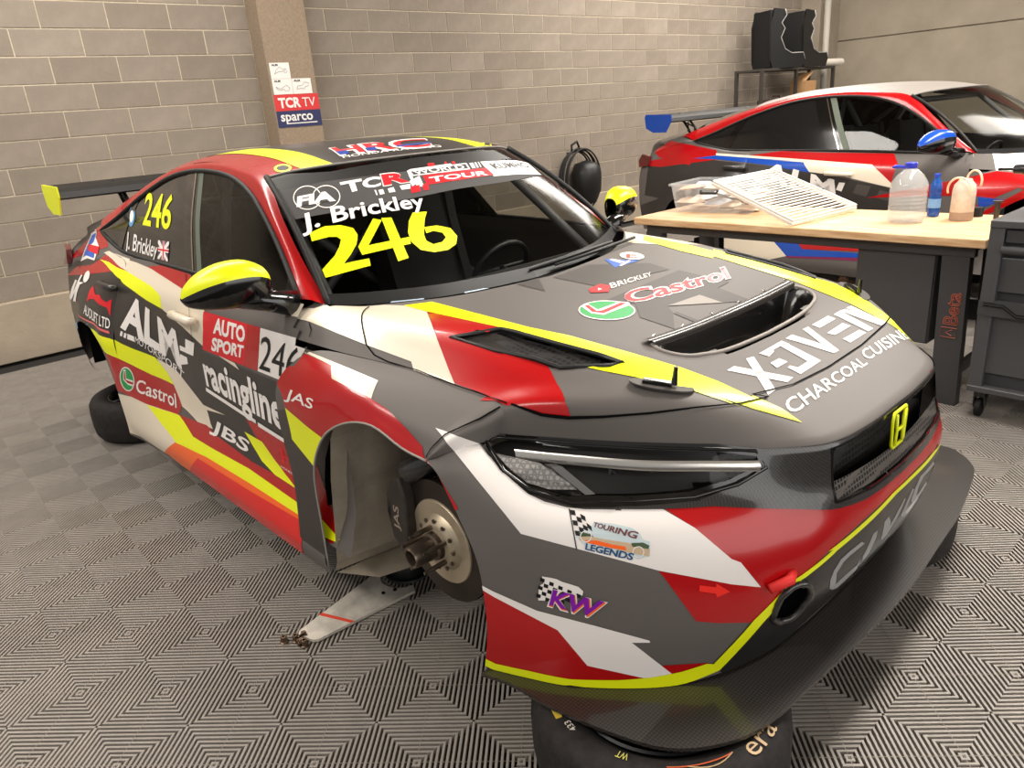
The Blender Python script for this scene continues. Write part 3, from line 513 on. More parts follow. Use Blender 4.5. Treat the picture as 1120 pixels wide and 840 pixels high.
["red_panel","red","tilt",["bonnet","front_bumper","wing_top"],1,0,[[[0.4498,0.7352],[0.449,0.6786],[0.4463,0.6258],[0.4422,0.5762],[0.437,0.5291],[0.4305,0.4845],[0.423,0.4419],[0.4268,0.4387],[0.4375,0.3538],[0.4752,0.2997],[0.5042,0.252],[0.5478,0.1775],[0.5763,0.1367],[0.582,0.1066],[0.6,0.1333],[0.6177,0.1604],[0.633,0.194],[0.6446,0.2301],[0.6515,0.2369],[0.6543,0.2753],[0.6714,0.3055],[0.6886,0.3357],[0.6511,0.4066],[0.6341,0.4451],[0.6126,0.4878],[0.5916,0.5308],[0.5664,0.5783],[0.5229,0.6426]]]],
["red_panel","red","tilt",["bonnet","front_bumper","wing_top"],1,0,[[[-0.7803,0.6137],[-0.7461,0.5424],[-0.7185,0.4765],[-0.697,0.4154],[-0.6587,0.3322],[-0.665,0.4007],[-0.6951,0.4655],[-0.7329,0.536]]]],
["camouflage","dgrey","top",["bonnet"],1,0,[[[0.019,0.3351],[-0.0866,0.3485],[-0.1968,0.3614],[-0.2286,0.3133],[-0.2586,0.2646],[-0.2877,0.216],[-0.3172,0.1685],[-0.2787,0.0516],[-0.2133,0.0724],[-0.1459,0.0903],[-0.0781,0.1064],[0.0375,0.1107],[0.034,0.1802],[0.0275,0.2551]],[[0.1545,-0.0144],[0.0851,-0.007],[0.0129,0.0005],[-0.0602,0.0067],[-0.1359,0.0129],[-0.2124,0.0176],[-0.2876,0.0197],[-0.2803,-0.0366],[-0.2758,-0.0896],[-0.2731,-0.14],[-0.2731,-0.1875],[-0.1965,-0.1922],[-0.1816,-0.2638],[-0.1718,-0.3298],[-0.1214,-0.2999],[-0.0715,-0.2705],[-0.0921,-0.1915],[-0.0116,-0.1865],[0.0697,-0.1845],[0.112,-0.2346],[0.2167,-0.3115],[0.2187,-0.2546],[0.218,-0.1938],[0.1216,-0.1038],[0.1385,-0.0599]],[[0.1647,0.3714],[0.0514,0.3771],[0.1852,0.2157],[0.1754,0.2915]],[[0.112,-0.2346],[0.1195,-0.2914],[0.1244,-0.3447],[0.1028,-0.3497],[0.0989,-0.2932],[0.0921,-0.2329]]]],
["camouflage","lgrey","top",["bonnet"],2,0,[[[0.0697,-0.1845],[-0.0116,-0.1865],[-0.0921,-0.1915],[-0.0841,-0.2787],[-0.0455,-0.2547],[-0.0077,-0.2305],[0.0315,-0.2076]]]],
["logo","white","top",["bonnet"],2,0,[[[0.1806,-0.1488],[0.1989,-0.16],[0.219,-0.1676],[0.2401,-0.1714],[0.261,-0.1713],[0.2808,-0.1672],[0.2987,-0.1596],[0.3137,-0.1486],[0.3251,-0.1347],[0.3322,-0.1184],[0.3347,-0.1003],[0.3322,-0.0812],[0.3247,-0.0618],[0.3125,-0.043],[0.2959,-0.0258],[0.276,-0.0114],[0.2538,-0.0006],[0.2307,0.0058],[0.2082,0.0067],[0.1877,0.0023],[0.1699,-0.0071],[0.1558,-0.0207],[0.1458,-0.0377],[0.1403,-0.0569],[0.1398,-0.0773],[0.1438,-0.0976],[0.1524,-0.1169],[0.1648,-0.1342]]]],
["logo","green","top",["bonnet"],3,0,[[[0.1834,-0.1459],[0.2001,-0.156],[0.2186,-0.1628],[0.2381,-0.166],[0.2575,-0.1655],[0.2761,-0.1614],[0.2929,-0.1538],[0.3071,-0.1433],[0.318,-0.13],[0.3249,-0.1145],[0.3276,-0.0975],[0.3257,-0.0796],[0.3191,-0.0617],[0.3082,-0.0445],[0.2932,-0.0288],[0.2751,-0.0158],[0.2549,-0.0064],[0.2337,-0.0011],[0.213,-0.0007],[0.1938,-0.0052],[0.1772,-0.0142],[0.1636,-0.0271],[0.1541,-0.0431],[0.1485,-0.061],[0.1474,-0.0799],[0.1506,-0.0988],[0.158,-0.1166],[0.1691,-0.1325]]]],
["logo","white","top",["bonnet"],4,0,[[[0.2604,-0.0038],[0.226,-0.0014],[0.2544,-0.0659],[0.1418,-0.0581],[0.1304,-0.0844],[0.1454,-0.103],[0.2158,-0.1074],[0.2854,-0.1133],[0.2987,-0.077]]]],
["logo","red3","top",["bonnet"],5,0,[[[0.2516,-0.0126],[0.236,-0.0136],[0.2699,-0.0745],[0.252,-0.0814],[0.1491,-0.0683],[0.1409,-0.0838],[0.2731,-0.1032],[0.2853,-0.07]]]],
["logo","red3","top",["bonnet"],3,0,[[[0.0873,0.1127],[0.0112,0.1277],[0.0075,0.0847],[0.076,0.0386],[0.1166,0.078]]]],
["logo","white","top",["bonnet"],4,0,[[[0.0561,0.1],[0.0612,0.0765],[0.0822,0.0753]]]],
["logo","blue","top",["bonnet"],2,0,[[[-0.3031,0.3663],[-0.317,0.293],[-0.3309,0.2222],[-0.2694,0.2317],[-0.2071,0.2394]]]],
["logo","white","top",["bonnet"],3,0,[[[-0.3002,0.3416],[-0.318,0.3393],[-0.2941,0.2552],[-0.2721,0.27]],[[-0.243,0.2469],[-0.3214,0.2657],[-0.3126,0.2483],[-0.2346,0.2318]]]],
["logo","white","top",["bonnet"],4,0,[[[-0.384,0.24],[-0.3728,0.2334],[-0.3622,0.23],[-0.3526,0.2298],[-0.3444,0.2329],[-0.338,0.239],[-0.3338,0.248],[-0.332,0.2594],[-0.3327,0.2727],[-0.336,0.2874],[-0.3418,0.3028],[-0.3498,0.3182],[-0.3598,0.3328],[-0.3711,0.3458],[-0.3831,0.3565],[-0.3953,0.3642],[-0.4068,0.3685],[-0.4171,0.3691],[-0.4256,0.3659],[-0.4319,0.3591],[-0.4356,0.3492],[-0.4366,0.3366],[-0.4349,0.3221],[-0.4308,0.3065],[-0.4243,0.2907],[-0.4158,0.2754],[-0.406,0.2615],[-0.3952,0.2495]]]],
["lettering","white","tilt",["bonnet","front_bumper","wing_top"],2,0,[[[0.2013,-0.0563],[0.1595,-0.0572],[0.1333,-0.0865],[0.1061,-0.1159],[0.0787,-0.1454],[0.0516,-0.175],[0.0928,-0.1759],[0.1208,-0.1459],[0.1487,-0.1161],[0.1757,-0.0862]],[[0.0858,-0.0569],[0.0533,-0.0642],[0.0921,-0.1024],[0.1288,-0.1387],[0.1629,-0.1732],[0.207,-0.1719],[0.1706,-0.1359],[0.13,-0.0976]],[[0.0408,-0.1067],[-0.0067,-0.1102],[-0.0122,-0.1324],[0.0491,-0.1283]],[[0.0224,-0.0653],[-0.043,-0.0686],[-0.111,-0.072],[-0.1141,-0.0946],[-0.0695,-0.0825],[-0.0375,-0.0806],[-0.0282,-0.0858],[0.0105,-0.0892]],[[-0.111,-0.072],[-0.1098,-0.1114],[-0.11,-0.1498],[-0.111,-0.1873],[-0.0697,-0.1695],[-0.0726,-0.125],[-0.0772,-0.0791]],[[-0.111,-0.1873],[0.0152,-0.1804],[0.0176,-0.1453],[0.0015,-0.1442],[-0.0106,-0.1624],[-0.0891,-0.1665]],[[-0.1342,-0.0734],[-0.1725,-0.0754],[-0.185,-0.1102],[-0.1985,-0.1445],[-0.2126,-0.1784],[-0.2138,-0.197],[-0.1856,-0.1942],[-0.1664,-0.1494],[-0.1483,-0.1039]],[[-0.2341,-0.0814],[-0.2633,-0.0855],[-0.2455,-0.1241],[-0.2296,-0.1614],[-0.2148,-0.1976],[-0.1856,-0.1942],[-0.2003,-0.1578],[-0.2162,-0.1202]],[[-0.2857,-0.0874],[-0.3796,-0.0958],[-0.3825,-0.1183],[-0.2891,-0.11]],[[-0.279,-0.136],[-0.3759,-0.142],[-0.381,-0.1649],[-0.2885,-0.1553]],[[-0.2895,-0.179],[-0.3818,-0.1905],[-0.3852,-0.2099],[-0.2889,-0.2011]],[[-0.4032,-0.1042],[-0.442,-0.1066],[-0.433,-0.1617],[-0.4278,-0.2148],[-0.3983,-0.2109],[-0.3992,-0.1584]],[[-0.442,-0.1066],[-0.469,-0.1143],[-0.474,-0.1525],[-0.4811,-0.19],[-0.4927,-0.2267],[-0.4672,-0.2235],[-0.4566,-0.1852],[-0.4484,-0.1463]],[[-0.4787,-0.1115],[-0.5035,-0.1175],[-0.5004,-0.1555],[-0.5005,-0.1926],[-0.5066,-0.2288],[-0.4672,-0.2235],[-0.4685,-0.1871],[-0.4725,-0.1498]]]],
["white_panel","white","front",["front_bumper","front_wing","wing_top"],1,0,[[[0.5584,0.4885],[0.526,0.4774],[0.4951,0.4657],[0.4662,0.45],[0.4365,0.4347],[0.4395,0.432],[0.4129,0.3908],[0.3883,0.3641],[0.3642,0.3378],[0.3393,0.3221],[0.3147,0.3068],[0.2643,0.2901],[0.2235,0.2835],[0.1944,0.2816],[0.1655,0.2798],[0.1366,0.278],[0.1079,0.2761],[0.0792,0.2741],[0.0504,0.2719],[0.0187,0.2502],[-0.0136,0.2277],[-0.0382,0.2028],[-0.0635,0.1772],[-0.0897,0.1507],[-0.1105,0.1402],[-0.1337,0.1072],[-0.1593,0.0717],[-0.123,0.0817],[-0.0883,0.0903],[-0.0542,0.1015],[-0.0208,0.1121],[0.0121,0.1222],[0.0445,0.1317],[0.0766,0.1407],[0.1035,0.1503],[0.1303,0.1596],[0.1571,0.1687],[0.1839,0.1778],[0.2108,0.1868],[0.2378,0.1956],[0.2648,0.2044],[0.292,0.2131],[0.3193,0.2216],[0.3467,0.23],[0.3743,0.238],[0.393,0.2641],[0.4117,0.2901],[0.4307,0.316],[0.4499,0.3422],[0.4693,0.3685],[0.4909,0.398],[0.513,0.4275],[0.5337,0.4605]]]],
["red_panel","red","front",["front_bumper","front_wing","wing_top"],1,0,[[[0.0506,0.2757],[0.0126,0.2734],[-0.0256,0.2708],[-0.064,0.2681],[-0.095,0.2647],[-0.1263,0.2611],[-0.1578,0.2574],[-0.1901,0.2532],[-0.2233,0.2484],[-0.2559,0.244],[-0.2883,0.24],[-0.3208,0.2358],[-0.3569,0.2298],[-0.4103,0.2346],[-0.4537,0.2454],[-0.5001,0.256],[-0.5496,0.2664],[-0.6038,0.2763],[-0.6542,0.2914],[-0.7079,0.307],[-0.7684,0.3221],[-0.802,0.3608],[-0.8073,0.4072],[-0.8065,0.4548],[-0.8127,0.5012],[-0.8475,0.4852],[-0.8714,0.4507],[-0.8953,0.4162],[-0.9438,0.3608],[-0.9475,0.3135],[-0.9072,0.2937],[-0.8669,0.2739],[-0.7828,0.2662],[-0.7232,0.2528],[-0.6713,0.2383],[-0.6223,0.2242],[-0.5768,0.21],[-0.5278,0.1977],[-0.4836,0.1844],[-0.4432,0.1703],[-0.4054,0.1557],[-0.3701,0.1403],[-0.337,0.1242],[-0.3047,0.1038],[-0.2748,0.0819],[-0.251,0.0612],[-0.2275,0.0401],[-0.204,0.019],[-0.16,0.0727],[-0.1341,0.1077],[-0.1105,0.1402],[-0.0897,0.1507],[-0.0635,0.1772],[-0.0382,0.2028],[-0.0136,0.2277],[0.0082,0.2441],[0.0294,0.2599]]]],
["red_panel","red","front",["front_bumper","front_wing","wing_top"],1,0,[[[0.0766,0.1396],[0.0446,0.1308],[0.0121,0.1216],[-0.0208,0.1117],[-0.0542,0.1013],[-0.0883,0.0903],[-0.1222,0.0818],[-0.1576,0.072],[-0.1898,0.0733],[-0.2232,0.0738],[-0.257,0.0744],[-0.2305,0.0468],[-0.204,0.019],[-0.173,-0.0009],[-0.1429,-0.0215],[-0.1016,-0.0136],[-0.0627,-0.0081],[-0.0072,0.0042],[0.0118,0.0357],[0.0301,0.0659],[0.0477,0.0952],[0.0647,0.1234]]]],
["red_panel","red","front",["front_bumper","front_wing","wing_top"],1,0,[[[0.4844,0.1005],[0.4578,0.0844],[0.431,0.0711],[0.4,0.052],[0.3692,0.0327],[0.3386,0.0132],[0.308,-0.0068],[0.2867,-0.0398],[0.265,-0.0742],[0.2428,-0.1102],[0.208,-0.1193],[0.1732,-0.1291],[0.1381,-0.1397],[0.1026,-0.1514],[0.1379,-0.1561],[0.1731,-0.1617],[0.2093,-0.161],[0.2457,-0.1611],[0.2822,-0.1622],[0.3184,-0.1539],[0.3548,-0.1477],[0.3917,-0.1423],[0.4292,-0.1375],[0.4675,-0.1332],[0.5054,-0.1208],[0.5022,-0.0831],[0.499,-0.0453],[0.4905,0.0295],[0.4875,0.065]]]],
["red_panel","red","front",["front_bumper","front_wing","wing_top"],1,0,[[[0.082,-0.1174],[0.0507,-0.1182],[0.0189,-0.12],[-0.0135,-0.1228],[-0.0469,-0.127],[-0.0368,-0.1417],[0.0083,-0.1515],[0.0476,-0.1506]]]],
["white_panel","white","front",["front_bumper","front_wing","wing_top"],2,0,[[[0.4846,0.1098],[0.481,0.0958],[0.452,0.0766],[0.4228,0.0602],[0.3939,0.0438],[0.3652,0.0272],[0.3366,0.0105],[0.308,-0.0068],[0.2867,-0.0398],[0.265,-0.0742],[0.2428,-0.1102],[0.2087,-0.1202],[0.1745,-0.1308],[0.1401,-0.1424],[0.1052,-0.1548],[0.0724,-0.1521],[0.0393,-0.1504],[0.0655,-0.1212],[0.0909,-0.0937],[0.1153,-0.0677],[0.1391,-0.043],[0.0973,-0.0447],[0.0999,-0.0386],[0.1313,-0.0263],[0.1623,-0.0147],[0.1931,-0.0037],[0.2238,0.0068],[0.2558,0.0169],[0.2879,0.0267],[0.3201,0.0359],[0.3524,0.0445],[0.3851,0.06],[0.4181,0.0755],[0.4514,0.0909]]]],
["yellow_stripe","yel","front",["front_bumper","front_wing","wing_top"],4,0,[[[0.5053,-0.1072],[0.4651,-0.1279],[0.3913,-0.1369],[0.2819,-0.1533],[0.1731,-0.1558],[0.0916,-0.1516],[0.0202,-0.1421],[-0.0411,-0.1273],[-0.0595,-0.1328],[-0.1484,-0.0142],[-0.2441,0.0719],[-0.3516,0.1271],[-0.3366,0.1273],[-0.5767,0.2125],[-0.8104,0.2711],[-0.8808,0.2773],[-0.886,0.2741],[-0.8243,0.2607],[-0.597,0.2057],[-0.3533,0.1163],[-0.3676,0.1204],[-0.2612,0.0668],[-0.1744,-0.0309],[-0.1069,-0.123],[-0.0792,-0.1589],[-0.0167,-0.1772],[0.0062,-0.1822],[0.0913,-0.1923],[0.1752,-0.1894],[0.2856,-0.1724],[0.3939,-0.1828],[0.4786,-0.1474],[0.5076,-0.1325]]]],
["lower_grille","carbon","front",["front_bumper","front_wing","wing_top"],3,0,[[[-0.0792,-0.1589],[-0.1069,-0.123],[-0.129,-0.0907],[-0.1514,-0.06],[-0.1744,-0.0309],[-0.1958,-0.0057],[-0.2176,0.0188],[-0.2393,0.043],[-0.2612,0.0668],[-0.2935,0.0867],[-0.3288,0.1045],[-0.3676,0.1204],[-0.3531,0.1176],[-0.3866,0.1341],[-0.4223,0.1499],[-0.4603,0.1651],[-0.5015,0.1796],[-0.5469,0.1931],[-0.597,0.2057],[-0.644,0.2207],[-0.696,0.2351],[-0.7519,0.2498],[-0.8243,0.2607],[-0.8478,0.2855],[-0.8616,0.2737],[-0.8587,0.2301],[-0.8559,0.1864],[-0.853,0.1426],[-0.8413,0.0996],[-0.8296,0.0566],[-0.8179,0.0135],[-0.7895,-0.0123],[-0.7611,-0.038],[-0.7327,-0.0638],[-0.7043,-0.0895],[-0.6759,-0.1153],[-0.4928,-0.0236],[-0.4685,-0.0456],[-0.4389,-0.0608],[-0.4094,-0.0759],[-0.3798,-0.0911],[-0.3502,-0.1062],[-0.3206,-0.1213],[-0.2911,-0.1365],[-0.2615,-0.1516],[-0.2304,-0.1619],[-0.1993,-0.1723],[-0.1682,-0.1826],[-0.1371,-0.1929],[-0.106,-0.2032]]]],
["red_arrow","red4","front",["front_bumper","front_wing","wing_top"],3,0,[[[-0.0143,0.0977],[-0.052,0.0881],[-0.052,0.0979],[-0.0841,0.0731],[-0.0538,0.0624],[-0.051,0.0722],[-0.0132,0.0824]]]],
["logo","white","front",["front_bumper","front_wing","wing_top"],2,0,[[[0.3348,0.1346],[0.3165,0.1316],[0.3029,0.1282],[0.2896,0.121],[0.2743,0.1158],[0.2547,0.1084],[0.2443,0.0969],[0.2467,0.0865],[0.2685,0.0898],[0.2939,0.096],[0.3236,0.0657],[0.3288,0.072],[0.3475,0.0724],[0.3445,0.1013],[0.3391,0.1131],[0.3323,0.1164]]]],
["logo","black","front",["front_bumper","front_wing","wing_top"],3,0,[[[0.3377,0.1319],[0.3284,0.1279],[0.3305,0.1191],[0.3399,0.1227]],[[0.318,0.1223],[0.3087,0.1183],[0.3108,0.1095],[0.3201,0.1131]],[[0.2984,0.1125],[0.2891,0.1084],[0.2911,0.0996],[0.3005,0.1033]],[[0.2788,0.1025],[0.2695,0.0983],[0.2715,0.0896],[0.2808,0.0933]],[[0.2592,0.0924],[0.2499,0.0882],[0.2519,0.0794],[0.2612,0.0833]],[[0.3308,0.117],[0.3214,0.1131],[0.3235,0.1042],[0.3329,0.1078]],[[0.3111,0.1074],[0.3017,0.1033],[0.3038,0.0945],[0.3132,0.0981]],[[0.2914,0.0975],[0.2821,0.0933],[0.2841,0.0845],[0.2935,0.0883]],[[0.2718,0.0875],[0.2625,0.0833],[0.2644,0.0744],[0.2738,0.0782]],[[0.3436,0.1117],[0.3342,0.1077],[0.3363,0.0988],[0.3458,0.1023]],[[0.3238,0.1021],[0.3145,0.0981],[0.3165,0.0892],[0.3259,0.0928]],[[0.3041,0.0924],[0.2947,0.0882],[0.2968,0.0793],[0.3062,0.083]],[[0.2844,0.0824],[0.275,0.0782],[0.277,0.0692],[0.2864,0.073]],[[0.2647,0.0722],[0.2554,0.068],[0.2573,0.059],[0.2667,0.0629]],[[0.3367,0.0967],[0.3272,0.0927],[0.3293,0.0838],[0.3388,0.0873]],[[0.3168,0.0871],[0.3075,0.083],[0.3095,0.074],[0.3189,0.0776]],[[0.2971,0.0772],[0.2877,0.073],[0.2897,0.064],[0.2991,0.0678]],[[0.3496,0.0912],[0.3401,0.0873],[0.3422,0.0782],[0.3517,0.0817]],[[0.3297,0.0816],[0.3202,0.0776],[0.3223,0.0686],[0.3318,0.0721]],[[0.3098,0.0719],[0.3004,0.0677],[0.3024,0.0587],[0.3119,0.0624]]]],
["logo","black","front",["front_bumper","front_wing","wing_top"],3,0,[[[0.2581,0.2843],[0.2473,0.282],[0.2466,0.2719],[0.257,0.2742]],[[0.2363,0.2748],[0.2262,0.2685],[0.2255,0.2584],[0.2352,0.2647]],[[0.2459,0.2702],[0.2355,0.2659],[0.2347,0.2556],[0.2447,0.26]],[[0.225,0.2559],[0.2151,0.2474],[0.2142,0.2368],[0.2237,0.2454]],[[0.2558,0.2632],[0.2451,0.2608],[0.2442,0.2504],[0.2545,0.2527]],[[0.2341,0.2535],[0.2239,0.2471],[0.223,0.2365],[0.2327,0.243]],[[0.2435,0.2487],[0.233,0.2443],[0.232,0.2336],[0.2421,0.238]],[[0.2224,0.2339],[0.2124,0.2251],[0.2113,0.2142],[0.2209,0.223]],[[0.2532,0.2412],[0.2424,0.2389],[0.2414,0.228],[0.2517,0.2303]],[[0.2606,0.2869],[0.2584,0.2867],[0.2566,0.2588],[0.2542,0.2294],[0.2513,0.1987],[0.2539,0.1988],[0.2566,0.2295],[0.2589,0.2589]]]],
["logo","skyblue","front",["front_bumper","front_wing","wing_top"],2,0,[[[0.2499,0.2265],[0.2477,0.2372],[0.2335,0.246],[0.2149,0.2453],[0.2079,0.2568],[0.165,0.2497],[0.1273,0.2396],[0.1115,0.2281],[0.1047,0.2128],[0.0902,0.2076],[0.0931,0.1749],[0.1062,0.1734],[0.1193,0.1697],[0.1358,0.1797],[0.1675,0.1873],[0.1994,0.1949],[0.2313,0.2024]]]],
["logo","sand","front",["front_bumper","front_wing","wing_top"],3,0,[[[0.242,0.2283],[0.216,0.2258],[0.1842,0.2175],[0.1418,0.2086],[0.0919,0.1903],[0.0953,0.175],[0.1312,0.1838],[0.1648,0.1945],[0.1975,0.204],[0.2303,0.2134],[0.2449,0.2208]]]],
["logo","orange","front",["front_bumper","front_wing","wing_top"],4,0,[[[0.232,0.219],[0.2061,0.2165],[0.1723,0.2059],[0.1448,0.2],[0.1435,0.1912],[0.1816,0.1999],[0.2303,0.2134]]]],
["logo","dgreen","front",["front_bumper","front_wing","wing_top"],4,0,[[[0.1312,0.2069],[0.1054,0.2064],[0.0921,0.199],[0.095,0.1916],[0.1298,0.1992]],[[0.2467,0.2361],[0.2261,0.2339],[0.217,0.2269],[0.2399,0.2271]]]],
["logo","white","front",["front_bumper","front_wing","wing_top"],5,0,[[[0.2164,0.2262],[0.217,0.2235],[0.2189,0.224],[0.2184,0.2263]],[[0.217,0.2235],[0.2183,0.2209],[0.2199,0.2218],[0.2189,0.224]],[[0.2183,0.2209],[0.2201,0.2186],[0.2215,0.2199],[0.2199,0.2218]],[[0.2201,0.2186],[0.2223,0.2167],[0.2234,0.2183],[0.2215,0.2199]],[[0.2223,0.2167],[0.2249,0.2153],[0.2256,0.2171],[0.2234,0.2183]],[[0.2249,0.2153],[0.2278,0.2145],[0.228,0.2164],[0.2256,0.2171]],[[0.2278,0.2145],[0.2307,0.2143],[0.2305,0.2163],[0.228,0.2164]],[[0.2307,0.2143],[0.2336,0.2148],[0.233,0.2167],[0.2305,0.2163]],[[0.2336,0.2148],[0.2362,0.2159],[0.2352,0.2176],[0.233,0.2167]],[[0.2362,0.2159],[0.2386,0.2175],[0.2372,0.219],[0.2352,0.2176]],[[0.2386,0.2175],[0.2404,0.2196],[0.2388,0.2208],[0.2372,0.219]],[[0.2404,0.2196],[0.2418,0.2221],[0.2399,0.2229],[0.2388,0.2208]],[[0.2418,0.2221],[0.2425,0.2248],[0.2405,0.2252],[0.2399,0.2229]],[[0.2425,0.2248],[0.2425,0.2276],[0.2406,0.2275],[0.2405,0.2252]],[[0.2425,0.2276],[0.2419,0.2304],[0.24,0.2299],[0.2406,0.2275]],[[0.2419,0.2304],[0.2407,0.233],[0.239,0.232],[0.24,0.2299]],[[0.2407,0.233],[0.2389,0.2353],[0.2375,0.234],[0.239,0.232]],[[0.2389,0.2353],[0.2366,0.2371],[0.2355,0.2356],[0.2375,0.234]],[[0.2366,0.2371],[0.2339,0.2384],[0.2333,0.2367],[0.2355,0.2356]],[[0.2339,0.2384],[0.2311,0.2392],[0.2308,0.2373],[0.2333,0.2367]],[[0.2311,0.2392],[0.2281,0.2393],[0.2283,0.2374],[0.2308,0.2373]],[[0.2281,0.2393],[0.2252,0.2388],[0.2259,0.237],[0.2283,0.2374]],[[0.2252,0.2388],[0.2226,0.2378],[0.2236,0.2361],[0.2259,0.237]],[[0.2226,0.2378],[0.2203,0.2362],[0.2217,0.2348],[0.2236,0.2361]],[[0.2203,0.2362],[0.2184,0.2341],[0.2201,0.233],[0.2217,0.2348]],[[0.2184,0.2341],[0.2171,0.2317],[0.219,0.2309],[0.2201,0.233]],[[0.2171,0.2317],[0.2165,0.229],[0.2184,0.2287],[0.219,0.2309]],[[0.2165,0.229],[0.2164,0.2262],[0.2184,0.2263],[0.2184,0.2287]],[[0.1047,0.1856],[0.1053,0.1828],[0.1072,0.1833],[0.1067,0.1857]],[[0.1053,0.1828],[0.1065,0.1801],[0.1082,0.1811],[0.1072,0.1833]],[[0.1065,0.1801],[0.1082,0.1778],[0.1096,0.1791],[0.1082,0.1811]],[[0.1082,0.1778],[0.1104,0.1759],[0.1115,0.1775],[0.1096,0.1791]],[[0.1104,0.1759],[0.113,0.1745],[0.1137,0.1763],[0.1115,0.1775]],[[0.113,0.1745],[0.1157,0.1736],[0.116,0.1756],[0.1137,0.1763]],[[0.1157,0.1736],[0.1186,0.1735],[0.1185,0.1755],[0.116,0.1756]],[[0.1186,0.1735],[0.1215,0.174],[0.1209,0.1759],[0.1185,0.1755]],[[0.1215,0.174],[0.1241,0.1751],[0.1231,0.1769],[0.1209,0.1759]],[[0.1241,0.1751],[0.1264,0.1768],[0.1251,0.1783],[0.1231,0.1769]],[[0.1264,0.1768],[0.1283,0.179],[0.1267,0.1801],[0.1251,0.1783]],[[0.1283,0.179],[0.1297,0.1815],[0.1278,0.1823],[0.1267,0.1801]],[[0.1297,0.1815],[0.1304,0.1842],[0.1285,0.1846],[0.1278,0.1823]],[[0.1304,0.1842],[0.1305,0.1871],[0.1285,0.187],[0.1285,0.1846]],[[0.1305,0.1871],[0.1299,0.1899],[0.128,0.1894],[0.1285,0.187]],[[0.1299,0.1899],[0.1287,0.1926],[0.127,0.1916],[0.128,0.1894]],[[0.1287,0.1926],[0.127,0.1949],[0.1256,0.1936],[0.127,0.1916]],[[0.127,0.1949],[0.1247,0.1968],[0.1237,0.1952],[0.1256,0.1936]],[[0.1247,0.1968],[0.1222,0.1982],[0.1215,0.1963],[0.1237,0.1952]],[[0.1222,0.1982],[0.1194,0.1989],[0.1191,0.197],[0.1215,0.1963]],[[0.1194,0.1989],[0.1165,0.1991],[0.1167,0.1971],[0.1191,0.197]],[[0.1165,0.1991],[0.1136,0.1986],[0.1143,0.1967],[0.1167,0.1971]],[[0.1136,0.1986],[0.111,0.1975],[0.112,0.1958],[0.1143,0.1967]],[[0.111,0.1975],[0.1087,0.1958],[0.1101,0.1944],[0.112,0.1958]],[[0.1087,0.1958],[0.1069,0.1937],[0.1085,0.1926],[0.1101,0.1944]],[[0.1069,0.1937],[0.1056,0.1912],[0.1074,0.1905],[0.1085,0.1926]],[[0.1056,0.1912],[0.1048,0.1885],[0.1067,0.1881],[0.1074,0.1905]],[[0.1048,0.1885],[0.1047,0.1856],[0.1067,0.1857],[0.1067,0.1881]]]],
["lettering","lgrey2","front",["front_bumper","front_wing","wing_top"],5,0,[[[-0.4594,0.1159],[-0.4731,0.1062],[-0.4183,0.09],[-0.3982,0.0793],[-0.3803,0.0523],[-0.3895,0.0186],[-0.3913,-0.0053],[-0.3696,0.0101],[-0.3612,0.0385],[-0.3673,0.0648],[-0.3857,0.091],[-0.4178,0.1049]],[[-0.4699,0.045],[-0.4752,0.0259],[-0.4401,0.0063],[-0.4081,-0.009],[-0.3781,0.0],[-0.3858,0.0115],[-0.4145,0.0247],[-0.4479,0.0387]],[[-0.5251,0.127],[-0.527,0.1047],[-0.5119,0.0619],[-0.489,0.0433],[-0.482,0.0635],[-0.496,0.0954],[-0.5061,0.1225]],[[-0.5739,0.1498],[-0.5924,0.1278],[-0.5953,0.0884],[-0.572,0.0784],[-0.5608,0.0886],[-0.5545,0.1411]],[[-0.6482,0.1795],[-0.6555,0.1747],[-0.6275,0.126],[-0.5973,0.0933],[-0.5875,0.1056],[-0.6182,0.1452]],[[-0.689,0.1954],[-0.7025,0.1889],[-0.6755,0.1361],[-0.6658,0.1173],[-0.6532,0.1276],[-0.6707,0.1646]],[[-0.8213,0.2391],[-0.8418,0.225],[-0.7546,0.2131],[-0.7304,0.1885],[-0.729,0.1509],[-0.7165,0.1429],[-0.6994,0.1553],[-0.7074,0.19],[-0.728,0.2205]],[[-0.7889,0.1865],[-0.8057,0.1724],[-0.7487,0.1498],[-0.7156,0.1443],[-0.7139,0.1559],[-0.7498,0.1661]]]],
["logo","blue3","roof",["roof","roof_rail","tailgate"],5,0,[[[0.1212,1.1623],[0.075,1.1594],[0.0982,1.1017],[0.1392,1.1074]],[[-0.0097,1.1554],[-0.0587,1.1533],[-0.032,1.097],[0.0121,1.105]],[[-0.1501,1.1369],[-0.2415,1.14],[-0.3416,1.1497],[-0.3245,1.1211],[-0.2291,1.1126],[-0.1409,1.1093]]]],
["ring_marker","yel","roof",["roof","roof_rail","tailgate"],3,0,[[[0.367,1.0843],[0.3735,1.0749],[0.3809,1.0671],[0.3885,1.0617],[0.3962,1.0586],[0.4033,1.0587],[0.4096,1.0613],[0.4147,1.067],[0.4186,1.0747],[0.4211,1.0842],[0.422,1.0951],[0.4214,1.1064],[0.4195,1.1176],[0.4162,1.1282],[0.4116,1.138],[0.4059,1.1462],[0.3995,1.1524],[0.3924,1.1568],[0.3851,1.159],[0.3778,1.1591],[0.3711,1.1567],[0.3653,1.1521],[0.3606,1.1456],[0.3574,1.1372],[0.3559,1.1274],[0.3562,1.1167],[0.3582,1.1055],[0.3619,1.0945]]]],
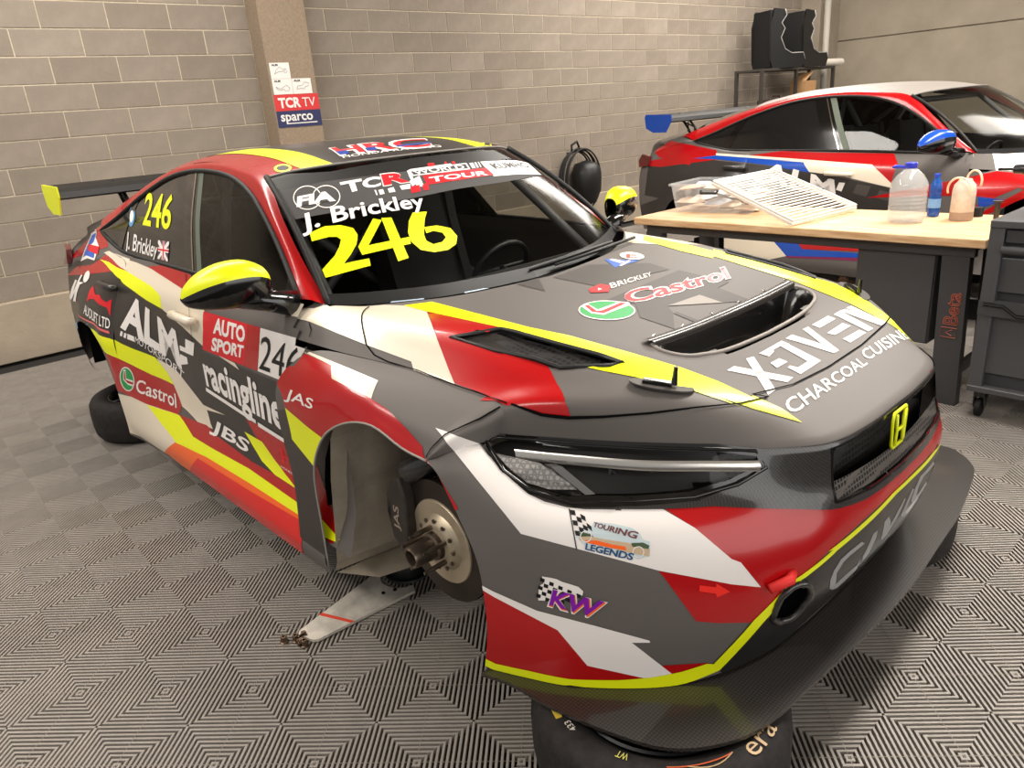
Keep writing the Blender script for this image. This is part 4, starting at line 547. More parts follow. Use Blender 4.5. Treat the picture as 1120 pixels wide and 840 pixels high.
["ring_marker","black","roof",["roof","roof_rail","tailgate"],4,0,[[[0.3744,1.0914],[0.3783,1.086],[0.3827,1.0817],[0.3876,1.0786],[0.3926,1.0771],[0.3973,1.0776],[0.4016,1.0797],[0.4052,1.0833],[0.4081,1.0884],[0.41,1.0947],[0.411,1.1016],[0.411,1.1087],[0.41,1.1158],[0.4081,1.1225],[0.4053,1.1285],[0.4018,1.1334],[0.3976,1.1373],[0.393,1.1398],[0.3883,1.1407],[0.3836,1.1402],[0.3791,1.1384],[0.3752,1.135],[0.372,1.1304],[0.3697,1.1249],[0.3684,1.1185],[0.3683,1.1117],[0.3692,1.1047],[0.3713,1.0978]]]],
["ring_marker","yel","roof",["roof","roof_rail","tailgate"],3,0,[[[-0.751,1.2082],[-0.7521,1.2113],[-0.7528,1.2155],[-0.7532,1.221],[-0.7533,1.2273],[-0.7532,1.2344],[-0.7529,1.2419],[-0.7525,1.2494],[-0.7519,1.2566],[-0.7513,1.263],[-0.7505,1.2684],[-0.5236,1.0131],[-0.5313,1.0251],[-0.541,1.0377],[-0.5524,1.0507],[-0.5647,1.0631],[-0.5769,1.0738],[-0.5894,1.0833],[-0.6015,1.0912],[-0.6125,1.097],[-0.6219,1.1003],[-0.6287,1.1004],[-0.6319,1.0966],[-0.631,1.0888],[-0.626,1.0774],[-0.6171,1.0628],[-0.6061,1.0473],[-0.5939,1.0321]]]],
["ring_marker","black","roof",["roof","roof_rail","tailgate"],4,0,[[[-0.5753,1.0246],[-0.751,1.2235],[-0.7513,1.2259],[-0.7515,1.2291],[-0.7517,1.233],[-0.7517,1.2372],[-0.7515,1.2417],[-0.7513,1.2461],[-0.7509,1.2503],[-0.7505,1.2541],[-0.5385,1.016],[-0.5417,1.0223],[-0.5462,1.0293],[-0.5518,1.0366],[-0.5582,1.0439],[-0.5652,1.0509],[-0.5724,1.0573],[-0.5795,1.0626],[-0.5862,1.0667],[-0.5917,1.069],[-0.5963,1.0699],[-0.5994,1.0691],[-0.6007,1.0662],[-0.6,1.0615],[-0.5976,1.0553],[-0.5935,1.048],[-0.5883,1.0403],[-0.5821,1.0323]]]],
["sun_strip","black","ws",["windscreen"],1,0,[[[0.616,1.6463],[0.5558,1.6412],[0.5086,1.6152],[0.4577,1.5937],[0.4041,1.5746],[0.3478,1.5711],[0.2883,1.57],[0.2265,1.567],[0.1617,1.5657],[0.0936,1.5659],[0.0222,1.5674],[-0.0475,1.5669],[-0.1209,1.568],[-0.1993,1.5714],[-0.2837,1.5777],[-0.4416,1.5946],[-0.4825,1.5189],[-0.3519,1.4915],[-0.2647,1.4826],[-0.1859,1.4784],[-0.1119,1.4763],[-0.0421,1.4759],[0.0241,1.477],[0.0865,1.4801],[0.1467,1.4831],[0.2044,1.4873],[0.26,1.4922],[0.3132,1.4985],[0.3637,1.5065],[0.4121,1.516],[0.4587,1.5267],[0.5179,1.5338],[0.5729,1.545],[0.6241,1.5608]]]],
["sun_strip","strip","ws",["windscreen"],1,0,[[[0.6241,1.5608],[0.5729,1.545],[0.5179,1.5338],[0.4587,1.5267],[0.4121,1.516],[0.3637,1.5065],[0.3132,1.4985],[0.26,1.4922],[0.2044,1.4873],[0.1467,1.4831],[0.0865,1.4801],[0.0249,1.4772],[-0.0404,1.4762],[-0.1092,1.4767],[-0.182,1.4789],[-0.2596,1.4831],[-0.3449,1.4916],[-0.3793,1.4977],[-0.4546,1.4831],[-0.5428,1.4758],[-0.5761,1.3883],[-0.4293,1.3522],[-0.3124,1.3331],[-0.2253,1.3267],[-0.1445,1.3229],[-0.0689,1.321],[0.0036,1.3199],[0.0727,1.3183],[0.1395,1.3171],[0.203,1.3171],[0.2622,1.3198],[0.3189,1.3236],[0.3727,1.3292],[0.4238,1.3364],[0.4729,1.3447],[0.5204,1.354],[0.5662,1.3645],[0.6099,1.3766],[0.652,1.3904],[0.6398,1.4718]]]],
["logo","white","ws",["windscreen"],3,0,[[[0.5188,1.4434],[0.5275,1.4306],[0.5296,1.433],[0.5215,1.4449]],[[0.5275,1.4306],[0.5377,1.4198],[0.5389,1.4231],[0.5296,1.433]],[[0.5377,1.4198],[0.5488,1.4115],[0.5493,1.4154],[0.5389,1.4231]],[[0.5488,1.4115],[0.5603,1.4061],[0.56,1.4104],[0.5493,1.4154]],[[0.5603,1.4061],[0.5717,1.4038],[0.5707,1.4084],[0.56,1.4104]],[[0.5717,1.4038],[0.5824,1.4048],[0.5806,1.4094],[0.5707,1.4084]],[[0.5824,1.4048],[0.5918,1.409],[0.5895,1.4132],[0.5806,1.4094]],[[0.5918,1.409],[0.5996,1.4161],[0.5968,1.4199],[0.5895,1.4132]],[[0.5996,1.4161],[0.6054,1.4258],[0.6022,1.4289],[0.5968,1.4199]],[[0.6054,1.4258],[0.6088,1.4377],[0.6055,1.44],[0.6022,1.4289]],[[0.6088,1.4377],[0.6099,1.4511],[0.6065,1.4524],[0.6055,1.44]],[[0.6099,1.4511],[0.6084,1.4654],[0.6052,1.4657],[0.6065,1.4524]],[[0.6084,1.4654],[0.6044,1.4799],[0.6015,1.4791],[0.6052,1.4657]],[[0.6044,1.4799],[0.5981,1.4939],[0.5957,1.4921],[0.6015,1.4791]],[[0.5981,1.4939],[0.5898,1.5068],[0.5881,1.504],[0.5957,1.4921]],[[0.5898,1.5068],[0.5799,1.5179],[0.5789,1.5142],[0.5881,1.504]],[[0.5799,1.5179],[0.5688,1.5265],[0.5685,1.5221],[0.5789,1.5142]],[[0.5688,1.5265],[0.5571,1.5324],[0.5576,1.5275],[0.5685,1.5221]],[[0.5571,1.5324],[0.5453,1.5352],[0.5467,1.5299],[0.5576,1.5275]],[[0.5453,1.5352],[0.5341,1.5346],[0.5362,1.5294],[0.5467,1.5299]],[[0.5341,1.5346],[0.5241,1.5307],[0.5269,1.5257],[0.5362,1.5294]],[[0.5241,1.5307],[0.5159,1.5236],[0.5192,1.519],[0.5269,1.5257]],[[0.5159,1.5236],[0.5099,1.5136],[0.5136,1.5098],[0.5192,1.519]],[[0.5099,1.5136],[0.5064,1.5013],[0.5103,1.4984],[0.5136,1.5098]],[[0.5064,1.5013],[0.5057,1.4873],[0.5096,1.4855],[0.5103,1.4984]],[[0.5057,1.4873],[0.5076,1.4725],[0.5112,1.4718],[0.5096,1.4855]],[[0.5076,1.4725],[0.5121,1.4575],[0.5153,1.458],[0.5112,1.4718]],[[0.5121,1.4575],[0.5188,1.4434],[0.5215,1.4449],[0.5153,1.458]],[[0.4589,1.4199],[0.4675,1.4077],[0.4697,1.41],[0.4617,1.4213]],[[0.4675,1.4077],[0.4778,1.3972],[0.4792,1.4004],[0.4697,1.41]],[[0.4778,1.3972],[0.4891,1.3891],[0.4896,1.393],[0.4792,1.4004]],[[0.4891,1.3891],[0.5008,1.3838],[0.5005,1.3881],[0.4896,1.393]],[[0.5008,1.3838],[0.5124,1.3814],[0.5113,1.386],[0.5005,1.3881]],[[0.5124,1.3814],[0.5235,1.382],[0.5216,1.3866],[0.5113,1.386]],[[0.5235,1.382],[0.5333,1.3857],[0.5308,1.39],[0.5216,1.3866]],[[0.5333,1.3857],[0.5415,1.392],[0.5386,1.3959],[0.5308,1.39]],[[0.5415,1.392],[0.5478,1.4009],[0.5444,1.4041],[0.5386,1.3959]],[[0.5478,1.4009],[0.5517,1.4116],[0.5482,1.4141],[0.5444,1.4041]],[[0.5517,1.4116],[0.5532,1.4241],[0.5496,1.4256],[0.5482,1.4141]],[[0.5532,1.4241],[0.552,1.4374],[0.5486,1.4379],[0.5496,1.4256]],[[0.552,1.4374],[0.5483,1.451],[0.5452,1.4505],[0.5486,1.4379]],[[0.5483,1.451],[0.5422,1.4643],[0.5396,1.4627],[0.5452,1.4505]],[[0.5422,1.4643],[0.5339,1.4767],[0.5319,1.4741],[0.5396,1.4627]],[[0.5339,1.4767],[0.5238,1.4874],[0.5226,1.484],[0.5319,1.4741]],[[0.5238,1.4874],[0.5124,1.4961],[0.5121,1.4918],[0.5226,1.484]],[[0.5124,1.4961],[0.5003,1.5022],[0.5008,1.4974],[0.5121,1.4918]],[[0.5003,1.5022],[0.4881,1.5053],[0.4895,1.5002],[0.5008,1.4974]],[[0.4881,1.5053],[0.4764,1.5053],[0.4787,1.5],[0.4895,1.5002]],[[0.4764,1.5053],[0.466,1.5019],[0.469,1.4969],[0.4787,1.5]],[[0.466,1.5019],[0.4574,1.4955],[0.4609,1.4909],[0.469,1.4969]],[[0.4574,1.4955],[0.451,1.4863],[0.455,1.4824],[0.4609,1.4909]],[[0.451,1.4863],[0.4473,1.4747],[0.4514,1.4718],[0.455,1.4824]],[[0.4473,1.4747],[0.4462,1.4617],[0.4502,1.4597],[0.4514,1.4718]],[[0.4462,1.4617],[0.4479,1.4476],[0.4517,1.4468],[0.4502,1.4597]],[[0.4479,1.4476],[0.4522,1.4335],[0.4556,1.4338],[0.4517,1.4468]],[[0.4522,1.4335],[0.4589,1.4199],[0.4617,1.4213],[0.4556,1.4338]]]],
["logo","strip","ws",["windscreen"],4,0,[[[0.5884,1.4979],[0.5457,1.4798],[0.5005,1.4645],[0.4534,1.4508],[0.483,1.4082],[0.5275,1.4185],[0.5702,1.4302],[0.6107,1.4442]]]],
["lettering","white","ws",["windscreen"],3,0,[[[0.3281,1.4054],[0.3221,1.4047],[0.3329,1.3752],[0.3387,1.376]],[[0.3142,1.4003],[0.2948,1.3996],[0.3051,1.3726],[0.3242,1.3735]],[[0.2756,1.397],[0.2492,1.3985],[0.2588,1.3707],[0.2849,1.3732]],[[0.2214,1.3994],[0.1719,1.399],[0.1917,1.3708],[0.2284,1.3741]],[[0.129,1.4821],[0.107,1.4898],[0.0425,1.4891],[-0.0253,1.4898],[-0.0978,1.4929],[-0.0984,1.4785],[-0.0864,1.4712],[-0.0139,1.4701],[0.0534,1.472],[0.1179,1.4747],[0.1326,1.4392],[0.1529,1.4033],[0.1596,1.4051],[0.1489,1.4353]],[[0.1639,1.4157],[0.102,1.4373],[0.1295,1.3693],[0.1655,1.3748],[0.1469,1.3924],[0.1754,1.3822]]]],
["lettering","red3","ws",["windscreen"],3,0,[[[0.1855,1.3807],[0.141,1.3834],[0.1626,1.3446],[0.2045,1.3448]],[[0.1318,1.379],[0.098,1.3868],[0.1223,1.345],[0.1467,1.3454]],[[0.0875,1.4356],[0.0122,1.4319],[-0.0696,1.4317],[-0.1562,1.4332],[-0.2498,1.4377],[-0.2472,1.3823],[-0.1668,1.3772],[-0.0916,1.3742],[-0.02,1.3722],[0.0464,1.3731],[0.1098,1.375]],[[0.0076,1.5124],[-0.0252,1.5116],[-0.0127,1.4869],[0.0205,1.4867]],[[-0.0792,1.5109],[-0.0899,1.5113],[-0.0791,1.4891],[-0.0678,1.4879]],[[-0.1146,1.5073],[-0.1306,1.507],[-0.1234,1.4894],[-0.1067,1.4888]]]],
["lettering","white","ws",["windscreen"],2,0,[[[0.1165,1.4865],[0.0486,1.4838],[-0.0227,1.4825],[-0.0992,1.4838],[-0.1803,1.4869],[-0.1608,1.4377],[-0.0821,1.4367],[-0.0072,1.4367],[0.0618,1.4402],[0.1282,1.4442]],[[-0.1932,1.4831],[-0.2154,1.4849],[-0.1965,1.4437],[-0.1761,1.442]],[[-0.2239,1.4862],[-0.2343,1.4861],[-0.2152,1.4456],[-0.204,1.4438]],[[-0.2453,1.4884],[-0.2518,1.4889],[-0.2323,1.448],[-0.2251,1.4466]]]],
["lettering","strip","ws",["windscreen"],3,0,[[[0.1145,1.4788],[0.0495,1.4765],[-0.0184,1.4752],[-0.0914,1.4768],[-0.1684,1.4797],[-0.1559,1.4448],[-0.0809,1.4437],[-0.0092,1.4435],[0.057,1.4466],[0.1208,1.4502]]]],
["lettering","white2","ws",["windscreen"],2,0,[[[-0.2604,1.4892],[-0.3658,1.49],[-0.4929,1.5037],[-0.5797,1.4963],[-0.5623,1.3903],[-0.4071,1.3811],[-0.318,1.3743],[-0.2394,1.3733],[-0.2504,1.4515]]]],
["pale_patch","paleblue","ws",["windscreen"],4,0,[[[0.5919,0.9047],[0.5477,0.924],[0.4991,0.9189],[0.4404,0.8968],[0.4634,0.8732],[0.5106,0.8525],[0.5415,0.8877]],[[0.3098,0.8643],[0.2533,0.841],[0.1914,0.8201],[0.263,0.8127],[0.3227,0.8165]]]],  # two pale blue patches low on the windscreen
["race_number","yel","ws",["windscreen"],3,0,[[[0.6413,1.3024],[0.5849,1.3062],[0.5364,1.2857],[0.5069,1.2535],[0.5104,1.2175],[0.5355,1.1819],[0.5749,1.1504],[0.6134,1.1265],[0.5728,1.1167],[0.5312,1.1073],[0.542,1.0783],[0.5929,1.0864],[0.6424,1.095],[0.6906,1.1042],[0.6845,1.1385],[0.6219,1.1711],[0.5894,1.1995],[0.5695,1.2245],[0.5741,1.2419],[0.5967,1.2546],[0.6535,1.2646]],[[0.4207,1.2666],[0.3978,1.2469],[0.4524,1.2014],[0.5033,1.1593],[0.4554,1.1504],[0.406,1.1421],[0.3539,1.1353],[0.3689,1.1048],[0.4298,1.1121],[0.4876,1.1211],[0.5434,1.1309],[0.5372,1.1685],[0.4811,1.2154]],[[0.3933,1.257],[0.3591,1.2454],[0.3789,1.1771],[0.3963,1.1124],[0.4119,1.0505],[0.4522,1.0526],[0.4348,1.1172],[0.4153,1.1852]],[[0.2696,1.2428],[0.2146,1.2306],[0.2469,1.1975],[0.2757,1.1599],[0.2993,1.125],[0.3081,1.0973],[0.2941,1.0741],[0.2549,1.0727],[0.2285,1.0885],[0.2267,1.113],[0.2543,1.1322],[0.2858,1.1303],[0.2757,1.1599],[0.2243,1.1533],[0.1822,1.1243],[0.1825,1.0799],[0.2118,1.0462],[0.258,1.0317],[0.3128,1.0392],[0.353,1.0662],[0.3618,1.1114],[0.3475,1.1553],[0.3112,1.206]]]]]
TEXTS = [["lettering","white","side",["front_door","rear_door","rear_wing","rear_bumper"],5,"AUTO",[[1.1747,0.7708],[0.8978,0.7779],[0.8901,0.8355],[1.1531,0.8321]],0.04],["lettering","white","side",["front_door","rear_door","rear_wing","rear_bumper"],5,"SPORT",[[1.2231,0.6952],[0.9348,0.7171],[0.9081,0.7669],[1.1858,0.7541]],0.04],["race_number","black","side",["front_door","rear_door","rear_wing","rear_bumper"],5,"246",[[0.8142,0.7012],[0.5457,0.7072],[0.4949,0.8235],[0.763,0.8244]],0.0],["lettering","white","side",["front_door","rear_door","rear_wing","rear_bumper"],4,"racingline",[[1.3568,0.5235],[0.7025,0.4941],[0.6795,0.643],[1.3432,0.6657]],0.03],["lettering","white","side",["front_door","rear_door","rear_wing","rear_bumper"],3,"ALM",[[2.1764,0.6584],[1.6125,0.5403],[1.5823,0.7204],[2.0941,0.8225]],0.04],["lettering","white","side",["front_door","rear_door","rear_wing","rear_bumper"],3,"MOTORSPORT",[[2.0468,0.6045],[1.6267,0.4938],[1.5956,0.5333],[2.0345,0.6317]],0.0],["lettering","white","side",["front_door","rear_door","rear_wing","rear_bumper"],4,"Castrol",[[2.1538,0.3447],[1.7757,0.3295],[1.7618,0.4004],[2.1038,0.4179]],0.012],["lettering","white","side",["front_door","rear_door","rear_wing","rear_bumper"],4,"JBS",[[1.409,0.3189],[1.0553,0.3134],[1.0202,0.369],[1.3602,0.378]],0.02],["logo","red3","side",["front_door","rear_door","rear_wing","rear_bumper"],4,"H",[[0.7673,0.3601],[0.685,0.3621],[0.6767,0.4163],[0.7671,0.4155]],0.02],["lettering","white","side",["front_door","rear_door","rear_wing","rear_bumper"],4,"HONDA",[[0.7821,0.3358],[0.6789,0.3323],[0.6784,0.3405],[0.781,0.3435]],0.0],["lettering","white","side",["front_door","rear_door","rear_wing","rear_bumper"],4,"AUOLIFT LTD",[[2.6912,0.662],[2.2756,0.6402],[2.2842,0.6869],[2.6815,0.7129]],0.01],["race_number","yel","side",["front_window","rear_window","quarter_window"],3,"246",[[2.2223,1.0989],[1.8329,1.098],[1.8922,1.2364],[2.3235,1.2369]],0.02],["lettering","white","side",["front_window","rear_window","quarter_window"],3,"J. Brickley",[[2.4383,0.9805],[1.9392,0.9767],[1.954,1.0404],[2.457,1.0591]],0.012],["lettering","white","side",["front_wing"],4,"JAS",[[0.473,0.6957],[0.2978,0.7004],[0.2887,0.7306],[0.4472,0.7308]],0.01],["lettering","white","top",["bonnet"],3,"Castrol",[[0.1517,-0.0966],[-0.3086,-0.1728],[-0.4132,-0.0842],[0.0463,0.0102]],0.055],["lettering","red3","top",["bonnet"],4,"Castrol",[[0.1442,-0.0908],[-0.3114,-0.1685],[-0.3988,-0.0886],[0.054,0.0023]],0.02],["lettering","white","top",["bonnet"],3,"BRICKLEY",[[0.0345,0.0601],[-0.1774,0.0539],[-0.2148,0.088],[-0.0132,0.1084]],0.01],["logo","red3","top",["bonnet"],5,"E",[[-0.3432,0.2934],[-0.3647,0.2562],[-0.4159,0.2971],[-0.3991,0.3369]],0.02],["lettering","white","tilt",["bonnet","front_bumper","wing_top"],2,"CHARCOAL",[[0.2241,-0.2449],[-0.225,-0.2773],[-0.2402,-0.2477],[0.1988,-0.2063]],0.012],["lettering","white","tilt",["bonnet","front_bumper","wing_top"],2,"CUISINE",[[-0.243,-0.2706],[-0.5179,-0.3065],[-0.535,-0.2681],[-0.2677,-0.2372]],0.012],["logo","white","front",["front_bumper","front_wing","wing_top"],4,"KW",[[0.3288,0.0573],[0.2148,0.0209],[0.1901,0.0688],[0.31,0.1038]],0.06],["logo","orange","front",["front_bumper","front_wing","wing_top"],5,"KW",[[0.3244,0.0592],[0.2161,0.0249],[0.1938,0.0682],[0.3111,0.1021]],0.03],["logo","purple","front",["front_bumper","front_wing","wing_top"],6,"KW",[[0.3234,0.0625],[0.22,0.0297],[0.1979,0.0711],[0.311,0.1032]],0.03],["lettering","maroon","front",["front_bumper","front_wing","wing_top"],5,"TOURING",[[0.2114,0.2468],[0.1196,0.2148],[0.1114,0.2292],[0.2069,0.2558]],0.03],["lettering","navy2","front",["front_bumper","front_wing","wing_top"],5,"LEGENDS",[[0.2339,0.198],[0.1324,0.1682],[0.1258,0.1835],[0.2304,0.2123]],0.03],["logo","white","roof",["roof","roof_rail","tailgate"],3,"HRC",[[0.1511,1.0898],[-0.2819,1.0467],[-0.4335,1.2985],[0.0982,1.257]],0.05],["logo","red3","roof",["roof","roof_rail","tailgate"],4,"HRC",[[0.1392,1.1074],[-0.2879,1.0688],[-0.396,1.2543],[0.0922,1.2493]],0.02],["lettering","white","roof",["roof","roof_rail","tailgate"],3,"HONDA RACING",[[0.1564,1.0589],[-0.3222,1.047],[-0.3448,1.0851],[0.1419,1.0917]],0.01],["logo","white","ws",["windscreen"],5,"FIA",[[0.6148,1.4397],[0.4857,1.4037],[0.4568,1.4603],[0.5842,1.4899]],0.05],["lettering","white","ws",["windscreen"],3,"TC",[[0.4373,1.4277],[0.2883,1.4209],[0.2541,1.4798],[0.4161,1.4974]],0.04],["lettering","white","ws",["windscreen"],3,"R",[[0.2848,1.4133],[0.1641,1.4064],[0.1308,1.487],[0.2466,1.4948]],0.06],["lettering","red3","ws",["windscreen"],4,"R",[[0.2781,1.4174],[0.1661,1.411],[0.1384,1.4802],[0.2458,1.4884]],0.045],["lettering","white","ws",["windscreen"],4,"TOUR",[[0.0874,1.3841],[-0.2174,1.3828],[-0.2298,1.4147],[0.0718,1.4181]],0.03],["lettering","white","ws",["windscreen"],4,"WORLD",[[0.113,1.4481],[-0.1388,1.4441],[-0.1497,1.4746],[0.1103,1.4777]],0.02],["lettering","black","ws",["windscreen"],3,"KUMHO",[[-0.2947,1.4231],[-0.5452,1.4421],[-0.5465,1.4883],[-0.2924,1.4687]],0.04],["lettering","black","ws",["windscreen"],3,"TIRE",[[-0.443,1.4045],[-0.5389,1.4136],[-0.5381,1.4354],[-0.4408,1.4289]],0.01],["lettering","white","ws",["windscreen"],3,"J. Brickley",[[0.6578,1.3223],[0.2028,1.2549],[0.1725,1.3276],[0.6258,1.4006]],0.02]]
SEAMS = [["shoulder",["front_wing","wing_top","bonnet","front_bumper","front_door"],[[-0.049,0.5313],[0.0113,0.4578],[0.052,0.4065],[0.0732,0.3806],[0.0941,0.3553],[0.1139,0.3034],[0.1159,0.2718],[0.1178,0.2408],[0.1157,0.207],[0.1137,0.1738],[0.1117,0.1412],[0.1125,0.1098],[0.1131,0.0793],[0.1137,0.0499],[0.1141,0.0211],[0.1146,-0.007],[0.115,-0.0346],[0.1143,-0.0602],[0.1136,-0.0853],[0.113,-0.1101],[0.1125,-0.1345],[0.1119,-0.1836],[0.1112,-0.2067]],4],["tilt",["bonnet","front_bumper","wing_top"],[[0.6437,0.2311],[0.639,0.2122],[0.6327,0.1944],[0.6256,0.1771],[0.6177,0.1604],[0.6066,0.1426],[0.5952,0.1251],[0.5838,0.1076],[0.5726,0.0931],[0.5613,0.0786],[0.5498,0.0643],[0.5382,0.0502],[0.5275,0.0383],[0.5166,0.0264],[0.5057,0.0147],[0.4947,0.003],[0.4837,-0.0086],[0.4726,-0.0202],[0.4611,-0.0312],[0.4494,-0.0421],[0.4376,-0.0529],[0.4254,-0.0636],[0.4127,-0.0742],[0.3993,-0.0847],[0.3856,-0.0953],[0.371,-0.1059],[0.3555,-0.1163],[0.3392,-0.1267],[0.3222,-0.137],[0.3047,-0.1473],[0.2786,-0.1572],[0.2488,-0.1669],[0.2163,-0.1765],[0.2326,-0.1623],[0.2486,-0.1481],[0.2181,-0.1562],[0.1869,-0.1646],[0.1544,-0.173],[0.1212,-0.1816],[0.0877,-0.1905],[0.0516,-0.1946],[0.016,-0.199],[-0.0197,-0.2036],[-0.0558,-0.2083],[-0.0928,-0.2131],[-0.1354,-0.2158],[-0.178,-0.2186],[-0.2217,-0.2215],[-0.2655,-0.2246],[-0.3089,-0.2278],[-0.3515,-0.2278],[-0.3946,-0.2278],[-0.4397,-0.2278],[-0.4877,-0.2277],[-0.5732,-0.2199]],4],["shoulder",["front_wing","front_bumper"],[[0.1292,-0.1976],[0.1464,-0.1919],[0.1633,-0.1858],[0.1799,-0.1793],[0.1952,-0.1708],[0.2103,-0.1619],[0.225,-0.1519],[0.2393,-0.14],[0.2529,-0.1257],[0.2744,-0.1161],[0.2949,-0.1015],[0.316,-0.0966]],5],["side",["front_door","rear_door","rear_wing","rear_bumper"],[[1.5427,0.9447],[1.5001,0.9149],[1.4665,0.8912],[1.432,0.8682],[1.4073,0.8437],[1.3966,0.8166],[1.3933,0.7879],[1.3949,0.7579],[1.4007,0.7267],[1.4096,0.6945]],3],["shoulder",["front_wing","wing_top","bonnet","front_bumper","front_door"],[[0.0908,0.6432],[0.1108,0.6131],[0.1323,0.6039]],3],["side",["front_door","rear_door","rear_wing","rear_bumper"],[[1.4885,0.9491],[1.4367,0.9288],[1.3859,0.909],[1.3345,0.89],[1.2859,0.8676],[1.2471,0.8439]],3]]
